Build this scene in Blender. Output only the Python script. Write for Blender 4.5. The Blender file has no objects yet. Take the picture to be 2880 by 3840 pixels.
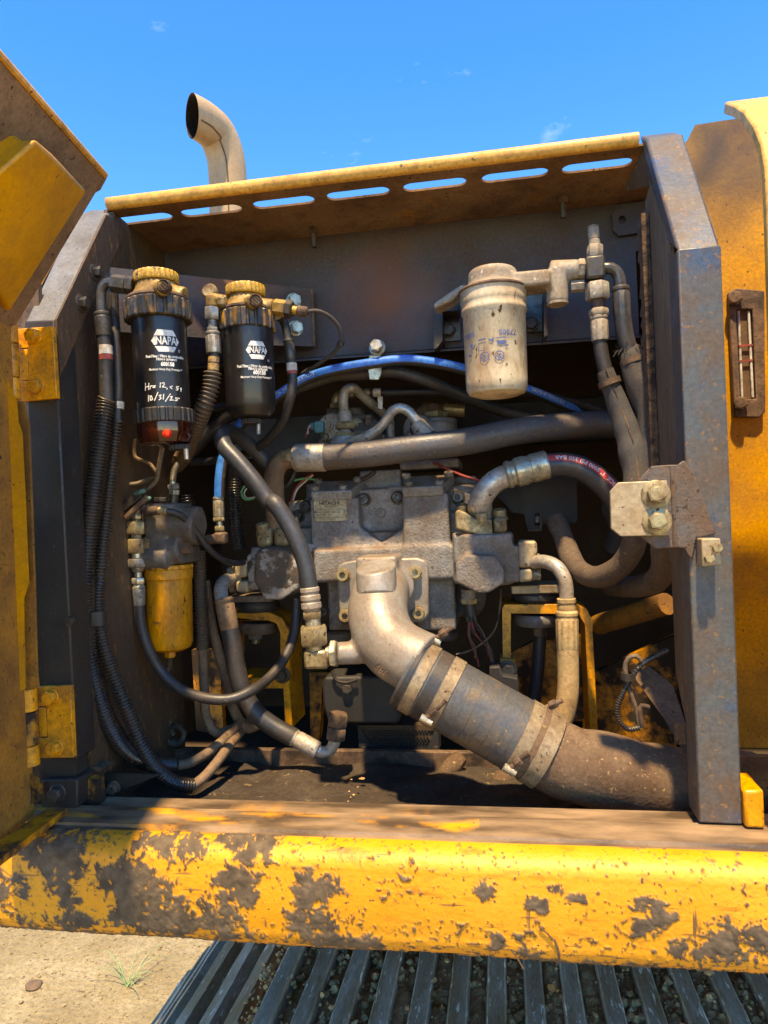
import bpy, bmesh, math, random
from mathutils import Vector, Matrix, noise
from mathutils.geometry import tessellate_polygon
random.seed(7)
sc = bpy.context.scene
COL = sc.collection

# ------------------------------------------------------------------ camera
# world: X along the bay (right), Y into the machine, Z up, ground at z = 0
CZ = 1.8
YAW, ROLL, PITCH = math.radians(9.4), math.radians(2.4), math.radians(0.0)
FPX = 2662.0                       # focal length in photograph pixels (2880 x 3840)
CAM = Vector((0, 0, CZ))
F0 = Vector((-math.sin(YAW) * math.cos(PITCH), math.cos(YAW) * math.cos(PITCH), math.sin(PITCH)))
R0 = Vector((math.cos(YAW), math.sin(YAW), 0))
U0 = R0.cross(F0)
RC = math.cos(ROLL) * R0 - math.sin(ROLL) * U0
UC = math.sin(ROLL) * R0 + math.cos(ROLL) * U0
cd = bpy.data.cameras.new('camera')
cam = bpy.data.objects.new('camera', cd)
COL.objects.link(cam)
cam.matrix_world = Matrix(((RC.x, UC.x, -F0.x, CAM.x), (RC.y, UC.y, -F0.y, CAM.y),
                           (RC.z, UC.z, -F0.z, CAM.z), (0, 0, 0, 1)))
cd.sensor_fit = 'VERTICAL'
cd.sensor_height = 36.0
cd.lens = 36.0 * FPX / 3840.0
cd.clip_start = 0.02
cd.clip_end = 2000
sc.camera = cam

# ------------------------------------------------------------------ light
SUN_DIR = Vector((0.03, -0.36, 0.93)).normalized()       # towards the sun
SUN_EL = math.asin(SUN_DIR.z)
SUN_AZ = math.atan2(SUN_DIR.x, SUN_DIR.y)                  # from +Y towards +X
world = bpy.data.worlds.new('World')
sc.world = world
world.use_nodes = True
wn, wl = world.node_tree.nodes, world.node_tree.links
wn.clear()
sky = wn.new('ShaderNodeTexSky')
sky.sky_type = 'NISHITA'
sky.sun_disc = False
sky.sun_elevation = SUN_EL
sky.sun_rotation = SUN_AZ
sky.altitude = 1500
sky.air_density = 1.0
sky.dust_density = 0.0
sky.ozone_density = 6.0
bg = wn.new('ShaderNodeBackground')
bg.inputs['Strength'].default_value = 0.15
wo = wn.new('ShaderNodeOutputWorld')
def skydir(x, y):
    v = F0 + RC * ((x / 0.57604 - 1440) / FPX) - UC * ((y / 0.57604 - 1920) / FPX)
    return v.normalized()
_a, _b = skydir(805, 85), skydir(1190, 285)
CLOUD = (0.35 + 2.2 * (_a.x - _b.x), 0.1 + 2.2 * (_a.y - _b.y), 0.62 + 5.0 * (_a.z - _b.z))
# thin cloud wisps, the same law over the whole sky
tc = wn.new('ShaderNodeTexCoord')
mp = wn.new('ShaderNodeMapping'); mp.inputs['Scale'].default_value = (2.2, 2.2, 5.0)
mp.inputs['Location'].default_value = CLOUD
n1 = wn.new('ShaderNodeTexNoise'); n1.inputs['Scale'].default_value = 1.6
n1.inputs['Detail'].default_value = 7; n1.inputs['Roughness'].default_value = 0.6
rp = wn.new('ShaderNodeValToRGB')
rp.color_ramp.elements[0].position = 0.62; rp.color_ramp.elements[0].color = (0, 0, 0, 1)
rp.color_ramp.elements[1].position = 0.86; rp.color_ramp.elements[1].color = (0.5, 0.5, 0.5, 1)
mx = wn.new('ShaderNodeMixRGB'); mx.inputs['Color2'].default_value = (3.4, 4.2, 5.4, 1)
hs = wn.new('ShaderNodeHueSaturation')
hs.inputs['Hue'].default_value = 0.513
hs.inputs['Saturation'].default_value = 1.33
hs.inputs['Value'].default_value = 1.0
wl.new(tc.outputs['Generated'], mp.inputs['Vector']); wl.new(mp.outputs[0], n1.inputs['Vector'])
wl.new(n1.outputs['Fac'], rp.inputs['Fac']); wl.new(rp.outputs['Color'], mx.inputs['Fac'])
wl.new(sky.outputs[0], hs.inputs['Color']); wl.new(hs.outputs[0], mx.inputs['Color1'])
wl.new(mx.outputs[0], bg.inputs['Color'])
wl.new(bg.outputs[0], wo.inputs['Surface'])

sl = bpy.data.lights.new('sun', 'SUN')
sl.energy = 2.0
sl.angle = math.radians(2.0)
sl.color = (1.0, 0.975, 0.93)
sun = bpy.data.objects.new('sun', sl)
COL.objects.link(sun)
sun.location = (-3, -3, 8)
sun.rotation_euler = SUN_DIR.to_track_quat('Z', 'Y').to_euler()
sc.view_settings.view_transform = 'Standard'
sc.view_settings.look = 'None'
sc.view_settings.gamma = 1.0
sc.view_settings.use_curve_mapping = False
sc.view_settings.exposure = 2.15
sc.view_settings.use_white_balance = True
sc.view_settings.white_balance_temperature = 14000
sc.render.engine = 'CYCLES'
sc.cycles.use_denoising = True
sc.cycles.max_bounces = 8
sc.cycles.sample_clamp_indirect = 6.0

# ------------------------------------------------------------------ pixels of the photograph -> directions
class Zoom:
    """a rectangle of the photograph (native pixels) drawn `wid` pixels wide"""
    def __init__(s, x0, y0, x1, wid=1659.0):
        s.x0, s.y0, s.k = x0, y0, (x1 - x0) / wid
    def ray(s, x, y):
        X = s.x0 + s.k * x; Y = s.y0 + s.k * y
        return F0 + RC * ((X - 1440) / FPX) - UC * ((Y - 1920) / FPX)
    def __call__(s, x, y, Y):              # where the pixel's ray meets the plane Y
        d = s.ray(x, y)
        return CAM + d * (Y / d.y)
    def z(s, x, y, Z):                     # ... meets the height Z
        d = s.ray(x, y)
        return CAM + d * ((Z - CZ) / d.z)
    def xp(s, x, y, X):                    # ... meets the plane X
        d = s.ray(x, y)
        return CAM + d * (X / d.x)
    def w(s, px, p):                       # length of px pixels at the distance of point p
        return px * s.k * (p - CAM).dot(F0) / FPX
D = Zoom(0, 0, 2880)
Z1 = Zoom(0, 200, 1000); Z2 = Zoom(300, 900, 1300); Z3 = Zoom(1500, 700, 2600); Z4 = Zoom(1900, 300, 2880)
Z5 = Zoom(900, 1400, 1900); Z6 = Zoom(0, 1100, 900); Z7 = Zoom(0, 2100, 1000); Z8 = Zoom(700, 2100, 1700)
Z9 = Zoom(1500, 1800, 2500); Z10 = Zoom(2100, 1600, 2880, 1569.0); Z11 = Zoom(1800, 2500, 2880)
Z12 = Zoom(0, 2900, 1400); Z13 = Zoom(1150, 1440, 1750); Z14 = Zoom(400, 1700, 1000)
Z15 = Zoom(500, 1150, 1000); Z16 = Zoom(0, 500, 500, 1580.0)

# ------------------------------------------------------------------ materials
def lin(c):
    if isinstance(c, str):
        c = [int(c[i:i + 2], 16) / 255 for i in (0, 2, 4)]
        c = [x / 12.92 if x <= 0.04045 else ((x + 0.055) / 1.055) ** 2.4 for x in c]
    return (c[0], c[1], c[2], 1)

def mat(name, base, rough=0.5, metal=0.0, dirt='5b4430', amt=0.45, scale=9.0, sharp=0.12,
        dirt_rough=0.85, speck=0.0, speck_col='2a1c12', speck_scale=120.0, bump=0.15, bump_scale=180.0,
        bump_dist=0.002, vary=0.12, stretch=(1, 1, 1), dust=0.0, dust_col='8a6a4a', coat=0.0, spec=0.5,
        detail=6.0, second=None, second_amt=0.5, second_scale=25.0, transmission=0.0, ring=0.0, mott=0.45, grain=0.22, grain_scale=170.0):
    m = bpy.data.materials.new(name)
    m.use_nodes = True
    nt = m.node_tree; N, L = nt.nodes, nt.links
    b = N['Principled BSDF']
    t = N.new('ShaderNodeTexCoord'); mpn = N.new('ShaderNodeMapping')
    mpn.inputs['Scale'].default_value = stretch
    oi = N.new('ShaderNodeObjectInfo')
    ofs = N.new('ShaderNodeVectorMath'); ofs.operation = 'SCALE'
    cmb = N.new('ShaderNodeCombineXYZ')
    for i in range(3): L.new(oi.outputs['Random'], cmb.inputs[i])
    L.new(cmb.outputs[0], ofs.inputs[0]); ofs.inputs['Scale'].default_value = 7.3
    ad = N.new('ShaderNodeVectorMath'); ad.operation = 'ADD'
    L.new(t.outputs['Object'], ad.inputs[0]); L.new(ofs.outputs[0], ad.inputs[1])
    L.new(ad.outputs[0], mpn.inputs['Vector'])
    vec = mpn.outputs[0]
    def nz(sc_, det=detail, ro=0.62, v=vec):
        n = N.new('ShaderNodeTexNoise'); n.inputs['Scale'].default_value = sc_
        n.inputs['Detail'].default_value = det; n.inputs['Roughness'].default_value = ro
        L.new(v, n.inputs['Vector']); return n.outputs['Fac']
    def ramp(fac, lo, hi):
        r = N.new('ShaderNodeMapRange'); r.inputs['From Min'].default_value = lo
        r.inputs['From Max'].default_value = hi; L.new(fac, r.inputs['Value']); return r.outputs[0]
    def mix(fac, c1, c2):
        k = N.new('ShaderNodeMix'); k.data_type = 'RGBA'
        if isinstance(fac, float): k.inputs[0].default_value = fac
        else: L.new(fac, k.inputs[0])
        for i, c in ((6, c1), (7, c2)):
            if isinstance(c, tuple): k.inputs[i].default_value = c
            else: L.new(c, k.inputs[i])
        return k.outputs[2]
    def mul(a, bv):
        k = N.new('ShaderNodeMath'); k.operation = 'MULTIPLY'
        L.new(a, k.inputs[0])
        if isinstance(bv, (int, float)): k.inputs[1].default_value = bv
        else: L.new(bv, k.inputs[1])
        return k.outputs[0]
    bc = lin(base)
    col = bc
    if vary:
        v1 = ramp(nz(scale * 0.6, 4), 0.3, 0.7)
        dk = tuple(x * (1 - vary * 1.6) for x in bc[:3]) + (1,)
        lt = tuple(min(1, x * (1 + vary)) for x in bc[:3]) + (1,)
        col = mix(v1, dk, lt)
    if second:
        s1 = mul(ramp(nz(second_scale, 5), 0.62 - second_amt * 0.35, 0.62 - second_amt * 0.35 + 0.05), 1.0)
        col = mix(s1, col, lin(second))
    fac = None
    if amt > 0:
        c0 = 0.78 - amt * 0.55
        fac = ramp(nz(scale), c0 - sharp, c0 + sharp)
        col = mix(fac, col, lin(dirt))
    if amt > 0 and mott > 0:
        f2 = mul(ramp(nz(scale * 4.5, 5), 0.50, 0.66), mott)
        col = mix(f2, col, lin(dirt))
    if grain > 0:
        gr = N.new('ShaderNodeMapRange'); L.new(nz(grain_scale, 3), gr.inputs['Value'])
        gr.inputs['From Min'].default_value = 0.3; gr.inputs['From Max'].default_value = 0.7
        gr.inputs['To Min'].default_value = 1 - grain; gr.inputs['To Max'].default_value = 1 + grain
        vm = N.new('ShaderNodeVectorMath'); vm.operation = 'SCALE'
        if isinstance(col, tuple): vm.inputs[0].default_value = col[:3]
        else: L.new(col, vm.inputs[0])
        L.new(gr.outputs[0], vm.inputs['Scale']); col = vm.outputs[0]
    if dust > 0:
        g = N.new('ShaderNodeNewGeometry'); sx = N.new('ShaderNodeSeparateXYZ')
        L.new(g.outputs['Normal'], sx.inputs[0])
        up = ramp(sx.outputs['Z'], 0.15, 0.95)
        dn = ramp(nz(scale * 2.2, 5), 0.36, 0.62)
        dfac = mul(mul(up, dn), dust)
        col = mix(dfac, col, lin(dust_col))
    if speck > 0:
        sp = ramp(nz(speck_scale, 3), 0.70 - speck * 0.2, 0.74 - speck * 0.2)
        col = mix(sp, col, lin(speck_col))
    if isinstance(col, tuple): b.inputs['Base Color'].default_value = col
    else: L.new(col, b.inputs['Base Color'])
    b.inputs['Metallic'].default_value = metal
    if fac is not None and abs(dirt_rough - rough) > 0.02:
        r = N.new('ShaderNodeMapRange'); L.new(fac, r.inputs['Value'])
        r.inputs['To Min'].default_value = rough; r.inputs['To Max'].default_value = dirt_rough
        L.new(r.outputs[0], b.inputs['Roughness'])
        if metal > 0.05:
            r2 = N.new('ShaderNodeMapRange'); L.new(fac, r2.inputs['Value'])
            r2.inputs['To Min'].default_value = metal; r2.inputs['To Max'].default_value = 0.0
            L.new(r2.outputs[0], b.inputs['Metallic'])
    else:
        b.inputs['Roughness'].default_value = rough
    b.inputs['Coat Weight'].default_value = coat
    b.inputs['Specular IOR Level'].default_value = spec
    if transmission: b.inputs['Transmission Weight'].default_value = transmission
    if bump > 0:
        bp = N.new('ShaderNodeBump'); bp.inputs['Strength'].default_value = bump
        bp.inputs['Distance'].default_value = bump_dist
        hh = nz(bump_scale, 4, 0.6, ad.outputs[0])
        if fac is not None:
            a2 = N.new('ShaderNodeMath'); a2.operation = 'ADD'
            L.new(hh, a2.inputs[0]); L.new(mul(fac, 0.6), a2.inputs[1]); hh = a2.outputs[0]
        L.new(hh, bp.inputs['Height'])
        if ring > 0:                     # fine hoops or braid along a tube's own length (uv in metres)
            w = N.new('ShaderNodeTexWave'); w.wave_type = 'BANDS'; w.bands_direction = 'DIAGONAL'
            w.inputs['Scale'].default_value = ring
            uvm = N.new('ShaderNodeMapping'); uvm.inputs['Scale'].default_value = (1, 0.012, 0)
            L.new(t.outputs['UV'], uvm.inputs['Vector']); L.new(uvm.outputs[0], w.inputs['Vector'])
            b2 = N.new('ShaderNodeBump'); b2.inputs['Strength'].default_value = 0.5
            b2.inputs['Distance'].default_value = 0.001
            L.new(w.outputs['Fac'], b2.inputs['Height']); L.new(bp.outputs[0], b2.inputs['Normal'])
            L.new(b2.outputs[0], b.inputs['Normal'])
        else:
            L.new(bp.outputs[0], b.inputs['Normal'])
    return m

M = {}
M['yellow'] = mat('yellow_paint', (0.74, 0.285, 0.016), 0.38, dirt='6b4420', amt=0.26, scale=14, speck=0.25, bump=0.12)
M['yellow_door'] = mat('yellow_paint_dusty', (0.76, 0.32, 0.011), 0.36, dirt='825626', amt=0.26, scale=5, sharp=0.25, speck=0.10, speck_col='4a2e14', bump=0.15, mott=0.25, grain=0.12)
M['yellow_dirty'] = mat('yellow_paint_oily', (0.60, 0.225, 0.010), 0.42, dirt='2a1c10', amt=0.56, scale=16, sharp=0.08, speck=0.35, bump=0.3)
M['yellow_dusty'] = mat('yellow_paint_under_dust', (0.58, 0.24, 0.025), 0.6, dirt='5a3a22', amt=0.60, scale=5, sharp=0.25, speck=0.3, bump=0.2)
M['yellow_light'] = mat('yellow_paint_faded', (0.74, 0.36, 0.075), 0.45, dirt='8a5c2a', amt=0.28, scale=9, speck=0.2, bump=0.1)
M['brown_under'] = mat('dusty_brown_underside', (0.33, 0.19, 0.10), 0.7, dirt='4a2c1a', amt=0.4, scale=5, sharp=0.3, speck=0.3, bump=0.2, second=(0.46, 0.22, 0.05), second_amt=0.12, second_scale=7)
M['black_paint'] = mat('black_paint', (0.022, 0.022, 0.022), 0.45, dirt='34271b', amt=0.36, scale=8, sharp=0.2, speck=0.2, speck_col='5a4a38', bump=0.15)
M['black_box'] = mat('dusty_black_steel', (0.02, 0.02, 0.021), 0.5, dirt='2c241c', amt=0.4, scale=10, sharp=0.25, bump=0.15)
M['slate'] = mat('worn_blue_grey_paint', (0.072, 0.080, 0.086), 0.42, dirt='5c442e', amt=0.34, scale=9, sharp=0.14, speck=0.4, speck_col='7a5a3c', speck_scale=80, bump=0.25, second=(0.04, 0.07, 0.12), second_amt=0.2, second_scale=10, mott=0.4)
M['slate_mud'] = mat('post_under_dust', (0.09, 0.09, 0.09), 0.6, dirt='614530', amt=0.62, scale=14, sharp=0.2, speck=0.4, speck_col='3c2818', bump=0.5, bump_scale=260)
M['grey_paint'] = mat('faded_grey_paint', (0.17, 0.168, 0.16), 0.4, dirt='3c342c', amt=0.28, scale=5, sharp=0.25, speck=0.2, bump=0.12)
M['panel'] = mat('dark_blue_grey_panel', (0.050, 0.054, 0.062), 0.42, dirt='4a2e1e', amt=0.36, scale=3.2, sharp=0.25, speck=0.25, speck_col='6a4c34', bump=0.3, bump_scale=220)
M['wall'] = mat('sooty_side_wall', (0.06, 0.043, 0.030), 0.6, dirt='543820', amt=0.5, scale=6, sharp=0.25, speck=0.4, speck_col='7a5430', bump=0.25, stretch=(1, 1, 0.35))
M['side_plate'] = mat('dusty_side_plate', (0.24, 0.16, 0.10), 0.75, dirt='4a3424', amt=0.48, scale=10, sharp=0.3, speck=0.3, bump=0.35, stretch=(1, 1, 0.2))
M['foam'] = mat('crumbling_foam', (0.16, 0.085, 0.045), 0.95, dirt='2a1a10', amt=0.5, scale=60, bump=0.8, bump_scale=120)
M['soot_and_shade'] = mat('soot_and_shade_dark', (0.07, 0.050, 0.034), 0.85, dirt='4a3422', amt=0.5, scale=6, bump=0.2)
M['floor_dirt'] = mat('oily_dirt', (0.062, 0.042, 0.027), 0.6, dirt='281b12', amt=0.45, scale=14, sharp=0.2, speck=0.3, speck_col='705a3c', speck_scale=60, bump=0.8, bump_scale=70, bump_dist=0.006)
M['rust'] = mat('rusty_steel', (0.17, 0.095, 0.055), 0.75, dirt='2e2018', amt=0.45, scale=20, speck=0.3, bump=0.4)
M['strut'] = mat('strut_under_dust', (0.23, 0.14, 0.075), 0.8, dirt='4a3020', amt=0.5, scale=9, sharp=0.25, speck=0.3, bump=0.4)
M['cast'] = mat('grey_casting_under_dust', (0.275, 0.262, 0.24), 0.42, 0.25, dirt='624a36', amt=0.42, scale=9, sharp=0.2, speck=0.18, speck_col='34241a', speck_scale=110, bump=0.7, bump_scale=230, bump_dist=0.0028, dust=0.8, dust_col='7c5334', mott=0.4, grain=0.25)
M['cast_peel'] = mat('peeling_casting', (0.36, 0.345, 0.32), 0.5, 0.1, dirt='6e553f', amt=0.3, scale=12, sharp=0.2, bump=0.4, bump_scale=230, second='3b3630', second_amt=0.42, second_scale=26, dust=0.5)
M['cast_dark'] = mat('oily_casting', (0.15, 0.14, 0.13), 0.45, 0.2, dirt='4a3828', amt=0.45, scale=14, sharp=0.2, bump=0.45, dust=0.5, dust_col='6e523a')
M['silver'] = mat('silver_casting', (0.385, 0.365, 0.33), 0.36, 0.4, dirt='74563a', amt=0.32, scale=6, sharp=0.25, dirt_rough=0.7, speck=0.12, speck_col='40260f', speck_scale=130, bump=0.25, bump_scale=150, dust=0.6, dust_col='7c5a3a', mott=0.3, grain=0.15)
M['silver_pipe'] = mat('dusty_silver_pipe', (0.50, 0.46, 0.40), 0.36, 0.55, dirt='7c5c3c', amt=0.42, scale=16, sharp=0.18, speck=0.25, bump=0.15)
M['zinc'] = mat('yellow_zinc', (0.42, 0.32, 0.17), 0.36, 0.55, dirt='5c4024', amt=0.45, scale=26, sharp=0.15, speck=0.3, bump=0.15)
M['zinc_clean'] = mat('bright_zinc', (0.52, 0.47, 0.35), 0.3, 0.7, dirt='5c452c', amt=0.36, scale=30, sharp=0.12, bump=0.1)
M['tan_plate'] = mat('zinc_plate_dusty', (0.48, 0.385, 0.25), 0.42, 0.3, dirt='84603a', amt=0.44, scale=8, sharp=0.25, speck=0.3, bump=0.15)
M['steel_dark'] = mat('dark_oily_steel', (0.09, 0.085, 0.078), 0.3, 0.6, dirt='3c2c1e', amt=0.4, scale=24, sharp=0.15, bump=0.2)
M['steel'] = mat('steel_fitting', (0.42, 0.40, 0.36), 0.32, 0.8, dirt='4c3a28', amt=0.4, scale=24, sharp=0.15, bump=0.15)
M['bronze_head'] = mat('gold_painted_head', (0.46, 0.26, 0.065), 0.42, 0.15, dirt='4a3216', amt=0.42, scale=16, sharp=0.2, speck=0.25, bump=0.2)
M['cap_yellow'] = mat('chipped_yellow_cap', (0.62, 0.33, 0.05), 0.45, dirt='1c1814', amt=0.30, scale=26, sharp=0.03, dirt_rough=0.5, bump=0.15)
M['collar'] = mat('black_collar_yellow_flecks', (0.03, 0.03, 0.03), 0.4, dirt='b07a18', amt=0.20, scale=24, sharp=0.02, dirt_rough=0.5, bump=0.15, stretch=(1, 1, 0.6))
M['collar_b'] = mat('black_collar_yellow_patches', (0.03, 0.03, 0.03), 0.4, dirt='b8801c', amt=0.36, scale=20, sharp=0.02, dirt_rough=0.5, bump=0.15, stretch=(1, 1, 0.5))
M['filter_black'] = mat('black_filter_paint', (0.012, 0.012, 0.013), 0.30, dirt='28221c', amt=0.25, scale=9, sharp=0.25, dirt_rough=0.5, bump=0.08, bump_scale=400, coat=0.2)
M['plastic_black'] = mat('black_plastic', (0.02, 0.02, 0.02), 0.42, dirt='38291c', amt=0.35, scale=18, sharp=0.2, bump=0.1)
M['amber'] = mat('dark_amber_bowl', (0.10, 0.016, 0.006), 0.12, amt=0.2, scale=10, dirt='1c0a04', bump=0.0, transmission=0.5, coat=0.3, dirt_rough=0.3)
M['sun_glow_red'] = mat('red_sun_glow', (0.75, 0.03, 0.01), 0.4, amt=0.0, bump=0.0, vary=0)  # red of sunlight glowing through the bowl, put in as a colour
M['white_filter'] = mat('cream_filter_paint', (0.72, 0.60, 0.405), 0.45, dirt='8f5c2c', amt=0.46, scale=9, sharp=0.2, dirt_rough=0.7, speck=0.35, speck_col='5a3818', speck_scale=90, bump=0.2, stretch=(1, 1, 0.45), mott=0.5, grain=0.12)
M['filter_head'] = mat('dusty_filter_head', (0.40, 0.35, 0.28), 0.5, 0.1, dirt='7a5c3c', amt=0.5, scale=12, sharp=0.25, speck=0.35, speck_col='c8bca8', speck_scale=100, bump=0.3, dust=0.5)
M['filter_yellow'] = mat('yellow_filter_paint', (0.72, 0.275, 0.010), 0.36, dirt='7c4a10', amt=0.35, scale=14, sharp=0.2, speck=0.25, speck_col='4c2e0c', bump=0.12, stretch=(1, 1, 0.5))
M['rubber'] = mat('black_rubber_dusty', (0.026, 0.027, 0.029), 0.42, dirt='46362a', amt=0.26, scale=10, sharp=0.2, speck=0.15, speck_col='7a6248', bump=0.2, dust=0.22, dust_col='5c4836', mott=0.25)
M['rubber_wrap'] = mat('spiral_wrapped_rubber', (0.036, 0.040, 0.047), 0.38, dirt='46362a', amt=0.22, scale=9, sharp=0.2, speck=0.1, bump=0.2, ring=9.0, mott=0.2)
M['rubber_old'] = mat('cracked_rubber_dusty', (0.072, 0.073, 0.080), 0.42, dirt='5e4632', amt=0.28, scale=9, sharp=0.2, speck=0.25, speck_col='8a6c4c', bump=0.35, ring=4.0, mott=0.25)
M['rubber_brown'] = mat('mud_coated_rubber', (0.19, 0.118, 0.070), 0.85, dirt='4a2f1c', amt=0.46, scale=10, sharp=0.25, speck=0.3, speck_col='96764f', bump=0.6, bump_scale=160)
M['hose_tan'] = mat('hose_caked_in_tan_dust', (0.50, 0.33, 0.155), 0.7, dirt='6e4c2a', amt=0.3, scale=8, sharp=0.25, speck=0.15, bump=0.25)
M['hose_rust'] = mat('hose_caked_in_rust_dust', (0.26, 0.16, 0.09), 0.75, dirt='4a2e1c', amt=0.42, scale=12, sharp=0.25, speck=0.25, bump=0.3)
M['loom'] = mat('black_corrugated_loom', (0.030, 0.028, 0.027), 0.24, dirt='4c3826', amt=0.30, scale=11, sharp=0.2, bump=0.0, dirt_rough=0.5)
M['loom_dusty'] = mat('dusty_corrugated_loom', (0.05, 0.042, 0.035), 0.5, dirt='5c4026', amt=0.5, scale=8, sharp=0.25, bump=0.1)
M['sleeve'] = mat('woven_black_sleeve', (0.055, 0.051, 0.049), 0.85, dirt='54402e', amt=0.26, scale=9, sharp=0.2, speck=0.15, speck_col='7a5c40', bump=0.6, bump_scale=500, ring=14.0, mott=0.3)
M['sleeve_brown'] = mat('muddy_woven_sleeve', (0.13, 0.085, 0.055), 0.9, dirt='3a281c', amt=0.45, scale=9, sharp=0.25, speck=0.25, speck_col='7a5c40', bump=0.7, bump_scale=300)
M['blue'] = mat('blue_stripe', (0.008, 0.18, 0.60), 0.5, dirt='1e4256', amt=0.15, scale=14, bump=0.05, spec=0.3)
M['red'] = mat('red_stripe', (0.52, 0.05, 0.04), 0.45, dirt='5a2a20', amt=0.25, scale=14, bump=0.05)
M['print_white'] = mat('white_print', (0.75, 0.74, 0.70), 0.5, dirt='7a5a46', amt=0.12, scale=90, sharp=0.05, bump=0.0)
M['print_dark'] = mat('dark_print', (0.045, 0.035, 0.03), 0.5, amt=0, bump=0)
M['print_blue'] = mat('blue_print', (0.05, 0.10, 0.26), 0.5, dirt='8a6a46', amt=0.25, scale=60, sharp=0.05, bump=0)
M['label_white'] = mat('white_tape', (0.66, 0.63, 0.57), 0.5, dirt='7a6248', amt=0.3, scale=30, bump=0.0)
M['label_red'] = mat('red_tape', (0.42, 0.06, 0.05), 0.5, dirt='5a3a2e', amt=0.3, scale=30, bump=0.0)
M['label_tan'] = mat('brown_tape', (0.48, 0.28, 0.11), 0.5, dirt='4a3218', amt=0.3, scale=30, bump=0.0)
M['nameplate'] = mat('yellowed_nameplate', (0.60, 0.50, 0.30), 0.4, 0.1, dirt='8a6430', amt=0.45, scale=40, sharp=0.2, bump=0.0)
M['teal'] = mat('teal_connector', (0.04, 0.24, 0.27), 0.45, dirt='3a4a44', amt=0.3, scale=40, bump=0.05)
M['green_clip'] = mat('pale_green_clip', (0.10, 0.36, 0.30), 0.5, dirt='4a4a3a', amt=0.35, scale=40, bump=0.05)
M['wire_red'] = mat('red_wire', (0.40, 0.05, 0.04), 0.5, dirt='3a2018', amt=0.3, scale=30, bump=0)
M['wire_green'] = mat('green_wire', (0.08, 0.38, 0.16), 0.5, amt=0.1, bump=0)
M['wire_white'] = mat('white_wire', (0.6, 0.58, 0.52), 0.5, dirt='6a5848', amt=0.3, bump=0)
M['wire_brown'] = mat('dusty_cable', (0.16, 0.11, 0.07), 0.75, dirt='2e2014', amt=0.45, scale=25, bump=0.3)
M['exhaust'] = mat('heat_bleached_exhaust', (0.52, 0.375, 0.235), 0.6, 0.0, dirt='8a5c38', amt=0.30, scale=5, sharp=0.3, speck=0.08, speck_col='6a3e20', bump=0.1, stretch=(1, 1, 0.6), mott=0.2, grain=0.1, spec=0.3)
M['exhaust_in'] = mat('exhaust_soot', (0.02, 0.02, 0.025), 0.8, amt=0.2, bump=0.1)
M['glass'] = mat('dirty_sight_glass', (0.16, 0.10, 0.06), 0.25, amt=0.4, dirt='5a3e26', scale=30, bump=0)
M['track'] = mat('worn_track_steel', (0.42, 0.35, 0.26), 0.7, 0.0, dirt='8a6238', amt=0.5, scale=12, sharp=0.2, speck=0.35, speck_col='d8d0bc', speck_scale=70, bump=0.5, bump_scale=120, stretch=(1.6, 0.3, 1), spec=0.25)
M['clod'] = mat('dry_clods', (0.58, 0.36, 0.17), 0.95, dirt='8e5e30', amt=0.42, scale=14, bump=0.8, bump_scale=110, spec=0.1)
M['straw'] = mat('dry_straw', (0.50, 0.38, 0.18), 0.8, amt=0, bump=0)
M['grass'] = mat('pale_grass', (0.22, 0.30, 0.13), 0.7, amt=0, bump=0)
M['sand'] = mat('coarse_sand', (0.33, 0.265, 0.155), 0.95, dirt='7c6842', amt=0.45, scale=6, sharp=0.3, speck=0.35, speck_col='5c4628', speck_scale=50, bump=0.9, bump_scale=45, bump_dist=0.02, grain_scale=60)
M['stone'] = mat('brown_stone', (0.16, 0.10, 0.06), 0.9, amt=0.3, bump=0.5, scale=30)

# ------------------------------------------------------------------ mesh building
ORG = {}
def link(o):
    COL.objects.link(o); return o

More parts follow.
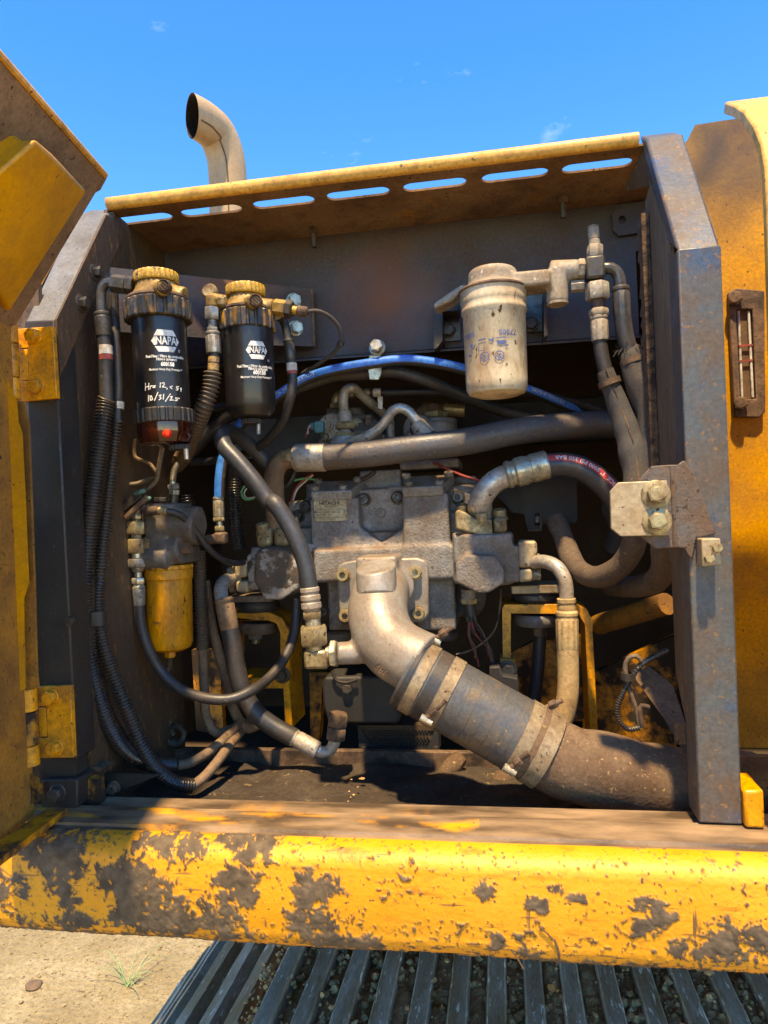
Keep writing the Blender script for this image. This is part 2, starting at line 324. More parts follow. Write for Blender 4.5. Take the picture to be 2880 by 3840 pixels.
class MB:
    def __init__(s):
        s.v = []; s.f = []; s.uv = []
    def add(s, vs, fs, uvs=None):
        k = len(s.v)
        s.v += [Vector(p) for p in vs]
        for i, f in enumerate(fs):
            s.f.append([j + k for j in f])
            s.uv.append(uvs[i] if uvs else [(0, 0)] * len(f))
        return s
    def hexa(s, p):       # p[0..3] front quad, p[4..7] back quad, same order
        return s.add(p, [(0, 1, 2, 3), (7, 6, 5, 4), (0, 4, 5, 1), (1, 5, 6, 2), (2, 6, 7, 3), (3, 7, 4, 0)])
    def box(s, c, size, R=None):
        c = Vector(c); h = Vector(size) / 2
        R = R or Matrix.Identity(3)
        pts = [c + R @ Vector((sx * h.x, sy * h.y, sz * h.z)) for sy in (-1, 1) for sx, sz in ((-1, -1), (1, -1), (1, 1), (-1, 1))]
        return s.hexa(pts)
    def bb(s, a, b):      # axis-aligned box between two corners
        a, b = Vector(a), Vector(b)
        return s.box((a + b) / 2, [abs(x) for x in (b - a)])
    def prism(s, poly, off):   # planar polygon (3-D points) pushed along off
        off = Vector(off); n = len(poly)
        a = [Vector(p) for p in poly]; b = [p + off for p in a]
        fs = [tuple(range(n)), tuple(range(2 * n - 1, n - 1, -1))]
        fs += [(i, n + i, n + (i + 1) % n, (i + 1) % n) for i in range(n)]
        return s.add(a + b, fs)
    def plate(s, outer, holes, off):  # flat plate with holes
        off = Vector(off)
        loops = [[Vector(p) for p in outer]] + [[Vector(p) for p in h] for h in holes]
        tri = tessellate_polygon(loops)
        flat = [p for l in loops for p in l]; n = len(flat)
        fs = [tuple(t) for t in tri] + [tuple(n + i for i in reversed(t)) for t in tri]
        k = 0
        for l in loops:
            m = len(l)
            for i in range(m):
                a, b = k + i, k + (i + 1) % m
                fs.append((a, n + a, n + b, b))
            k += m
        return s.add(flat + [p + off for p in flat], fs)
    def lathe(s, p, axis, prof, seg=24, close=True, ref=None, start=0.0):
        p = Vector(p); a = Vector(axis).normalized()
        u = (ref - a * ref.dot(a)).normalized() if ref is not None else a.orthogonal().normalized()
        w = a.cross(u)
        vs, fs = [], []
        for r, h in prof:
            for i in range(seg):
                t = start + 2 * math.pi * i / seg
                vs.append(p + a * h + (u * math.cos(t) + w * math.sin(t)) * r)
        for k in range(len(prof) - 1):
            for i in range(seg):
                j = (i + 1) % seg
                fs.append((k * seg + i, k * seg + j, (k + 1) * seg + j, (k + 1) * seg + i))
        if close:
            fs.append(tuple(range(seg - 1, -1, -1)))
            b = (len(prof) - 1) * seg
            fs.append(tuple(range(b, b + seg)))
        return s.add(vs, fs)
    def cyl(s, a, b, r, seg=20, r2=None, ch=0.0):
        a, b = Vector(a), Vector(b); L = (b - a).length
        r2 = r if r2 is None else r2
        if ch: prof = [(r - ch, 0), (r, ch), (r2, L - ch), (r2 - ch, L)]
        else: prof = [(r, 0), (r2, L)]
        return s.lathe(a, b - a, prof, seg)
    def hexn(s, a, b, af, ref=None):    # hexagonal nut / bar, af = across flats
        a, b = Vector(a), Vector(b); L = (b - a).length; r = af / 2 / math.cos(math.pi / 6)
        c = min(0.12 * af, L * 0.3)
        return s.lathe(a, b - a, [(r * 0.9, 0), (r, c * 0.6), (r, L - c * 0.6), (r * 0.9, L)], 6, ref=ref)
    def ring(s, c, axis, r, hw, th):     # flat band round a pipe
        return s.lathe(Vector(c) - Vector(axis).normalized() * hw, axis,
                       [(r, 0), (r + th, 0), (r + th, 2 * hw), (r, 2 * hw)], 40, close=False)
    def tube(s, path, r, seg=14, caps=True, ribs=None, flat=None, wob=0.0):
        P, T, A, B, S = frames(path)
        n = len(P)
        vs = []
        for k in range(n):
            rr = r(k / (n - 1)) if callable(r) else r
            if ribs:
                period, amp = ribs
                ph = (S[k] / period) % 1.0
                rr += amp * (1 if 0.22 < ph < 0.72 else -1)
            if wob: rr *= 1 + wob * noise.noise(P[k] * 30)
            for i in range(seg):
                t = 2 * math.pi * i / seg
                rv = rr
                if wob: rv *= 1 + wob * noise.noise(P[k] * 25 + Vector((math.cos(t), math.sin(t), 0)) * 1.5)
                vs.append(P[k] + (A[k] * math.cos(t) + B[k] * math.sin(t)) * rv)
        fs, uv = [], []
        for k in range(n - 1):
            for i in range(seg):
                j = (i + 1) % seg
                fs.append((k * seg + i, k * seg + j, (k + 1) * seg + j, (k + 1) * seg + i))
                v0, v1 = i / seg, (i + 1) / seg
                uv.append([(S[k], v0), (S[k], v1), (S[k + 1], v1), (S[k + 1], v0)])
        if caps:
            fs.append(tuple(range(seg - 1, -1, -1))); uv.append([(0, 0)] * seg)
            fs.append(tuple(range((n - 1) * seg, n * seg))); uv.append([(0, 0)] * seg)
        return s.add(vs, fs, uv)
    def build(s, name, material, parent=None, bevel=0.0, remesh=0.0, smooth=6, angle=35, seg=2, subsurf=0, loc=None):
        me = bpy.data.meshes.new(name)
        if parent is not None: org = ORG[parent.name]
        else:
            if loc is not None: org = Vector(loc)
            else:
                xs = [p.x for p in s.v]; ys = [p.y for p in s.v]; zs = [p.z for p in s.v]
                org = Vector(((min(xs) + max(xs)) / 2, (min(ys) + max(ys)) / 2, min(zs)))
        me.from_pydata([tuple(p - org) for p in s.v], [], s.f)
        ul = me.uv_layers.new(name='UVMap')
        flatuv = [c for f in s.uv for q in f for c in q]
        if len(flatuv) == len(ul.data) * 2: ul.data.foreach_set('uv', flatuv)
        me.validate()
        bm = bmesh.new(); bm.from_mesh(me)
        bmesh.ops.recalc_face_normals(bm, faces=bm.faces)
        bm.to_mesh(me); bm.free()
        me.materials.append(M[material] if isinstance(material, str) else material)
        me.shade_smooth()
        if not remesh: me.set_sharp_from_angle(angle=math.radians(angle))
        o = link(bpy.data.objects.new(name, me))
        if parent is not None: o.parent = parent
        else: o.location = org
        ORG[o.name] = org
        if remesh:
            md = o.modifiers.new('remesh', 'REMESH'); md.mode = 'VOXEL'; md.voxel_size = remesh
            md.use_smooth_shade = True
            m2 = o.modifiers.new('smooth', 'SMOOTH'); m2.factor = 0.5; m2.iterations = smooth
        if bevel:
            md = o.modifiers.new('bevel', 'BEVEL'); md.width = bevel; md.segments = seg
            md.limit_method = 'ANGLE'; md.angle_limit = math.radians(40)
        if subsurf:
            md = o.modifiers.new('subsurf', 'SUBSURF'); md.levels = subsurf; md.render_levels = subsurf
        return o

def spline(pts, step=0.008):
    P = [Vector(p) for p in pts]
    if len(P) == 2:
        n = max(2, int((P[1] - P[0]).length / step))
        return [P[0].lerp(P[1], i / n) for i in range(n + 1)]
    Q = [P[0] * 2 - P[1]] + P + [P[-1] * 2 - P[-2]]
    out = []
    for i in range(1, len(Q) - 2):
        a, b, c, d = Q[i - 1:i + 3]
        t0 = 0; t1 = max(1e-4, (b - a).length) ** 0.5; t2 = t1 + max(1e-4, (c - b).length) ** 0.5; t3 = t2 + max(1e-4, (d - c).length) ** 0.5
        n = max(2, int((c - b).length / step))
        for k in range(n):
            t = t1 + (t2 - t1) * k / n
            A1 = a * ((t1 - t) / (t1 - t0)) + b * ((t - t0) / (t1 - t0))
            A2 = b * ((t2 - t) / (t2 - t1)) + c * ((t - t1) / (t2 - t1))
            A3 = c * ((t3 - t) / (t3 - t2)) + d * ((t - t2) / (t3 - t2))
            B1 = A1 * ((t2 - t) / (t2 - t0)) + A2 * ((t - t0) / (t2 - t0))
            B2 = A2 * ((t3 - t) / (t3 - t1)) + A3 * ((t - t1) / (t3 - t1))
            out.append(B1 * ((t2 - t) / (t2 - t1)) + B2 * ((t - t1) / (t2 - t1)))
    out.append(P[-1])
    return out

def frames(path):
    P = [Vector(p) for p in path]; n = len(P)
    T = []
    for k in range(n):
        d = P[min(k + 1, n - 1)] - P[max(k - 1, 0)]
        T.append(d.normalized() if d.length > 1e-9 else (T[-1] if T else Vector((1, 0, 0))))
    a = T[0].orthogonal().normalized()
    A, B, S = [], [], [0.0]
    for k in range(n):
        a = (a - T[k] * a.dot(T[k]))
        a = a.normalized() if a.length > 1e-6 else T[k].orthogonal().normalized()
        A.append(a.copy()); B.append(T[k].cross(a))
        if k: S.append(S[-1] + (P[k] - P[k - 1]).length)
    return P, T, A, B, S

def thing(name, label, cat, loc, group=None):
    o = link(bpy.data.objects.new(name, None))
    o.empty_display_size = 0.05
    o.location = loc
    ORG[o.name] = Vector(loc)
    return tag(o, label, cat, group)
def tag(o, label, cat, group=None):
    o['label'] = label; o['category'] = cat
    if group: o['group'] = group
    return o
def struct(o):
    o['kind'] = 'structure'; return o
def resample(path, step):
    P, T, A, B, S = frames(path)
    n = max(2, int(S[-1] / step)); out = []; k = 0
    for i in range(n + 1):
        s = S[-1] * i / n
        while k < len(S) - 2 and S[k + 1] < s: k += 1
        d = S[k + 1] - S[k]
        out.append(P[k].lerp(P[k + 1], (s - S[k]) / d if d > 1e-9 else 0))
    return out

# ---- bolts
def hexbolt(parent, p, n, af, h=None, washer=0.0, name='bolt', material='zinc', mark=False):
    p = Vector(p); n = Vector(n).normalized(); h = h or af * 0.6
    mb = MB()
    q = p
    if washer:
        mb.lathe(p, n, [(washer / 2, 0), (washer / 2, af * 0.10), (washer / 2 * 0.93, af * 0.14)], 28); q = p + n * af * 0.12
    mb.hexn(q, q + n * h, af)
    mb.lathe(q + n * (h - 0.0004), n, [(af * 0.44, 0), (af * 0.40, af * 0.05)], 18)
    return mb.build(name, material, parent)
def capbolt(parent, p, n, d, h=None, name='socket_bolt', material='zinc', washer=True):
    p = Vector(p); n = Vector(n).normalized(); h = h or d * 0.9; r = d / 2
    u = n.orthogonal().normalized(); w = n.cross(u)
    mb = MB()
    seg = 24; ri = r * 0.52; dep = h * 0.55
    if washer: mb.lathe(p, n, [(r * 1.22, 0), (r * 1.22, h * 0.1)], 28)
    rings = [(r, 0), (r, h * 0.9), (r * 0.93, h), (r * 0.66, h)]
    k0 = len(mb.v)
    mb.lathe(p, n, rings, seg, close=False, ref=u)
    vs, fs = [], []
    for lev in (h, h - dep):
        for i in range(seg):
            t = 2 * math.pi * i / seg
            rr = ri / math.cos(((t + math.pi / 6) % (math.pi / 3)) - math.pi / 6) * 0.9
            vs.append(p + n * lev + (u * math.cos(t) + w * math.sin(t)) * rr)
    for i in range(seg):
        j = (i + 1) % seg
        fs.append((i, j, seg + j, seg + i))
    fs.append(tuple(range(seg, 2 * seg)))
    kk = len(mb.v); mb.add(vs, fs)
    a = kk - seg
    for i in range(seg):
        j = (i + 1) % seg
        mb.f.append([a + i, a + j, kk + j, kk + i]); mb.uv.append([(0, 0)] * 4)
    return mb.build(name, material, parent)

# ---- lettering
def text2d(s, size, bold=0.0, shear=0.0, sx=1.0, font_align='CENTER'):
    c = bpy.data.curves.new('lettering', 'FONT')
    c.body = s; c.size = size; c.align_x = font_align; c.align_y = 'CENTER'
    c.offset = bold; c.shear = shear; c.resolution_u = 2
    o = bpy.data.objects.new('lettering', c); COL.objects.link(o)
    bpy.context.view_layer.update()
    dg = bpy.context.evaluated_depsgraph_get()
    me = bpy.data.meshes.new_from_object(o.evaluated_get(dg))
    vs = [(v.co.x * sx, v.co.y) for v in me.vertices]; fs = [tuple(p.vertices) for p in me.polygons]
    bpy.data.objects.remove(o); bpy.data.curves.remove(c); bpy.data.meshes.remove(me)
    return vs, fs
def rect2d(x0, y0, x1, y1, n=10):
    vs = [(x0 + (x1 - x0) * i / n, y) for y in (y0, y1) for i in range(n + 1)]
    return vs, [(i, i + 1, n + 2 + i, n + 1 + i) for i in range(n)]
def poly2d(pts):
    t = tessellate_polygon([[Vector((x, y, 0)) for x, y in pts]])
    return list(pts), [tuple(q) for q in t]
def stroke2d(pts, w):
    vs, fs = [], []
    for (x0, y0), (x1, y1) in zip(pts[:-1], pts[1:]):
        dx, dy = x1 - x0, y1 - y0; L = math.hypot(dx, dy) or 1e-6
        nx, ny = -dy / L * w / 2, dx / L * w / 2; ex, ey = dx / L * w * 0.3, dy / L * w * 0.3
        k = len(vs)
        vs += [(x0 + nx - ex, y0 + ny - ey), (x0 - nx - ex, y0 - ny - ey), (x1 - nx + ex, y1 - ny + ey), (x1 + nx + ex, y1 + ny + ey)]
        fs.append((k, k + 1, k + 2, k + 3))
    return vs, fs
def subdiv2d(vs, fs, maxlen):
    bm = bmesh.new()
    bv = [bm.verts.new((x, y, 0)) for x, y in vs]
    for f in fs:
        try: bm.faces.new([bv[i] for i in f])
        except ValueError: pass
    for _ in range(3):
        es = [e for e in bm.edges if e.calc_length() > maxlen]
        if not es: break
        bmesh.ops.subdivide_edges(bm, edges=es, cuts=1)
    bmesh.ops.triangulate(bm, faces=bm.faces)
    bm.verts.index_update()
    out = [(v.co.x, v.co.y) for v in bm.verts], [tuple(v.index for v in f.verts) for f in bm.faces]
    bm.free(); return out
def on_cyl(mb, shape, a, axis, r, p0, lift=0.0009, ang=0.0):
    """lay a flat shape on a cylinder round the line a+axis, centred where p0 lies"""
    vs, fs = subdiv2d(shape[0], shape[1], r * 0.22)
    ax = Vector(axis).normalized(); a = Vector(a)       # ax points up
    h0 = (p0 - a).dot(ax)
    rad = (p0 - a) - ax * h0; u = rad.normalized(); w = ax.cross(u)   # w: to the viewer's right
    ca, sa = math.cos(ang), math.sin(ang)
    out = []
    for x, y in vs:
        x, y = x * ca - y * sa, x * sa + y * ca
        t = x / r
        out.append(a + ax * (h0 + y) + (u * math.cos(t) + w * math.sin(t)) * (r + lift))
    mb.add(out, fs)
def cyl_hit(Z, x, y, a, axis, r):
    d = Z.ray(x, y).normalized(); ax = Vector(axis).normalized()
    o = CAM - Vector(a)
    dp = d - ax * d.dot(ax); op = o - ax * o.dot(ax)
    A = dp.dot(dp); B = 2 * dp.dot(op); C = op.dot(op) - r * r
    disc = B * B - 4 * A * C
    if disc < 0: t = -B / (2 * A); 
    else: t = (-B - math.sqrt(disc)) / (2 * A)
    p = CAM + d * t
    q = p - Vector(a); rad = q - ax * q.dot(ax)
    return Vector(a) + ax * q.dot(ax) + rad.normalized() * r
def on_plane(mb, shape, p, u, v, lift=None):
    n = Vector(u).cross(Vector(v)).normalized()
    mb.add([Vector(p) + Vector(u) * x + Vector(v) * y + n * (lift or 0) for x, y in shape[0]], shape[1])
def on_tube(mb, shape, path, r, s0, psi, lift=0.0008, flip=False):
    """lay a flat shape on a hose: x along its length from s0, y round it; psi = angle from the side that faces the camera (up positive)"""
    P, T, A, B, S = frames(path)
    vs, fs = subdiv2d(shape[0], shape[1], r * 0.6)
    out = []
    for x, y in vs:
        s = s0 + (-x if flip else x)
        s = min(max(s, 0), S[-1] - 1e-6)
        k = max(i for i in range(len(S) - 1) if S[i] <= s)
        t = (s - S[k]) / (S[k + 1] - S[k])
        p = P[k].lerp(P[k + 1], t); tn = T[k].lerp(T[k + 1], t).normalized()
        u = CAM - p; u = (u - tn * u.dot(tn)).normalized()
        up = Vector((0, 0, 1)); up = up - tn * up.dot(tn)
        w = u.cross(tn)
        if w.dot(up) < 0: w = -w
        a = psi + (-y if flip else y) / r
        out.append(p + (u * math.cos(a) + w * math.sin(a)) * (r + lift))
    mb.add(out, fs)
def stripe(path, r, a0, a1, lift=0.0005, n=7):
    mb = MB(); P, T, A, B, S = frames(path)
    vs, fs = [], []
    for k in range(len(P)):
        u = CAM - P[k]; u = (u - T[k] * u.dot(T[k])).normalized()
        up = Vector((0, 0, 1)) - T[k] * T[k].z
        w = u.cross(T[k])
        if w.dot(up) < 0: w = -w
        for i in range(n):
            a = a0 + (a1 - a0) * i / (n - 1)
            vs.append(P[k] + (u * math.cos(a) + w * math.sin(a)) * (r + lift))
    for k in range(len(P) - 1):
        for i in range(n - 1):
            fs.append((k * n + i, k * n + i + 1, (k + 1) * n + i + 1, (k + 1) * n + i))
    mb.add(vs, fs); return mb
def merge_mb(dst, src):
    k = len(dst.v); dst.v += src.v; dst.f += [[i + k for i in f] for f in src.f]; dst.uv += src.uv

def hose(name, label, cat, pts, r, material, group=None, seg=16, ribs=None, step=0.008, parent=None, wob=0.0, caps=True):
    path = spline(pts, step)
    if ribs: path = resample(path, ribs[0] / 4)
    mb = MB().tube(path, r, seg, ribs=ribs, wob=wob, caps=caps)
    o = mb.build(name, material, parent, angle=60)
    if parent is None: tag(o, label, cat, group)
    return o, path

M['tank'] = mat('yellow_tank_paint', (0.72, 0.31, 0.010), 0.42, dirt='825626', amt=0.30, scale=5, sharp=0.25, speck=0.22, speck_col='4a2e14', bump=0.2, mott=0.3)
M['clamp_band'] = mat('dirty_clamp_band', (0.36, 0.28, 0.18), 0.42, 0.35, dirt='5c4026', amt=0.48, scale=14, sharp=0.2, speck=0.35, bump=0.2, mott=0.5)
M['rubber_suction'] = mat('grey_rubber_with_tan_dirt', (0.075, 0.076, 0.078), 0.42, dirt='6e5638', amt=0.34, scale=7, sharp=0.06, speck=0.15, speck_col='8a6c4c', bump=0.25, mott=0.25)

def patch(m, centre, rad, col, strength=0.75):
    """a round patch of its own on a sheet (object coordinates)"""
    N, L = m.node_tree.nodes, m.node_tree.links
    b = N['Principled BSDF']; src = b.inputs['Base Color'].links[0].from_socket
    t = N.new('ShaderNodeTexCoord'); d = N.new('ShaderNodeVectorMath'); d.operation = 'DISTANCE'
    L.new(t.outputs['Object'], d.inputs[0]); d.inputs[1].default_value = centre
    n = N.new('ShaderNodeTexNoise'); n.inputs['Scale'].default_value = 14; n.inputs['Detail'].default_value = 6
    L.new(t.outputs['Object'], n.inputs['Vector'])
    a = N.new('ShaderNodeMath'); a.operation = 'MULTIPLY_ADD'; L.new(n.outputs['Fac'], a.inputs[0]); a.inputs[1].default_value = rad * 1.2; L.new(d.outputs['Value'], a.inputs[2])
    r = N.new('ShaderNodeMapRange'); L.new(a.outputs[0], r.inputs['Value'])
    r.inputs['From Min'].default_value = rad * 1.75; r.inputs['From Max'].default_value = rad * 0.6
    r.inputs['To Max'].default_value = strength
    k = N.new('ShaderNodeMix'); k.data_type = 'RGBA'; L.new(r.outputs[0], k.inputs[0]); L.new(src, k.inputs[6]); k.inputs[7].default_value = lin(col)
    L.new(k.outputs[2], b.inputs['Base Color'])

# ================================================================== SETTING
YP = 1.035                       # front plane of the two posts
SZ = CZ - 0.45                   # top of the sill
RZ = CZ + 0.583                  # ceiling of the bay
YB = 1.45                        # back panel
YL = 1.223                       # front lip of the ceiling

g = MB()
n = 60
gx = lambda i: -0.55 + math.copysign(abs(i / 30) ** 3 * 120, i)
gv = [(gx(i), 2.6 + gx(j), 0.012 * noise.noise(Vector((gx(i) * 3, gx(j) * 3, 0)))) for j in range(-30, 31) for i in range(-30, 31)]
g.add(gv, [(j * 61 + i, j * 61 + i + 1, (j + 1) * 61 + i + 1, (j + 1) * 61 + i) for j in range(60) for i in range(60)])
struct(g.build('ground', 'sand', loc=(0, 0, 0), angle=80))

# ---- sill beam with mud caked on its face
def build_beam():
    prof = [(1.042, -0.460), (1.042, -0.450)]
    for k in range(9): prof.append((1.042 - 0.052 * (k + 1) / 9, -0.450 - 0.0005 * k))
    prof += [(0.988, -0.458), (0.982, -0.459)]
    for k in range(1, 25):
        a = k / 24 * math.pi / 2
        prof.append((0.982 - 0.040 * math.sin(a), -0.487 + 0.028 * math.cos(a)))
    for k in range(1, 46): prof.append((0.942 - 0.004 * math.sin(k / 45 * 3.14), -0.487 - 0.085 * k / 45))
    for k in range(1, 25):
        a = k / 24 * math.pi / 2
        prof.append((0.942 + 0.040 - 0.040 * math.cos(a), -0.572 - 0.036 * math.sin(a)))
    prof += [(1.02, -0.610), (1.09, -0.612), (1.09, -0.455)]
    nx = 880; X0, X1 = -0.79, 0.47
    blobs = []
    def B(Z, x, y, rx, ry, s=1.0):
        p = Z(x, y, 0.942); blobs.append((p.x, p.z - CZ, Z.w(rx, p), Z.w(ry, p), s))
    for a in ((150, 330, 110, 60, .8), (270, 400, 110, 150, 1.1), (300, 560, 60, 60, .9), (60, 500, 90, 90, .7), (600, 500, 140, 120, 1.2), (690, 640, 190, 85, 1.2), (880, 620, 150, 70, 1.0),
              (1010, 640, 90, 120, .75), (1060, 300, 150, 50, 1.0), (1100, 350, 70, 60, .9), (1050, 460, 90, 50, .95), (1100, 530, 60, 70, .9), (1400, 520, 90, 80, 1.0), (1380, 620, 110, 80, .95), (1460, 500, 80, 50, .8),
              (330, 660, 80, 60, .8), (120, 690, 60, 40, .7), (200, 740, 260, 40, .62), (700, 760, 350, 25, .6), (1180, 370, 25, 40, 1.0), (820, 350, 110, 40, .7), (700, 340, 120, 50, .55), (1550, 760, 160, 40, .75)):
        B(Z12, *a)
    for a in ((1500, 1560, 190, 110, .8), (1300, 1640, 160, 80, .6), (560, 1330, 60, 30, .8), (430, 1280, 50, 30, .8), (340, 1370, 60, 40, .7), (290, 1670, 70, 60, .8), (90, 1600, 50, 60, .9), (960, 1360, 80, 40, .6), (980, 1500, 80, 60, .6), (40, 1270, 60, 50, .8),
              (430, 1730, 130, 30, .75), (900, 1740, 260, 30, .5), (1070, 1430, 60, 30, .7)):
        B(Z11, *a)
    vs, mud, oil, stain = [], [], [], []
    m = len(prof)
    for i in range(nx + 1):
        X = X0 + (X1 - X0) * i / 820 if i <= 820 else X1 + 0.65 * (i - 820) / 60
        for k, (y, z) in enumerate(prof):
            y0, z0 = prof[max(k - 1, 0)]; y1, z1 = prof[min(k + 1, m - 1)]
            tn = Vector((0, -(z1 - z0), (y1 - y0))); nrm = -tn.normalized() if tn.length else Vector((0, -1, 0))
            if nrm.y > 0 and k < 80: nrm = -nrm
            q = Vector((X, (y - 0.95) * 1.0, z))
            bl = -1.0
            for bx, bz, rx, rz, s in blobs:
                e = ((X - bx) / rx) ** 2 + ((z - bz) / rz) ** 2
                if e < 4: bl = max(bl, s * (1 - e * 0.75))
            wq = q + Vector((noise.noise(q * 55), 0, noise.noise(q * 55 + Vector((9, 9, 9))))) * 0.010
            f1 = noise.fractal(wq * 45, 0.8, 2.0, 5); f2 = noise.fractal(wq * 150 + Vector((5, 5, 5)), 0.7, 2.0, 3)
            v = bl * 0.58 + f1 * 0.55 + f2 * 0.42 - 0.06
            left = min(1, max(0, (-0.15 - X) / 0.45))
            low = min(1, max(0, (-0.545 - z) / 0.05))
            v2 = f2 * 0.75 + f1 * 0.50 + 0.22 * left + 0.18 * low - 0.56
            v3 = noise.fractal(Vector((X * 60, z * 190, 9)), 1.0, 2.0, 4) * 0.6 + 0.32 * low - 0.52
            mk = max(0, min(1, max(v, v2, v3) / 0.06))
            if k < 12 or k > m - 4: mk = 0
            # oil and wet dirt on the sill top
            o = 0.0
            if k > m - 3: o = 1.0
            if k < 13:
                mid = (X + 0.10) / 0.24
                o = noise.fractal(Vector((X * 9, y * 45, 3)), 1.0, 2.0, 5) * 0.9
                o = 1.0 if X > -0.05 else max(0, min(1, 1.25 + o * 2.2))
            nn = 0.0015 * mk * (0.55 + 0.8 * abs(f1) + 0.5 * f2)
            p = Vector((X, y, CZ + z)) + nrm * nn
            if 12 < k < m - 3: p += nrm * 0.0022 * noise.noise(Vector((X * 5, 0, z * 12)))
            vs.append(p); mud.append(mk); oil.append(o); stain.append(max(0, min(1, (max(v, v2, v3) + 0.30) / 0.36)) if 12 <= k <= m - 4 else 0.0)
    fs = [(i * m + k, i * m + k + 1, (i + 1) * m + k + 1, (i + 1) * m + k) for i in range(nx) for k in range(m - 1)]
    fs += [(i * m + m - 1, i * m, (i + 1) * m, (i + 1) * m + m - 1) for i in range(nx)]
    fs += [tuple(range(m - 1, -1, -1)), tuple(nx * m + k for k in range(m))]
    mt = bpy.data.materials.new('yellow_paint_caked_in_mud'); mt.use_nodes = True
    N, L = mt.node_tree.nodes, mt.node_tree.links; b = N['Principled BSDF']
    def attr(nm):
        a = N.new('ShaderNodeAttribute'); a.attribute_name = nm; return a.outputs['Fac']
    def mixc(f, c1, c2):
        k = N.new('ShaderNodeMix'); k.data_type = 'RGBA'; L.new(f, k.inputs[0])
        for i, c in ((6, c1), (7, c2)):
            if isinstance(c, tuple): k.inputs[i].default_value = c
            else: L.new(c, k.inputs[i])
        return k.outputs[2]
    t = N.new('ShaderNodeTexCoord')
    def nz(s, d=5, st=(1, 1, 1)):
        mp_ = N.new('ShaderNodeMapping'); mp_.inputs['Scale'].default_value = st
        L.new(t.outputs['Object'], mp_.inputs['Vector'])
        q = N.new('ShaderNodeTexNoise'); q.inputs['Scale'].default_value = s; q.inputs['Detail'].default_value = d
        L.new(mp_.outputs[0], q.inputs['Vector']); return q.outputs['Fac']
    def rng(f, a, c):
        r = N.new('ShaderNodeMapRange'); r.inputs['From Min'].default_value = a; r.inputs['From Max'].default_value = c
        L.new(f, r.inputs['Value']); return r.outputs[0]
    paint = mixc(rng(nz(7), 0.3, 0.7), (0.68, 0.255, 0.012, 1), (0.78, 0.32, 0.03, 1))
    paint = mixc(rng(nz(30, 6, (0.5, 1, 2.2)), 0.60, 0.72), paint, (0.44, 0.16, 0.012, 1))
    paint = mixc(rng(nz(150, 3), 0.66, 0.70), paint, (0.10, 0.06, 0.025, 1))
    paint = mixc(rng(nz(120, 2, (0.10, 1, 1.0)), 0.68, 0.72), paint, (0.30, 0.13, 0.03, 1))
    paint = mixc(rng(nz(70, 3, (1.0, 1, 0.12)), 0.69, 0.73), paint, (0.16, 0.08, 0.03, 1))
    stf = N.new('ShaderNodeMath'); stf.operation = 'MULTIPLY'; L.new(attr('stain'), stf.inputs[0]); L.new(rng(nz(55, 6, (0.7, 1, 1.8)), 0.30, 0.75), stf.inputs[1])
    paint = mixc(stf.outputs[0], paint, (0.26, 0.105, 0.018, 1))
    mudc = mixc(rng(nz(60), 0.35, 0.65), (0.060, 0.040, 0.025, 1), (0.135, 0.092, 0.058, 1))
    c = mixc(attr('mud'), paint, mudc)
    dirtc = mixc(rng(nz(16, 6, (0.5, 2, 2)), 0.35, 0.65), (0.07, 0.042, 0.024, 1), (0.30, 0.19, 0.11, 1))
    c = mixc(attr('oil'), c, dirtc)
    L.new(c, b.inputs['Base Color'])
    r = N.new('ShaderNodeMapRange'); L.new(attr('mud'), r.inputs['Value']); r.inputs['To Min'].default_value = 0.50; r.inputs['To Max'].default_value = 0.85
    L.new(r.outputs[0], b.inputs['Roughness'])
    bp = N.new('ShaderNodeBump'); bp.inputs['Strength'].default_value = 0.35; bp.inputs['Distance'].default_value = 0.003
    L.new(nz(140), bp.inputs['Height']); L.new(bp.outputs[0], b.inputs['Normal'])
    me = bpy.data.meshes.new('sill_beam')
    org = Vector((-0.16, 1.0, CZ - 0.612))
    me.from_pydata([tuple(p - org) for p in vs], [], fs)
    for nm, data in (('mud', mud), ('oil', oil), ('stain', stain)):
        a = me.attributes.new(nm, 'FLOAT', 'POINT'); a.data.foreach_set('value', data)
    me.materials.append(mt); me.shade_smooth()
    me.set_sharp_from_angle(angle=math.radians(50))
    o = link(bpy.data.objects.new('sill_beam', me)); o.location = org; ORG[o.name] = org
    tag(o, 'long yellow steel beam caked in dark mud running below the open bay', 'beam')
    return o
beam = build_beam()
# twigs stuck in the mud of the beam
tw = MB()
rnd = random.Random(3)
for a, b_, c_ in (((340, 1500), (430, 1580), (455, 1690)), ((440, 1720), (460, 1660), (430, 1570)), ((180, 1630), (215, 1680), (250, 1740))):
    tw.tube(spline([Z11(*q, 0.9365) for q in (a, b_, c_)], 0.01), 0.0011, 5)
tw.build('twig', 'rust', beam)

# ---- right post
rp_ = thing('frame_post', 'blue grey steel post with bolted latch plate beside the hydraulic tank', 'post', (0.29, YP + 0.03, SZ))
bl, br = Z11(1262, 900, YP), Z11(1515, 912, YP)
tl, tr = Z4(1085, 1070, YP), Z4(1362, 1045, YP)
dy = Vector((0, 0.055, 0))
MB().prism([bl, br, tr, tl], dy).build('upright', 'slate', rp_, bevel=0.0025, seg=2)
t1, t2 = Z4(885, 372, 1.20), Z4(1122, 345, 1.20)
up = Vector((0, 0.05, 0.03))
MB().hexa([tl + Vector((0, 0.0012, -0.004)), tr + Vector((0, 0.0012, -0.004)), t2, t1, tl + dy + Vector((0, 0, 0.03)), tr + dy + Vector((0, 0, 0.03)), t2 + up, t1 + up]).build('slanted_upright', 'slate', rp_, bevel=0.004)
XR = tl.x + 0.003
poly = [(1.088, -0.36), (1.088, 0.37), (1.20, 0.51), (1.245, 0.50), (1.235, 0.40), (1.235, -0.02), (1.165, -0.10), (1.165, -0.27)]
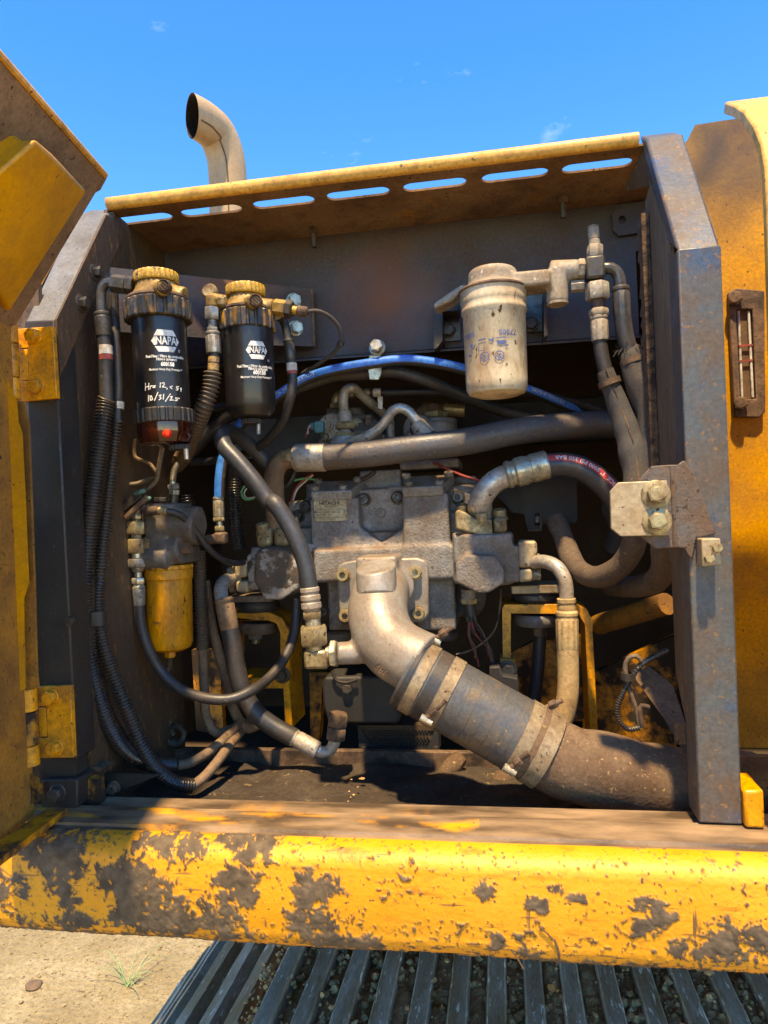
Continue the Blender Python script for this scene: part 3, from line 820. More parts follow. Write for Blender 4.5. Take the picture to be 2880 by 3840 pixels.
MB().prism([Vector((XR + max(0, (y - 1.088) / 0.165 * (t1.x - XR + 0.004)) * (z > 0.3), y, CZ + z)) for y, z in poly], (0.005, 0, 0)).build('side_plate', 'side_plate', rp_)
# weld bead, latch tab and bolted plate
tab = [(595, 400), (690, 297), (830, 287), (888, 287), (930, 255), (950, 262), (1040, 430), (1120, 640), (1182, 805), (1030, 840), (1000, 1000), (962, 965), (940, 918), (872, 912), (720, 920), (615, 835)]
MB().prism([Z10(x, y, YP - 0.006) for x, y in tab], (0, 0.005, 0)).build('latch_tab', 'slate_mud', rp_, bevel=0.0015)
MB().tube(spline([Z10(*q, YP - 0.005) for q in ((845, 300), (852, 500), (860, 750), (868, 905))]), 0.0035, 8, wob=0.25).build('weld_bead', 'slate_mud', rp_)
plate = [(378, 490), (440, 420), (808, 405), (826, 820), (460, 828), (386, 770)]
lp = MB().prism([Z10(x, y, YP - 0.016) for x, y in plate], (0, 0.009, 0)).build('latch_plate', 'tan_plate', rp_, bevel=0.0012)
for x, y in ((722, 510), (730, 712)):
    p = Z10(x, y, YP - 0.016)
    hexbolt(lp, p, (-0.05, -1, 0.05), Z10.w(122, p), Z10.w(60, p), washer=Z10.w(215, p))
blk = [(1028, 825), (1050, 808), (1200, 812), (1215, 1052), (1030, 1058)]
bo = MB().prism([Z10(x, y, YP - 0.030) for x, y in ((1068, 845), (1212, 843), (1220, 1042), (1075, 1055))], (0, 0.029, 0)).build('stop_block', 'tan_plate', rp_, bevel=0.002)
for x, y in ((1182, 912), (1122, 990)):
    p = Z10(x, y, YP - 0.030); hexbolt(bo, p, (0, -1, 0), Z10.w(66, p), Z10.w(40, p))

# crumbling foam along the side plate
fm = MB(); rnd = random.Random(11)
zz = -0.02; pts_o, pts_i = [], []
while zz < 0.47:
    pts_o.append(Vector((XR - 0.001, 1.232 + rnd.uniform(0.006, 0.030), CZ + zz))); zz += rnd.uniform(0.006, 0.016)
poly = [Vector((XR - 0.001, 1.215, CZ - 0.02))] + pts_o + [Vector((XR - 0.001, 1.215, CZ + 0.47))]
fm.prism(poly, (-0.012, 0, 0))
fm.build('foam_edge', 'foam', rp_)

# ---- left post
lpst = thing('frame_post', 'black steel post with grey sunlit slanted top behind the yellow hinges', 'post', (-0.70, YP + 0.03, SZ))
bl, br = Z7(250, 1245, YP), Z7(478, 1245, YP)
tl, tr = Z6(165, 190, YP), Z6(375, 178, YP)
MB().prism([bl, br, tr, tl], dy).build('upright', 'black_paint', lpst, bevel=0.003)
t1, t2 = Z16(905, 968, 1.20), Z16(1237, 966, 1.20)
MB().hexa([tl + Vector((0, 0.0012, -0.004)), tr + Vector((0, 0.0012, -0.004)), t2, t1, tl + dy + Vector((0, 0, 0.03)), tr + dy + Vector((0, 0, 0.03)), t2 + up, t1 + up]).build('slanted_upright', 'grey_paint', lpst, bevel=0.003)
XLp = tr.x + 0.001
gp = [Z16.xp(1237, 966, XLp), Z16.xp(1480, 1140, XLp), Z16.xp(1290, 1550, XLp), Z6.xp(582, 160, XLp), Z6.xp(470, 420, XLp), Z6.xp(402, 575, XLp), Z6.xp(378, 180, XLp)]
MB().prism(gp, (0.004, 0, 0)).build('gusset', 'wall', lpst)
for Z, x, y, s in ((Z1, 588, 1365, 62), (Z1, 502, 1556, 66)):
    p = Z.xp(x, y, XLp + 0.004); hexbolt(lpst, p, (1, -0.05, 0), Z.w(s, p), Z.w(40, p), washer=Z.w(s * 1.7, p), material='steel_dark')
fb = MB().prism([Z7(x, y, YP - 0.004) for x, y in ((252, 1385), (265, 1368), (468, 1365), (482, 1380), (482, 1540), (465, 1552), (268, 1552), (255, 1535))], (0, 0.05, 0)).build('foot_block', 'black_paint', lpst, bevel=0.003)
p = Z7(362, 1445, YP - 0.004); hexbolt(fb, p, (0.05, -1, 0.03), Z7.w(78, p), Z7.w(50, p), washer=Z7.w(108, p), material='steel_dark')
MB().prism([Z7(x, y, YP + 0.012) for x, y in ((262, 1240), (474, 1240), (478, 1375), (262, 1375))], (0, 0.03, 0)).build('lower_upright', 'black_box', lpst)
# shelf tab at the post foot
MB().prism([Z7(x, y, YP + 0.06) for x, y in ((480, 1300), (600, 1288), (640, 1300), (600, 1330), (480, 1338))], (0, 0.03, 0)).build('foot_tab', 'rust', lpst)

# ---- left side wall with a bolted floor bracket
lw = MB().prism([Vector((XLp - 0.006, y, CZ + z)) for y, z in ((1.092, -0.52), (1.092, 0.36), (1.20, 0.52), (1.22, 0.583), (1.445, 0.583), (1.445, -0.52))], (-0.008, 0, 0)).build('side_wall', 'wall')
tag(lw, 'sooty dark side wall of the bay behind the corrugated hoses', 'wall')
fbk = thing('floor_bracket', 'black angled plate bolted low beside the left post foot', 'bracket', Z7(700, 1530, 1.13))
MB().prism([Z7(x, y, 1.13) for x, y in ((470, 1320), (1000, 1335), (790, 1420), (640, 1515), (607, 1520), (605, 1350))], (0, 0.006, 0)).build('web', 'black_paint', fbk)
p = Z7(708, 1418, 1.13); hexbolt(fbk, p, (0.05, -1, 0), Z7.w(66, p), Z7.w(34, p), washer=Z7.w(90, p), material='rust')
MB().prism([Z7(x, y, 1.06) for x, y in ((480, 1340), (600, 1380), (622, 1515), (560, 1545), (484, 1548))], (0, 0.02, 0)).build('gusset', 'yellow_dirty', fbk)

# ---- ceiling panel with seven slots
slots = [(248, 486, 373, 463, 24), (393, 468, 523, 446, 24), (547, 449, 680, 427, 26), (705, 431, 842, 406, 28), (870, 412, 1008, 384, 30), (1040, 391, 1185, 361, 32), (1215, 368, 1368, 335, 35)]
cp = thing('ceiling_panel', 'slotted sheet steel ceiling with a rolled yellow front lip above the bay', 'panel', (-0.22, 1.33, RZ))
x0, x1 = D.z(228, 448, RZ).x, D.z(1377, 320, RZ).x
holes = []
for a in slots:
    xa = D.z(a[0], (a[1] + a[3]) / 2 + 7, RZ).x; xb = D.z(a[2], (a[1] + a[3]) / 2 - 7, RZ).x
    yc, hw = 1.2765, 0.0167
    h = []
    for k in range(9):
        t = math.pi / 2 + math.pi * k / 8; h.append((xa + hw + hw * math.cos(t), yc + hw * math.sin(t), RZ))
    for k in range(9):
        t = -math.pi / 2 + math.pi * k / 8; h.append((xb - hw + hw * math.cos(t), yc + hw * math.sin(t), RZ))
    holes.append(h)
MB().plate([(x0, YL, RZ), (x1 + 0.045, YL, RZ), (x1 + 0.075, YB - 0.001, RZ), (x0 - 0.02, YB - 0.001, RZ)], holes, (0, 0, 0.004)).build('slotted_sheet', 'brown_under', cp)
lipm = MB(); lv = []; 
prf = [(YL + 0.0, RZ - 0.0015)] + [(YL - 0.003 - 0.010 * math.sin(a), RZ + 0.010 - 0.0115 * math.cos(a)) for a in [i / 8 * 2.5 for i in range(1, 9)]]
prf2 = [(y + 0.003, z + 0.003) for y, z in reversed(prf)]
loop = prf + [(YL, RZ + 0.020), (YL + 0.05, RZ + 0.014), (YL + 0.05, RZ + 0.010)] + [(YL + 0.004, RZ + 0.006)]
lipm.prism([Vector((x0, y, z)) for y, z in loop], (x1 - x0, 0, 0))
lipm.build('rolled_lip', 'yellow_light', cp, angle=50)
for Z, x, y in ((Z3, 918, 58), (D, 677, 492)):
    p = Z.z(x, y, RZ); b_ = hexbolt(cp, p, (0, 0, -1), 0.019, 0.012, material='rust')
    MB().cyl(p + Vector((0, 0, -0.012)), p + Vector((0, 0, -0.040)), 0.0055, 12).build('stud', 'steel_dark', b_)
# corner gusset of the ceiling on the right
MB().prism([Z4(888, 385, 1.215), Z4(745, 690, 1.31), Z4(762, 702, 1.31), Z4(960, 660, 1.215)], (0.004, 0.004, 0.004)).build('corner_gusset', 'wall', cp)

# ---- back panel
bp_ = thing('back_panel', 'dark blue grey steel panel forming the upper back of the bay', 'panel', (-0.22, YB, CZ + 0.32))
MB().prism([(-0.705, YB, CZ + 0.329), (0.279, YB, CZ + 0.321), (0.279, YB, CZ + 0.487), (0.318, YB, CZ + 0.50), (0.318, YB, RZ + 0.010), (-0.705, YB, RZ + 0.010)], (0, 0.004, 0)).build('sheet', 'panel', bp_)
MB().prism([(-0.70, YB - 0.017, CZ + 0.324), (0.279, YB - 0.017, CZ + 0.315), (0.279, YB + 0.0, CZ + 0.322), (-0.70, YB + 0.0, CZ + 0.330)], (0, 0, 0.004)).build('bottom_flange', 'panel', bp_)
tbk = [(668, 850), (720, 790), (905, 765), (960, 830), (900, 965), (830, 970), (712, 988), (675, 955)]
cx_, cy_ = 735, 887
hole = [(cx_ + 24 * math.cos(t), cy_ + 27 * math.sin(t)) for t in [i * math.pi / 8 for i in range(16)]]
MB().plate([Z4(x, y, YB - 0.012) for x, y in tbk], [[Z4(x, y, YB - 0.012) for x, y in hole]], (0, 0.008, 0)).build('corner_tab', 'panel', bp_)

patch(M['panel'], tuple(D(835, 645, YB) - ORG[bp_.name]), 0.115, '7a4426', 0.85)
# ---- floor of the bay, dark engine room beyond
fl = MB()
nx, ny = 90, 34
X0, X1, Y0, Y1 = -0.715, 0.62, 1.052, 1.395
fv = []
for j in range(ny + 1):
    for i in range(nx + 1):
        x = X0 + (X1 - X0) * i / nx; y = Y0 + (Y1 - Y0) * j / ny
        h = 0.010 * noise.fractal(Vector((x * 14, y * 14, 0)), 1, 2, 4) + 0.012 * max(0, noise.noise(Vector((x * 6, y * 6, 4))))
        fv.append((x, y, CZ - 0.505 + h))
fl.add(fv, [(j * (nx + 1) + i, j * (nx + 1) + i + 1, (j + 1) * (nx + 1) + i + 1, (j + 1) * (nx + 1) + i) for j in range(ny) for i in range(nx)])
fl.prism([(X0, Y0, CZ - 0.53), (X1, Y0, CZ - 0.53), (X1, Y1, CZ - 0.53), (X0, Y1, CZ - 0.53)], (0, 0, -0.004))
tag(fl.build('bay_floor', 'floor_dirt', angle=80), 'oily dirt covered floor pan behind the sill beam', 'floor')
crm = MB(); rnd = random.Random(5)
for x, y, s in ((1090, 1360, 24), (1025, 1365, 12), (1065, 1412, 10), (1012, 1438, 10), (1040, 1460, 13), (1020, 1475, 8), (1005, 1500, 8)):
    c = Z8.z(x, y, CZ - 0.492)
    r = Z8.w(s, c) * 0.8
    crm.add([c + Vector((math.cos(t) * r * rnd.uniform(.6, 1.2), math.sin(t) * r * rnd.uniform(.6, 1.3), 0)) for t in [i * 0.785 for i in range(8)]] + [c + Vector((0, 0, r * 0.5))], [(i, (i + 1) % 8, 8) for i in range(8)])
crm = crm.build('dried_crumbs', M['clod']); tag(crm, 'pale dried mud crumbs lying on the dark bay floor', 'crumbs'); crm['kind'] = 'stuff'
rl = MB().bb((-0.70, 1.396, CZ - 0.56), (0.6, 1.412, CZ - 0.478)).build('cross_rail', 'rust', bevel=0.002)
tag(rl, 'dirty rust brown cross rail at the back of the bay floor', 'rail')
er = MB()
er.bb((-0.95, 2.30, CZ - 0.9), (0.95, 2.32, CZ + 0.52)); er.bb((-0.95, 1.43, CZ - 0.66), (0.95, 2.30, CZ - 0.64))
er.bb((-0.95, 1.470, CZ + 0.50), (0.95, 2.30, CZ + 0.52)); er.bb((-0.97, 1.43, CZ - 0.64), (-0.95, 2.30, CZ + 0.50)); er.bb((0.93, 1.52, CZ - 0.64), (0.95, 2.30, CZ + 0.62))
tag(er.build('engine_room', 'soot_and_shade', loc=(0, 1.9, CZ - 0.66)), 'black sooty engine room walls behind the pump', 'wall')
db = MB().bb((-0.75, 1.86, CZ + 0.16), (0.75, 1.94, CZ + 0.27)).build('cross_member', 'black_box', bevel=0.004)
tag(db, 'dark grey cross member seen behind the steel pipes and blue hose', 'beam')

# ---- exhaust stack
ex = thing('exhaust_stack', 'curved heat bleached exhaust pipe standing above the roof', 'exhaust', D(492, 560, 2.1))
YE = 2.1
path = spline([D(495, 620, YE), D(494, 470, YE), D(492, 385, YE), D(486, 335, YE - 0.01), D(468, 290, YE - 0.04), D(444, 267, YE - 0.085), D(414, 250, YE - 0.14), D(375, 234, YE - 0.20), D(325, 217, YE - 0.27), D(270, 200, YE - 0.34)], 0.012)
rE = D.w(40.5, D(490, 400, YE))
Pn, Tn, An, Bn, Sn = frames(path)
cutp = D(416, 253, YE - 0.14); cutn = (D(410, 197, YE) - D(430, 311, YE)).cross(Vector((0, 1, 0))).normalized()
if cutn.x > 0: cutn = -cutn
cutn = (cutn + Vector((0, -0.80, 0))).normalized()
zc_ = D(490, 345, YE).z
for rr, nm, mtl, in ((rE, 'pipe', 'exhaust'), (rE - 0.003, 'bore', 'exhaust_in')):
    mbx = MB(); vs = []; seg = 32; rows = 0
    for k in range(len(Pn)):
        row = []
        for i in range(seg):
            t = 2 * math.pi * i / seg
            row.append(Pn[k] + (An[k] * math.cos(t) + Bn[k] * math.sin(t)) * rr)
        vs.append(row)
    for i in range(seg):          # clip every generator at the cut plane
        for k in range(1, len(vs)):
            if Pn[k].z > zc_ and (vs[k][i] - cutp).dot(cutn) > 0:
                a, b_ = vs[k - 1][i], vs[k][i]
                da, db_ = (a - cutp).dot(cutn), (b_ - cutp).dot(cutn)
                c = a.lerp(b_, da / (da - db_))
                for q in range(k, len(vs)): vs[q][i] = c.copy()
                break
    flat = [p for r_ in vs for p in r_]
    mbx.add(flat, [(k * seg + i, k * seg + (i + 1) % seg, (k + 1) * seg + (i + 1) % seg, (k + 1) * seg + i) for k in range(len(vs) - 1) for i in range(seg)])
    ob = mbx.build(nm, mtl, ex, angle=60)
wl_ = MB()
sp = [Pn[k] + ((CAM - Pn[k]) - Tn[k] * (CAM - Pn[k]).dot(Tn[k])).normalized() * (rE + 0.0003) for k in range(8, len(Pn) - 7)]
sp = [p for p in sp if (p - cutp).dot(cutn) < -0.004]
MB().tube(sp, 0.0022, 6).build('seam_weld', 'rust', ex)

# ---- left door, swung open towards the viewer
A = Z1(650, 775, 1.0)
Bp = Z1.z(0, 40, A.z)
hd = (Bp - A); hd.z = 0; hd.normalize()
dr = thing('side_door', 'open yellow side door with slanted top and stiffener', 'door', Z7(60, 1380, 0.985))
Lr = 0.85
sk = Z1(470, 1010, 1.005)
lowp = Vector((-0.738, 1.0, CZ + 0.31))
dn_ = Vector((-0.006, 0, 0.006))
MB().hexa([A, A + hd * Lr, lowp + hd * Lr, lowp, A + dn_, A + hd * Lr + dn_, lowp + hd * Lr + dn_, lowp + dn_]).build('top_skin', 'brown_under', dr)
MB().hexa([lowp, lowp + hd * Lr, lowp + hd * Lr + Vector((0, 0, -0.76)), lowp + Vector((0, 0, -0.76)), lowp + Vector((-.006, 0, 0)), lowp + hd * Lr + Vector((-.006, 0, 0)), lowp + hd * Lr + Vector((-.006, 0, -0.76)), lowp + Vector((-.006, 0, -0.76))]).build('side_skin', 'yellow_dusty', dr)
MB().tube([A + Vector((0.001, 0, 0.004)), A + hd * Lr + Vector((0.001, 0, 0.004))], 0.005, 8).build('top_edge', 'yellow_light', dr)
MB().prism([Z1(655, 770, 0.999), Z1(617, 842, 0.999), Z1(545, 882, 0.999), Z1(380, 700, 0.999), Z1(560, 680, 0.999)], (0, 0.004, 0)).build('end_flange', 'brown_under', dr)
# hat-section stiffener along the slanted edge
sn = (lowp - A).cross(hd).normalized()
if sn.x < 0: sn = -sn
def SK(Z, x, y, off):
    d = Z.ray(x, y); o_ = A + sn * off
    return CAM + d * ((o_ - CAM).dot(sn) / d.dot(sn))
E0, E1, E2 = SK(Z1, 545, 857, 0.03), SK(Z1, 478, 962, 0.03), SK(Z1, 58, 1618, 0.03)
G0, G2 = SK(Z1, 345, 648, 0.055), SK(Z1, -70, 1390, 0.055)
I0, I2 = SK(Z1, 222, 527, 0.05), SK(Z1, -320, 1010, 0.05)
H0, H2 = SK(Z1, 130, 535, 0.012), SK(Z1, -420, 890, 0.012)
st = MB()
dk = -sn * 0.02
st.add([E0, E1, E2, G0, G2, I0, I2, H0, H2, E0 + dk, E1 + dk, E2 + dk, H0 + dk, H2 + dk],
       [(0, 3, 4, 2, 1), (3, 5, 6, 4), (5, 7, 8, 6), (0, 9, 12, 7, 5, 3), (0, 1, 10, 9), (1, 2, 11, 10), (2, 4, 6, 8, 13, 11), (7, 12, 13, 8), (9, 10, 11, 13, 12)])
st.build('slanted_stiffener', 'yellow_door', dr, bevel=0.006, seg=3)
# vertical stiffener with holes
vo = [(-120, 600), (40, 560), (118, 745), (128, 880), (155, 962), (180, 1450), (205, 2035)]
v7 = [(186, 125), (150, 240), (158, 800), (100, 830), (104, 960), (112, 1320), (60, 1385), (-160, 1400)]
outer = [Z6(x, y, 0.975) for x, y in vo] + [Z7(x, y, 0.975) for x, y in v7]
holes = []
for Z, x, y, rx, ry in ((Z6, 78, 1690, 20, 38), (Z7, 33, 450, 10, 20), (Z7, 40, 635, 22, 55), (Z7, 45, 775, 9, 18), (Z7, 74, 910, 9, 18), (Z7, 90, 1238, 9, 20)):
    holes.append([Z(x + rx * math.cos(t), y + ry * math.sin(t), 0.975) for t in [i * math.pi / 7 for i in range(14)]])
MB().plate(outer, holes, (-0.004, 0.006, 0)).build('edge_stiffener', 'yellow_door', dr)
MB().prism([Z7(x, y, 0.985) for x, y in ((-150, -300), (70, -300), (70, 1385), (-150, 1400))], (0, 0.003, 0)).build('edge_backing', 'rust', dr)
# flange folded back towards the post
MB().prism([Z6(x, y, 0.995) for x, y in ((120, 740), (150, 745), (195, 900), (215, 1450), (235, 2028))] + [Z7(x, y, 0.995) for x, y in ((225, 700), (235, 790), (160, 810), (150, 240))], (0, 0.005, 0)).build('return_flange', 'yellow_dusty', dr)
# hinges
def hinge(label, Z, kn, leaf, slot, bolts):
    h = thing('door_hinge', label, 'hinge', Z(*leaf[2], 1.02), 'yellow hinges of the side door')
    MB().plate([Z(x, y, YP - 0.013) for x, y in leaf], [[Z(x, y, YP - 0.013) for x, y in slot]], (0, 0.010, 0)).build('leaf', 'yellow', h, bevel=0.0012)
    for i in range(3):
        (xa, ya), (xb, yb) = kn[i], kn[i + 1]
        a, b_ = Z(xa, ya, 1.000), Z(xb, yb, 1.000)
        dlt = (b_ - a).normalized() * 0.0008
        MB().cyl(a + dlt, b_ - dlt, Z.w(kn[4] / 2, a), 28, ch=0.001).build('knuckle', ('yellow', 'yellow_dirty', 'yellow')[i], h)
    for x, y, s in bolts:
        p = Z(x, y, YP - 0.013); hexbolt(h, p, (0.02, -1, 0.02), Z.w(s, p), Z.w(s * 0.5, p), washer=Z.w(s * 1.25, p), material='yellow')
hinge('upper yellow door hinge bolted to the black post', Z6, [(58, 215), (66, 350), (74, 585), (82, 738), 118],
      [(115, 245), (362, 226), (392, 722), (130, 748), (128, 608), (200, 605), (190, 375), (122, 380)], [(132, 390), (186, 385), (196, 598), (136, 600)],
      ((240, 300, 92), (256, 648, 92)))
hinge('lower yellow door hinge bolted to the black post', Z7, [(170, 795), (175, 940), (182, 1150), (190, 1280), 112],
      [(222, 788), (438, 780), (457, 1230), (240, 1232), (238, 1110), (296, 1108), (288, 908), (232, 912)], [(240, 920), (284, 916), (291, 1100), (244, 1102)],
      ((322, 850, 78), (350, 1165, 82)))
# lower frame corner under the door
lf = thing('frame_corner', 'rust brown frame corner below the door hinge', 'frame', Z7(80, 1690, 0.985))
MB().prism([Z7(x, y, 0.99) for x, y in ((-200, 1390), (60, 1385), (175, 1335), (190, 1520), (-200, 1760))], (0, 0.005, 0)).build('corner_plate', 'rust', lf)
MB().prism([Z7(x, y, 0.992) for x, y in ((175, 1325), (240, 1400), (248, 1490), (190, 1520))], (0, 0.01, 0)).build('corner_web', 'yellow_dirty', lf)
a, b_ = Z12.z(300, 152, SZ + 0.012), Z12.z(-60, 425, SZ + 0.012)
a2, b2 = Z12.z(205, 158, SZ + 0.012), Z12.z(-160, 400, SZ + 0.012)
MB().hexa([a, b_, b2, a2] + [q + Vector((0, 0, -0.010)) for q in (a, b_, b2, a2)]).build('ledge', 'yellow_dirty', lf, bevel=0.001)

# ---- post between door and wall: sunlit yellow jamb
jb = MB().prism([Z16(x, y, 1.215) for x, y in ((830, 1010), (905, 1060), (520, 1750), (300, 2200), (120, 2200), (160, 1900))], (0, 0.01, 0)).build('door_jamb', 'yellow_dusty')
tag(jb, 'dusty yellow jamb strip behind the grey slanted post', 'jamb')

jb2 = MB().prism([Vector((x, 1.06, CZ + z)) for x, z in ((-0.86, -0.50), (-0.735, -0.50), (-0.735, 0.40), (-0.86, 0.40))], (0, 0.01, 0)).build('door_jamb', 'rust')
tag(jb2, 'dark rusty jamb strip between the yellow door and the black post', 'jamb')
# ---- hydraulic tank and curved cover on the right
tk = thing('hydraulic_tank', 'yellow hydraulic tank wall with a sight gauge right of the blue grey post', 'tank', (0.66, 1.42, SZ))
YT = 1.36
tp = [Z4(1145, 385, YT), Z4(1195, 285, YT), Z4(1385, 255, YT)]
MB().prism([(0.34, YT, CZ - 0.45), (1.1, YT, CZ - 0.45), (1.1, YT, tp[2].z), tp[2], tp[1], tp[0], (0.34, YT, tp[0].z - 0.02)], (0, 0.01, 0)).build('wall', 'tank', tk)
patch(M['tank'], tuple(Z4(1300, 470, YT) - ORG[tk.name]), 0.14, '33221a', 0.9)  # shade under the curved cover, painted dark into the tank colour
patch(M['tank'], tuple(Z4(1560, 420, YT) - ORG[tk.name]), 0.10, '3a281c', 0.8)  # second dark area of the same painted cover shade
gq = [Z4(x, y, YT - 0.016) for x, y in ((1405, 1340), (1480, 1310), (1659, 1330), (1700, 2080), (1450, 2080))]
gf = thing('sight_gauge', 'rusty framed oil sight gauge on the yellow tank', 'gauge', D(1612, 900, YT))
fr = [D(x, y, YT - 0.014) for x, y in ((1574, 632), (1590, 622), (1652, 628), (1654, 890), (1640, 902), (1586, 900))]
win = [D(x, y, YT - 0.014) for x, y in ((1590, 668), (1625, 668), (1634, 862), (1599, 862))]
MB().plate(fr, [win], (0, 0.013, 0)).build('frame', 'rust', gf, bevel=0.002)
MB().prism([D(x, y, YT - 0.006) for x, y in ((1588, 664), (1627, 664), (1636, 866), (1597, 866))], (0, 0.003, 0)).build('glass', 'glass', gf)
for xa, xb in ((1593, 1602), (1618, 1627)):
    MB().cyl(D((xa + 1597) / 2 if xa < 1600 else 1617, 672, YT - 0.009), D((xa + 1597) / 2 + 8 if xa < 1600 else 1626, 858, YT - 0.009), 0.0022, 8).build('sight_tube', 'label_white', gf)
for y in (745, 778):
    MB().bb(D(1596, y, YT - 0.012), D(1626, y + 2.2, YT - 0.010)).build('level_mark', 'label_red', gf)
for x, y in ((1588, 646), (1600, 872)):
    p = D(x, y, YT - 0.014); hexbolt(gf, p, (-0.3, -1, 0), 0.021, 0.012, material='rust')
X0c = D(1646, 500, 0.98).x
cv = [(1562, 247), (1582, 254), (1602, 268), (1622, 298), (1636, 335), (1643, 380), (1646, 440), (1650, 560), (1656, 760), (1664, 1000), (1672, 1200), (1684, 1480), (1696, 1770)]
inn = [D.xp(x, y, X0c) for x, y in cv]
c0 = inn[0]
out = []
for i, p in enumerate(inn):
    a, b_ = inn[max(0, i - 1)], inn[min(len(inn) - 1, i + 1)]
    t = (b_ - a).normalized(); nrm = Vector((0, t.z, -t.y)); 
    if nrm.y > 0 or (abs(nrm.y) < 0.2 and nrm.z < 0): nrm = -nrm
    out.append(p + nrm * 0.016)
cvr = MB().prism(inn + out[::-1], (0.7, 0, 0)).build('curved_cover', 'yellow_light', bevel=0.003, angle=25)
tag(cvr, 'pale yellow cover with a rounded top edge beside the tank', 'cover')
rb = thing('rest_block', 'yellow rubber stop block on the sill beside the post foot', 'block', Z11(1580, 935, YP))
MB().prism([Z11(x, y, YP - 0.01) for x, y in ((1520, 715), (1636, 712), (1646, 935), (1530, 930))], (0, 0.05, 0)).build('front_block', 'yellow', rb, bevel=0.004)
MB().prism([Z11(x, y, YP + 0.045) for x, y in ((1500, 655), (1582, 652), (1584, 790), (1500, 790))], (0, 0.03, 0)).build('rear_block', 'yellow', rb, bevel=0.003)
lr_ = MB().prism([Z11(x, y, 1.16) for x, y in ((1490, 520), (1800, 520), (1800, 1060), (1490, 1060))], (0, 0.01, 0)).build('lower_tank_plate', 'strut')
tag(lr_, 'dusty brown plate below the yellow tank wall', 'plate')
# diagonal strut behind the right post
stt = thing('diagonal_strut', 'dust covered angle strut slanting down to the right post', 'strut', Z11(1240, 620, 1.14))
q = [Z11(x, y, Yq) for x, y, Yq in ((885, 55, 1.33), (975, 10, 1.36), (1115, 120, 1.30), (1250, 520, 1.15), (1250, 625, 1.14), (1060, 300, 1.22))]
MB().add([q[0], q[1], q[2], q[3], q[4], q[5]] + [p + Vector((0, 0.008, 0.003)) for p in q], [(0, 1, 2, 5), (5, 2, 3, 4), (6, 11, 8, 7), (11, 10, 9, 8), (0, 6, 7, 1), (1, 7, 8, 2), (2, 8, 9, 3), (3, 9, 10, 4), (4, 10, 11, 5), (5, 11, 6, 0)]).build('flange', 'strut', stt)
MB().tube(spline([Z11(*a_) for a_ in ((975, 235, 1.20), (930, 225, 1.20), (922, 260, 1.20), (935, 350, 1.20))], 0.006), 0.004, 8).build('hook', 'rust', stt)
p = Z11(1150, 380, 1.15); MB().box(p, (0.014, 0.012, 0.032)).build('clip', 'strut', stt)
yt = MB().tube([Z9(1230, 900, 1.62), Z9(1660, 770, 1.45)], 0.022, 12).build('cross_tube', 'yellow_dusty'); tag(yt, 'dusty yellow tube running behind the sleeved hoses', 'tube')
yb = MB().prism([Z9(x, y, 1.72) for x, y in ((1140, 1230), (1720, 960), (1720, 1800), (1140, 1800))], (0, 0.02, 0)).build('rear_plate', 'yellow_dirty'); tag(yb, 'oil blackened yellow plate deep behind the looped cable', 'plate')

# ---- crawler track below
trk = thing('crawler_track', 'crawler track of steel grouser shoes packed with dry dirt', 'track', (-0.1, 1.45, CZ - 1.10))
TZ = CZ - 1.02
pitch = 0.228; gp_ = 0.076
prof = [(-0.112, -0.018), (-0.112, 0)]
for k in (-1, 0, 1):
    c = k * gp_
    prof += [(c - 0.027, 0.0), (c - 0.020, 0.026), (c - 0.017, 0.030), (c + 0.015, 0.030), (c + 0.018, 0.026), (c + 0.025, 0.0)]
prof += [(0.112, 0), (0.112, -0.018)]
def shoe_mesh():
    me = bpy.data.meshes.new('track_shoe')
    ny_ = 14; vs, fs = [], []; m = len(prof)
    for j in range(ny_ + 1):
        y = -0.5 + 1.0 * j / ny_
        for x, z in prof:
            e = 0.0022 if z > 0.02 else 0.001
            vs.append((x + e * noise.noise(Vector((x * 30, y * 14, 1))), y, z + e * noise.noise(Vector((x * 40, y * 17, 7)))))
    for j in range(ny_):
        for k in range(m):
            fs.append((j * m + k, j * m + (k + 1) % m, (j + 1) * m + (k + 1) % m, (j + 1) * m + k))
    fs += [tuple(range(m - 1, -1, -1)), tuple(ny_ * m + k for k in range(m))]
    me.from_pydata(vs, [], fs)
    bm = bmesh.new(); bm.from_mesh(me); bmesh.ops.recalc_face_normals(bm, faces=bm.faces); bm.to_mesh(me); bm.free()
    me.materials.append(M['track']); me.shade_smooth(); me.set_sharp_from_angle(angle=math.radians(40))
    return me
sm = shoe_mesh()
xs0 = -0.43
pos = []
for i in range(7): pos.append((xs0 + i * pitch, TZ, 0.0))
x, z = xs0, TZ
for a in (22, 48, 78):
    a = math.radians(a); am = a * 0.75
    x -= pitch * math.cos(am); z -= pitch * math.sin(am)
    pos.append((x, z, -a))
for i, (x, z, a) in enumerate(pos):
    o = link(bpy.data.objects.new('track_shoe', sm)); o.parent = trk
    o.location = Vector((x, 1.45, z)) - ORG[trk.name]; o.rotation_euler = (0, a, 0)
cl = MB(); rnd = random.Random(21)
def clump(c, r, mb):
    nv = []
    u = [(0, 0, 1), (1, 0, 0), (0, 1, 0), (-1, 0, 0), (0, -1, 0), (0, 0, -1), (.7, .7, .5), (-.7, .7, .5), (-.7, -.7, .5), (.7, -.7, .5)]
    nv = [Vector(c) + Vector(q) * r * rnd.uniform(.6, 1.25) for q in u]
    mb.add(nv, [(0, 6, 7), (0, 7, 8), (0, 8, 9), (0, 9, 6), (1, 2, 6), (2, 3, 7), (3, 4, 8), (4, 1, 9), (6, 2, 7), (7, 3, 8), (8, 4, 9), (9, 1, 6), (5, 2, 1), (5, 3, 2), (5, 4, 3), (5, 1, 4)])
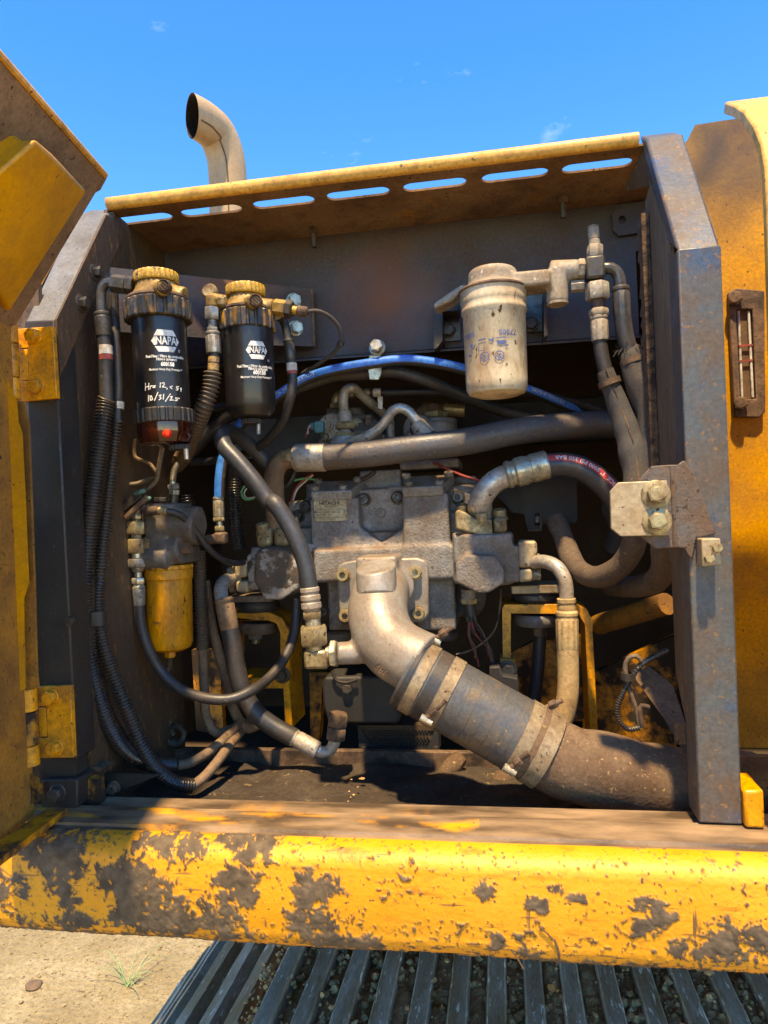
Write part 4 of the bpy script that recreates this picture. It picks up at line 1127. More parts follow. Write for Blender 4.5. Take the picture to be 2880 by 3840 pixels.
for i in range(5200):
    k = rnd.randrange(-1, 20)
    xx = xs0 - gp_ / 2 + k * gp_ + rnd.gauss(0, 0.011); yy = rnd.uniform(1.1, 1.8)
    if xx > 0.75: continue
    dens = 0.5 + 0.5 * noise.noise(Vector((xx * 7, yy * 9, 2)))
    if rnd.random() > dens + (0.25 if xx > -0.05 else -0.1): continue
    clump((xx, yy, TZ + abs(rnd.gauss(0, 0.006)) + 0.012), rnd.choice((0.003, 0.004, 0.005, 0.007, 0.010)), cl)
for k in range(0, 15):
    xc = xs0 - gp_ / 2 + k * gp_
    vs_, n1_, n2_ = [], 70, 7
    for j in range(n1_ + 1):
        for i in range(n2_):
            u = i / (n2_ - 1) - 0.5; y = 1.0 + 0.85 * j / n1_; x = xc + u * 0.040
            hgt = 0.016 + 0.013 * noise.noise(Vector((xc * 5, y * 5, 3))) + 0.007 * noise.fractal(Vector((x * 90, y * 90, 1)), 1, 2, 3)
            if xc < -0.25: hgt -= 0.010
            vs_.append((x, y, TZ + max(0.0005, hgt * (1 - (2 * u) ** 4 * 0.3))))
    cl.add(vs_, [(j * n2_ + i, j * n2_ + i + 1, (j + 1) * n2_ + i + 1, (j + 1) * n2_ + i) for j in range(n1_) for i in range(n2_ - 1)])
# beds of packed dirt between the grousers
for k in range(-1, 19):
    xc = xs0 - gp_ / 2 + k * gp_
    for j in range(26):
        y0 = 1.08 + j * 0.03
        h = 0.012 * (0.5 + noise.noise(Vector((xc * 9, y0 * 8, 5))))
        if h < 0.003: continue
        for _ in range(3): clump((xc + rnd.uniform(-.014, .014), y0 + rnd.uniform(0, .03), TZ + h * 0.3), h * rnd.uniform(0.8, 1.5), cl)
c_ = cl.build('packed_dirt', 'clod', trk, angle=20); c_['kind'] = 'stuff'
sw = MB()
for i in range(110):
    k = rnd.randrange(5, 19); xx = xs0 - gp_ / 2 + k * gp_ + rnd.gauss(0, 0.01); yy = rnd.uniform(1.15, 1.6)
    a = rnd.uniform(0, 3.14); L_ = rnd.uniform(0.008, 0.028); zz = TZ + rnd.uniform(0.008, 0.018)
    p = Vector((xx, yy, zz)); q = p + Vector((math.cos(a) * L_, math.sin(a) * L_, rnd.uniform(-.003, .008)))
    sw.tube([p, (p + q) / 2 + Vector((0, 0, 0.002)), q], 0.0007, 4)
s_ = sw.build('straw', 'straw', trk); s_['kind'] = 'stuff'

# ---- a stone and a tuft of grass on the sand
p = Z12.z(150, 950, 0.0)
stn = MB(); 
vs = []
for j in range(7):
    for i in range(12):
        th = math.pi * j / 6; ph = 2 * math.pi * i / 12
        q = Vector((math.sin(th) * math.cos(ph) * 0.034, math.sin(th) * math.sin(ph) * 0.028, math.cos(th) * 0.014))
        vs.append(p + q * (1 + 0.35 * noise.noise(q * 40)) + Vector((0, 0, 0.006)))
stn.add(vs, [(j * 12 + i, j * 12 + (i + 1) % 12, (j + 1) * 12 + (i + 1) % 12, (j + 1) * 12 + i) for j in range(6) for i in range(12)])
tag(stn.build('stone', 'stone', angle=25), 'small brown stone lying on the pale sand', 'stone')
gt = thing('grass_tuft', 'small pale green grass tuft growing from the sand', 'grass', Z12.z(570, 945, 0.0))
rnd = random.Random(8)
for i in range(11):
    b0 = Z12.z(570 + rnd.uniform(-14, 14), 945 + rnd.uniform(-6, 6), 0.0)
    a = rnd.uniform(0, 6.28); L_ = rnd.uniform(0.06, 0.2); 
    d_ = Vector((math.cos(a), math.sin(a), 0))
    pth = [b0, b0 + d_ * L_ * 0.35 + Vector((0, 0, L_ * 0.35)), b0 + d_ * L_ * 0.8 + Vector((0, 0, L_ * 0.42)), b0 + d_ * L_ * 1.15 + Vector((0, 0, L_ * 0.25))]
    pth = spline(pth, 0.02)
    MB().tube(pth, lambda t: 0.0022 * (1 - t) + 0.0004, 4).build('blade', 'grass', gt)

# ---- loose gravel on the sand
gv_ = MB(); rnd = random.Random(31)
for i in range(1500):
    p = Vector((rnd.uniform(-2.6, -0.2), rnd.uniform(1.9, 4.2), 0.0))
    clump(p, rnd.choice((0.003, 0.004, 0.005, 0.006, 0.009)), gv_)
go = gv_.build('gravel', 'sand', angle=20); tag(go, 'fine loose gravel scattered over the pale sand', 'gravel'); go['kind'] = 'stuff'

# ================================================================== PUMP
def zb(mb, Z, x0, y0, x1, y1, Yf, Yb):
    """box whose front face covers the given pixels at depth Yf"""
    xm, ym = (x0 + x1) / 2, (y0 + y1) / 2
    mb.bb((Z(x0, ym, Yf).x, Yf, Z(xm, y1, Yf).z), (Z(x1, ym, Yf).x, Yb, Z(xm, y0, Yf).z))
def zprism(Z, pts, Y, depth):
    return MB().prism([Z(x, y, Y) for x, y in pts], (0, depth, 0))

pump = thing('hydraulic_pump', 'grey cast hydraulic pump under brown dust in the middle of the bay', 'pump', Z5(900, 1700, 1.52))
h = MB()
zb(h, Z5, 440, 775, 742, 1100, 1.435, 1.60)          # left tower
zb(h, Z5, 1012, 745, 1302, 1100, 1.425, 1.60)        # right tower
zb(h, Z5, 700, 715, 1040, 1130, 1.475, 1.60)         # web between
zb(h, Z5, 455, 1085, 1335, 1295, 1.42, 1.60)         # waist band
zb(h, Z5, 740, 985, 1030, 1130, 1.452, 1.60)
zb(h, Z5, 545, 1280, 690, 1600, 1.47, 1.62)          # left skirt
zb(h, Z5, 640, 1280, 1180, 1560, 1.46, 1.62)
zb(h, Z5, 1100, 1280, 1340, 1600, 1.455, 1.62)       # right skirt
zb(h, Z5, 745, 600, 1005, 740, 1.515, 1.66)          # rear ridge
zb(h, Z5, 410, 660, 1475, 800, 1.545, 1.70)
zb(h, Z5, 300, 790, 470, 960, 1.50, 1.62)            # left shoulder with lug
zb(h, Z5, 1290, 690, 1480, 900, 1.50, 1.62)
zb(h, Z5, 330, 960, 470, 1230, 1.47, 1.60)
zb(h, Z5, 1290, 860, 1400, 1250, 1.46, 1.60)
# slanted brow where the web meets the band
vx = [(752, 960), (850, 1030), (880, 1050), (915, 1030), (1020, 955), (1020, 1110), (752, 1110)]
h.prism([Z5(x, y, 1.438) for x, y in vx], (0, 0.1, 0))
h.build('housing', 'cast', pump, remesh=0.0042, smooth=4)
# lower bosses
for a_, b_, r_ in ((Z5(1330, 1385, 1.50), Z5(1450, 1385, 1.54), 0.045), (Z5(610, 1590, 1.54), Z5(615, 1665, 1.54), 0.040), (Z5(1230, 1580, 1.53), Z5(1225, 1645, 1.53), 0.045)):
    MB().cyl(a_, b_, r_, 26, ch=0.006).build('lower_boss', 'cast_dark', pump)

# tilted cover plates
def cover(pts_front, pts_back, th, screws, marks):
    fr_ = [Z5(x, y, Y) for x, y, Y in pts_front]; bk = [Z5(x, y, Y) for x, y, Y in pts_back]
    top = fr_ + bk[::-1]
    nrm = (top[1] - top[0]).cross(top[-1] - top[0]).normalized()
    if nrm.z < 0: nrm = -nrm
    c = MB().prism(top, -nrm * th).build('cover_plate', 'cast', pump, bevel=0.0025, seg=2)
    for x, y, Y in screws:
        p = Z5(x, y, Y)
        p = p - nrm * (p - top[0]).dot(nrm)
        capbolt(c, p, nrm, 0.0185, 0.008, material='cast', washer=False)
cover([(438, 738, 1.425), (690, 728, 1.425)], [(482, 672, 1.495), (775, 660, 1.495)], 0.021,
      ((485, 683, 1.485), (468, 722, 1.44), (640, 716, 1.44), (730, 668, 1.485)), None)
cover([(1008, 712, 1.415), (1262, 700, 1.415)], [(1015, 640, 1.49), (1330, 628, 1.49)], 0.021,
      ((1036, 648, 1.48), (1050, 692, 1.43), (1238, 680, 1.43), (1298, 638, 1.48)), None)
# socket bolts, each on a dark disc painted as the shade of a recess
for x, y, Y, s in ((772, 786, 1.474, 62), (982, 774, 1.474, 62), (412, 830, 1.500, 62), (1356, 772, 1.500, 68), (362, 890, 1.498, 60), (525, 1480, 1.47, 50)):
    p = Z5(x, y, Y)
    MB().lathe(p + Vector((0, 0.002, 0)), (0, -1, 0), [(Z5.w(s, p) * 0.70, 0), (Z5.w(s, p) * 0.70, 0.0028), (Z5.w(s, p) * 0.5, 0.0028)], 26).build('recess_shade_disc', 'soot_and_shade', pump)
    bo = capbolt(pump, p + Vector((0, 0.001, 0)), (0, -1, 0.06), Z5.w(s, p), 0.012, material='steel_dark')
MB().lathe(Z5(876, 868, 1.4745), (0, -1, 0), [(0.0105, 0), (0.0095, 0.0035)], 20).build('cast_button', 'cast', pump)
# nameplate
npq = [Z5(x, y, 1.4330) for x, y in ((458, 800), (470, 792), (652, 786), (662, 794), (666, 908), (656, 915), (478, 922), (468, 914))]
npl = MB().prism(npq, (0, 0.0015, 0)).build('nameplate', 'nameplate', pump)
tx = MB()
ux = (Z5(652, 850, 1.432) - Z5(470, 857, 1.432)).normalized(); uz = Vector((0, 0, 1))
def npt(s, x, y, size, **k): on_plane(tx, text2d(s, Z5.w(size, npq[0]), **k), Z5(x, y, 1.4322), ux, uz)
npt('HITACHI', 556, 808, 30, bold=0.0003, sx=1.1)
npt('HYDRAULIC', 556, 829, 13)
npt('MODEL              -G35', 556, 846, 17)
npt('PART NO.  9262320', 552, 864, 17)
npt('MFG NO.', 505, 881, 17)
npt('Hitachi Construction Machinery Co.,Ltd.', 562, 897, 10.5)
npt('MADE IN JAPAN', 565, 907, 8)
tx.build('lettering', 'print_dark', npl)
for x, y in ((471, 862), (652, 850)):
    MB().lathe(Z5(x, y, 1.4328), (0, -1, 0), [(0.003, 0), (0.0025, 0.0015)], 12).build('rivet', 'steel', npl)

# ---- side outlet heads
def lump(mb, c, rx, ry, rz, seg=18, rings=10):
    vs = []
    for j in range(rings + 1):
        for i in range(seg):
            th = math.pi * j / rings; ph = 2 * math.pi * i / seg
            vs.append(c + Vector((math.sin(th) * math.cos(ph) * rx, math.sin(th) * math.sin(ph) * ry, math.cos(th) * rz)))
    mb.add(vs, [(j * seg + i, j * seg + (i + 1) % seg, (j + 1) * seg + (i + 1) % seg, (j + 1) * seg + i) for j in range(rings) for i in range(seg)])
rh = MB()
zb(rh, Z9, 330, 330, 700, 520, 1.40, 1.53)
rh.prism([Z9(x, y, 1.355) for x, y in ((345, 520), (400, 465), (590, 470), (650, 560), (650, 640), (560, 700), (480, 705), (350, 640))], (0, 0.15, 0))
rh.cyl(Z9(515, 330, 1.44), Z9(515, 640, 1.44), Z9.w(190, Z9(515, 400, 1.44)), 28)
zb(rh, Z9, 640, 410, 745, 640, 1.40, 1.50)
o_ = rh.build('outlet_head', 'cast', pump, remesh=0.004, smooth=5)
lh = MB()
lh.prism([Z5(x, y, 1.36) for x, y in ((90, 1120), (150, 1085), (290, 1100), (370, 1190), (365, 1340), (250, 1415), (150, 1405), (85, 1300))], (0, 0.14, 0))
lh.cyl(Z5(205, 1075, 1.43), Z5(215, 1330, 1.43), Z5.w(135, Z5(205, 1100, 1.43)), 28)
zb(lh, Z5, 40, 1130, 130, 1350, 1.40, 1.48); zb(lh, Z5, 250, 1060, 460, 1250, 1.43, 1.55)
lh.build('outlet_head', 'cast_peel', pump, remesh=0.004, smooth=5)

# ---- split flange clamps
BT = Vector((-0.05, -0.28, 0.96)).normalized()       # bolt direction of the upward ports
def halfclamp(th, name, c, ax, side, up_, L, W_, T_, gap, material='zinc'):
    """one half of a split flange: a bar with two round ends"""
    mb = MB()
    for s in (-1, 1):
        mb.cyl(c + side * s * L, c + side * s * L + up_ * T_, W_, 20)
    mb.hexa([c - side * L - ax * W_, c + side * L - ax * W_, c + side * L + ax * W_, c - side * L + ax * W_] + [q + up_ * T_ * 0.96 for q in (c - side * L - ax * W_, c + side * L - ax * W_, c + side * L + ax * W_, c - side * L + ax * W_)])
    return mb.build(name, material, th, remesh=0.0028, smooth=3)
def upright_clamp(label, Z, bodies, bolts, yb, hgt):
    th = thing('split_flange_clamp', label, 'clamp', Z(*bodies[0][0][4], yb), 'split flange clamps on the pump outlets')
    for pts, dz in bodies:
        q = [Z(x, y, yb + dz) for x, y in pts]
        MB().prism(q, (0, 0.028, 0)).build('clamp_half', 'zinc', th, bevel=0.008, seg=4)
    for x, y, Y, s in bolts:
        p = Z(x, y, Y); capbolt(th, p - BT * 0.018, BT, Z.w(s, p), 0.020)
    return th
upright_clamp('brass toned split flange clamp under the bent silver pipe', Z9,
   [(((342, 200), (360, 182), (405, 200), (470, 240), (572, 245), (575, 345), (545, 360), (345, 305)), 0.0), (((580, 235), (662, 228), (668, 325), (583, 335)), 0.004)],
   ((505, 208, 1.398, 80), (618, 188, 1.418, 82), (382, 158, 1.44, 76)), 1.392, 0.05)
upright_clamp('split flange clamp under the curved brown pipe of the cracked hose', Z5,
   [(((92, 965), (190, 962), (192, 1072), (150, 1088), (100, 1080)), 0.0), (((205, 965), (300, 962), (300, 1075), (208, 1078)), 0.004)],
   ((136, 940, 1.398, 78), (330, 900, 1.44, 70), (236, 948, 1.425, 60)), 1.392, 0.05)
def side_clamp(label, Z, halves, bolts, sgn):
    th = thing('split_flange_clamp', label, 'clamp', Z(*halves[0][3], 1.41), 'split flange clamps on the pump outlets')
    for q in halves:
        MB().prism([Z(x, y, 1.40) for x, y in q], (0, 0.07, 0)).build('clamp_half', 'tan_plate', th, bevel=0.006, seg=3)
    for x, y, s, L_ in bolts:
        p = Z(x, y, 1.425); capbolt(th, p, (sgn, -0.1, 0), Z.w(s, p), Z.w(L_, p), material='zinc_clean')
side_clamp('tan split flange clamp with the dusty tan hose', Z9, [((735, 380), (850, 378), (856, 440), (825, 545), (738, 548)), ((742, 556), (825, 552), (826, 632), (742, 640))],
           ((826, 490, 66, 42), (826, 590, 66, 48)), 1)
side_clamp('pale split flange clamp with the rust stained pipe', Z8, [((295, 20), (380, 10), (370, 110), (295, 112)), ((302, 132), (380, 130), (384, 208), (305, 202))],
           ((295, 75, 62, 38), (302, 170, 62, 32)), -1)

# ---- suction elbow and flange
el = thing('suction_elbow', 'large silver cast suction elbow bolted to the pump front', 'elbow', Z5(860, 1800, 1.28))
fl_ = MB().prism([Z5(x, y, 1.404) for x, y in ((600, 1235), (612, 1195), (650, 1175), (740, 1160), (1100, 1148), (1150, 1165), (1168, 1200), (1176, 1490), (1160, 1530), (1120, 1550), (700, 1560), (640, 1545), (618, 1500))], (0, 0.02, 0)).build('flange', 'silver', el, bevel=0.004, seg=3)
for x, y in ((645, 1256), (1092, 1240), (1112, 1492), (660, 1508)):
    p = Z5(x, y, 1.404); capbolt(el, p, (0.05, -1, 0.10), Z5.w(76, p), 0.017)
eb = MB()
pth = spline([Z5(880, 1320, 1.44), Z5(878, 1330, 1.38), Z5(866, 1390, 1.315), Z5(858, 1500, 1.27), Z5(885, 1610, 1.245), Z5(955, 1710, 1.225), Z5(1060, 1775, 1.205), Z5(1160, 1820, 1.195)], 0.006)
rr0 = Z5.w(186, Z5(860, 1500, 1.28))
eb.tube(pth, rr0, 28)
eb.cyl(Z5(850, 1240, 1.345), Z5(852, 1440, 1.30), Z5.w(120, Z5(845, 1250, 1.30)), 28)
zb(eb, Z5, 720, 1140, 975, 1300, 1.33, 1.42)
eb.cyl(Z5(900, 1320, 1.43), Z5(895, 1330, 1.36), Z5.w(185, Z5(880, 1320, 1.40)), 28)
# side port
eb.cyl(Z5(600, 1742, 1.22), Z5(760, 1738, 1.235), Z5.w(72, Z5(650, 1740, 1.22)), 24)
# web towards the outlet
eb.prism([Z5(x, y, 1.27) for x, y in ((1030, 1480), (1060, 1560), (1180, 1640), (1150, 1720), (1000, 1700), (960, 1540))], (0, 0.025, 0))
eo = eb.build('elbow_body', 'silver', el, remesh=0.004, smooth=7)
bt, bb_ = Z5(845, 1200, 1.290), Z5(852, 1392, 1.268)
rb0 = Z5.w(124, bt); axb = (bt - bb_).normalized(); ub = (Vector((1, 0, 0)) - axb * axb.x).normalized(); wb = axb.cross(ub)
vs = []
for lev in range(3):
    for i in range(40):
        t = 2 * math.pi * i / 40; o_ = (ub * math.cos(t) + wb * math.sin(t)) * rb0 * (1.0 if lev else 0.97)
        if lev == 2: q = bt + o_; q = q + axb * (o_.dot(Vector((0, 1, 0))) * 0.75)
        else: q = bb_ + o_ + axb * (0.004 * lev)
        vs.append(q)
MB().add(vs, [(k * 40 + i, k * 40 + (i + 1) % 40, (k + 1) * 40 + (i + 1) % 40, (k + 1) * 40 + i) for k in range(2) for i in range(40)] + [tuple(range(39, -1, -1)), tuple(range(80, 120))]).build('blind_boss', 'silver', el, bevel=0.003, seg=3)
# cast figures on the body
tx = MB()
p8 = Z8(1210, 690, 1.165)
ux = (Z8(1248, 722, 1.165) - Z8(1175, 655, 1.165)).normalized(); uy = (Z8(1200, 640, 1.165) - Z8(1222, 745, 1.165)); uy = (uy - ux * uy.dot(ux)).normalized()
d8 = Z8.ray(1210, 690).normalized()
# seat the figures on the elbow tube
best = min(pth, key=lambda q: ((q - CAM) - d8 * (q - CAM).dot(d8)).length)
p8 = CAM + d8 * ((best - CAM).dot(d8) - rr0 * 1.0)
on_plane(tx, text2d('888', Z8.w(64, p8), bold=0.0002), p8 - d8 * 0.001, ux, uy)
for a, b_ in (((-42, 26), (42, 26)), ((-42, -26), (42, -26)), ((-42, -26), (-42, 26)), ((42, -26), (42, 26))):
    k = Z8.w(1, p8); on_plane(tx, stroke2d([(a[0] * k, a[1] * k), (b_[0] * k, b_[1] * k)], 2.5 * k), p8 - d8 * 0.001, ux, uy)
tx.build('cast_figures', 'rust', eo)

# ---- suction hose, clamps, pipe to the right
YH = 1.195
ax0, ax1 = Z9(40, 1190, YH), Z9(920, 1690, 1.185)
axd = (ax1 - ax0).normalized()
rH = Z9.w(228, Z9(500, 1450, YH))
sh = thing('suction_hose', 'thick ribbed black suction hose held by band clamps', 'hose', Z9(480, 1700, YH))
LH = (ax1 - ax0).length
pa = [ax0 + axd * (LH * t / 60) for t in range(61)]
body = MB().tube(pa, rH, 40).build('hose_body', 'rubber_suction', sh, angle=50)
for t in (0.40, 0.47, 0.54, 0.61, 0.68, 0.745):
    MB().ring(ax0 + axd * LH * t, axd, rH - 0.001, 0.0006, 0.0016).build('wrap_ridge', 'rubber_suction', body)
def band(label, t, hw, material, screw, grp='band clamps round the suction hose', extra=0.003, T=True):
    c = ax0 + axd * LH * t
    b_ = thing('band_clamp', label, 'clamp', c - Vector((0, 0, rH)), grp)
    MB().ring(c, axd, rH - 0.001, hw, extra).build('band', material, b_)
    if T:
        for (Z, x, y, Y, dx, dyy, L_) in screw:
            p = Z(x, y, Y); q = Z(x + dx, y + dyy, Y - 0.004)
            dd = (q - p).normalized()
            MB().cyl(p, q, 0.0042, 12).build('bolt', 'rust', b_)
            MB().hexn(p + dd * 0.010, p + dd * 0.022, 0.014).build('nut', 'rust', b_)
            MB().cyl(p - dd * 0.004 + Vector((-0.008, 0, 0.004)), p - dd * 0.004 + Vector((0.010, 0, -0.006)), 0.0065, 12).build('trunnion', 'zinc_clean', b_)
    return b_
band('bronze band clamp next to the silver elbow', 0.10, 0.0095, 'clamp_band', ((Z9, 225, 985, 1.20, 90, -65, 1),))
band('bright band clamp with T bolt below the elbow end', 0.275, 0.0105, 'clamp_band', ((Z9, 170, 1480, 1.135, 118, -112, 1),))
band('mud caked band clamp towards the right pipe', 0.83, 0.0105, 'clamp_band', ((Z9, 690, 1790, 1.125, 110, -95, 1), (Z9, 900, 1420, 1.20, 110, -50, 1)))
band('outermost dusty band clamp at the hose end', 0.955, 0.0125, 'clamp_band', (), T=False, extra=0.004)
rg = MB(); rg.ring(ax0 + axd * LH * 0.035, axd, rH - 0.002, 0.004, 0.004); rg.build('bead', 'rubber', sh)
rg = MB(); rg.ring(ax0 + axd * LH * 0.19, axd, rH - 0.0005, 0.010, 0.0012); rg.build('rubber_cuff', 'rubber', sh)
rg = MB(); rg.ring(ax0 + axd * LH * 0.895, axd, rH - 0.0005, 0.011, 0.0015); rg.build('rubber_cuff', 'rubber_brown', sh)
pp = spline([ax1 - axd * 0.03, ax1 + axd * 0.03, Z11(720, 600, 1.19), Z11(950, 660, 1.21), Z11(1180, 690, 1.235), Z11(1400, 700, 1.26), Z11(1560, 705, 1.28)], 0.008)
sp_ = MB().tube(pp, lambda t: rH * (0.955 + 0.05 * min(1, t * 2)), 36, wob=0.03).build('suction_pipe', 'rubber_brown'); tag(sp_, 'wide mud coated suction pipe running behind the right post', 'pipe')

# ---- regulators on top of the pump
rg1 = thing('pump_regulator', 'oily pump regulator with teal connector in front of the dark beam', 'regulator', Z13(430, 620, 1.55))
m_ = MB(); zb(m_, Z13, 240, 290, 420, 640, 1.55, 1.66); zb(m_, Z13, 420, 320, 680, 640, 1.56, 1.66); m_.cyl(Z13(295, 250, 1.60), Z13(295, 420, 1.60), 0.020, 20); m_.cyl(Z13(490, 255, 1.60), Z13(490, 340, 1.60), 0.026, 20); zb(m_, Z13, 120, 540, 820, 660, 1.55, 1.68); m_.cyl(Z13(590, 420, 1.53), Z13(640, 640, 1.56), 0.034, 20)
m_.build('body', 'cast_dark', rg1, remesh=0.0035, smooth=3)
p = Z13(252, 440, 1.535); MB().lathe(p + Vector((0, 0.02, 0)), (-0.1, -1, 0.05), [(0.030, 0), (0.030, 0.014), (0.027, 0.018), (0.0135, 0.0185), (0.0135, 0.022), (0.010, 0.022), (0.010, 0.028), (0.006, 0.028), (0.006, 0.034)], 28).build('solenoid', 'silver_pipe', rg1)
cn = zprism(Z13, ((78, 392), (95, 380), (160, 382), (172, 400), (176, 490), (160, 505), (90, 508), (74, 480)), 1.52, 0.028).build('connector', 'teal', rg1, bevel=0.003)
zprism(Z13, ((28, 405), (76, 398), (76, 475), (34, 470)), 1.528, 0.016).build('connector_tail', 'teal', rg1, bevel=0.003)
p = Z13(487, 432, 1.53); MB().lathe(p + Vector((0, 0.02, 0)), (0.1, -1, 0.1), [(0.019, 0), (0.018, 0.012), (0.010, 0.013), (0.009, 0.024), (0.005, 0.024)], 20).build('adjuster', 'zinc', rg1)
m_ = MB(); zb(m_, Z13, 580, 335, 650, 460, 1.535, 1.58); m_.build('plug_block', 'cast_dark', rg1, bevel=0.004)
for x, y in ((622, 370), (625, 412)):
    p = Z13(x, y, 1.533); MB().cyl(p, p + Vector((0.006, -0.012, 0)), 0.0075, 12).build('plug', 'rust', rg1)
for pts, mt, r in ((((10, 520), (15, 470), (35, 425)), 'wire_white', 0.0022), (((-15, 560), (5, 490), (40, 455)), 'wire_red', 0.0022), (((640, 365), (670, 420), (690, 470), (720, 540)), 'wire_green', 0.0015)):
    MB().tube(spline([Z13(x, y, 1.525) for x, y in pts], 0.006), r, 6).build('wire', mt, rg1)
p0, p1 = Z13(210, 560, 1.56), Z13(200, 530, 1.55)
capbolt(rg1, Z13(200, 548, 1.545), (0, -1, 0), 0.018, 0.012, material='steel_dark')

rg2 = thing('pump_regulator', 'rounded pump regulator right of the bent steel pipes', 'regulator', Z13(1340, 560, 1.55))
m_ = MB(); m_.cyl(Z13(1365, 360, 1.60), Z13(1370, 620, 1.60), 0.042, 26); m_.cyl(Z13(1340, 440, 1.58), Z13(1345, 640, 1.57), 0.044, 26); m_.cyl(Z13(1140, 470, 1.56), Z13(1240, 470, 1.62), 0.034, 22); zb(m_, Z13, 1050, 480, 1560, 640, 1.56, 1.68); zb(m_, Z13, 960, 780, 1580, 880, 1.50, 1.64)
m_.build('body', 'cast', rg2, remesh=0.0035, smooth=3)
m_ = MB(); m_.hexn(Z13(1335, 355, 1.60), Z13(1333, 285, 1.60), 0.050); m_.build('nut', 'zinc', rg2)
m_ = MB(); m_.hexn(Z13(1333, 285, 1.60), Z13(1332, 212, 1.60), 0.034); m_.build('nut', 'rust', rg2)
MB().tube(spline([Z13(1330, 270, 1.62), Z13(1240, 275, 1.62), Z13(1195, 310, 1.62), Z13(1190, 370, 1.62)], 0.006), 0.021, 16).build('elbow', 'rust', rg2)
MB().cyl(Z13(1420, 262, 1.62), Z13(1640, 275, 1.62), 0.016, 14).build('tail_pipe', 'zinc', rg2)
for pts, mt in ((((1110, 410), (1090, 470), (1125, 550)), 'plastic_black'), (((1105, 440), (1125, 470), (1150, 490)), 'wire_red')):
    MB().tube(spline([Z13(x, y, 1.515) for x, y in pts], 0.006), 0.005 if mt == 'plastic_black' else 0.002, 8).build('wire', mt, rg2)

# bent steel pilot pipes
def steelpipe(label, pts, r, ends):
    th = thing('pilot_pipe', label, 'pipe', pts[0], 'bent steel pilot pipes on the pump')
    MB().tube(spline(pts, 0.006), r, 14).build('tube', 'silver_pipe', th)
    for a, b_, w1, kind in ends:
        if kind == 'hex': MB().hexn(a, b_, w1).build('nut', 'zinc', th)
        else: MB().cyl(a, b_, w1 / 2, 18, r2=w1 * 0.36).build('sleeve', 'silver_pipe', th)
Yq = 1.50
steelpipe('bent steel pipe arching over the left regulator', [Z13(398, 420, Yq), Z13(390, 300, Yq), Z13(382, 150, Yq), Z13(410, 60, Yq), Z13(470, 40, Yq), Z13(530, 80, Yq + .02), Z13(650, 190, Yq + .05), Z13(790, 300, Yq + .09), Z13(860, 370, Yq + .10), Z13(868, 480, Yq + .10), Z13(872, 600, Yq + .10)], 0.0105,
          ((Z13(398, 392, Yq), Z13(392, 285, Yq), 0.036, 'cyl'), (Z13(400, 468, Yq), Z13(398, 392, Yq), 0.038, 'hex'), (Z13(402, 545, Yq), Z13(402, 505, Yq), 0.044, 'hex'), (Z13(404, 640, Yq), Z13(403, 545, Yq), 0.074, 'cyl'), (Z13(402, 505, Yq), Z13(401, 468, Yq), 0.03, 'cyl')))
Yq = 1.44
steelpipe('bent steel pipe arching above the cracked hose', [Z13(480, 615, Yq + .02), Z13(600, 560, Yq), Z13(730, 480, Yq), Z13(830, 370, Yq), Z13(890, 280, Yq), Z13(970, 250, Yq), Z13(1050, 280, Yq), Z13(1120, 360, Yq), Z13(1180, 440, Yq), Z13(1230, 510, Yq)], 0.0105,
          ((Z13(440, 630, Yq + .02), Z13(600, 560, Yq), 0.030, 'cyl'), (Z13(1240, 545, Yq), Z13(1140, 400, Yq), 0.042, 'cyl')))

# ================================================================== FILTERS
def ribbed(mb, p, ax, r, h, n, depth=0.0022, seg_per=6):
    """ring with grip ribs"""
    p = Vector(p); a = Vector(ax).normalized(); u = a.orthogonal().normalized(); w = a.cross(u)
    seg = n * seg_per; vs = []
    for lev, sc_ in ((0, 0.94), (0.002, 1), (h - 0.002, 1), (h, 0.94)):
        for i in range(seg):
            t = 2 * math.pi * i / seg
            ph = i % seg_per
            rr = (r if ph >= 2 else r - depth) * (sc_ if sc_ == 1 else 0.965)
            vs.append(p + a * lev + (u * math.cos(t) + w * math.sin(t)) * rr)
    fs = [(k * seg + i, k * seg + (i + 1) % seg, (k + 1) * seg + (i + 1) % seg, (k + 1) * seg + i) for k in range(3) for i in range(seg)]
    fs += [tuple(range(seg - 1, -1, -1)), tuple(range(3 * seg, 4 * seg))]
    mb.add(vs, fs); return mb

# mounting plate behind the two fuel filters
mp_ = thing('filter_bracket', 'dark blue grey plate carrying the two black fuel filters', 'bracket', Z2(880, 640, 1.36))
XG = XLp + 0.006
q0 = Z2.xp(105, 150, XG); 
tlp, trp = Z2(112, 155, 1.19), Z2(1452, 310, 1.432)
zt, zbm = (tlp.z + trp.z) / 2, (Z2(300, 570, 1.22).z + Z2(1440, 668, 1.435).z) / 2
trp.z = zt; tlp.z = zt
MB().hexa([Vector((tlp.x, tlp.y, zbm)), Vector((trp.x, trp.y, zbm)), trp, tlp] + [q + Vector((-0.002, 0.005, 0)) for q in (Vector((tlp.x, tlp.y, zbm)), Vector((trp.x, trp.y, zbm)), trp, tlp)]).build('plate', 'panel', mp_)
pn = (trp - tlp).cross(Vector((0, 0, 1))).normalized()
if pn.y > 0: pn = -pn
def onplate(Z, x, y, off=0.0):
    d = Z.ray(x, y); o_ = tlp + pn * off
    return CAM + d * ((o_ - CAM).dot(pn) / d.dot(pn))
MB().hexa([onplate(Z2, 1195, 655, .004), onplate(Z2, 1448, 662, .004), onplate(Z2, 1446, 305, .004), onplate(Z2, 1195, 340, .004)] + [onplate(Z2, a_, b_, .0005) for a_, b_ in ((1195, 655), (1448, 662), (1446, 305), (1195, 340))]).build('end_plate', 'panel', mp_)
MB().tube([onplate(Z2, 1440, 308, .004), onplate(Z2, 1452, 520, .004), onplate(Z2, 1458, 665, .004)], 0.0035, 8, wob=0.3).build('rusty_edge', 'rust', mp_)
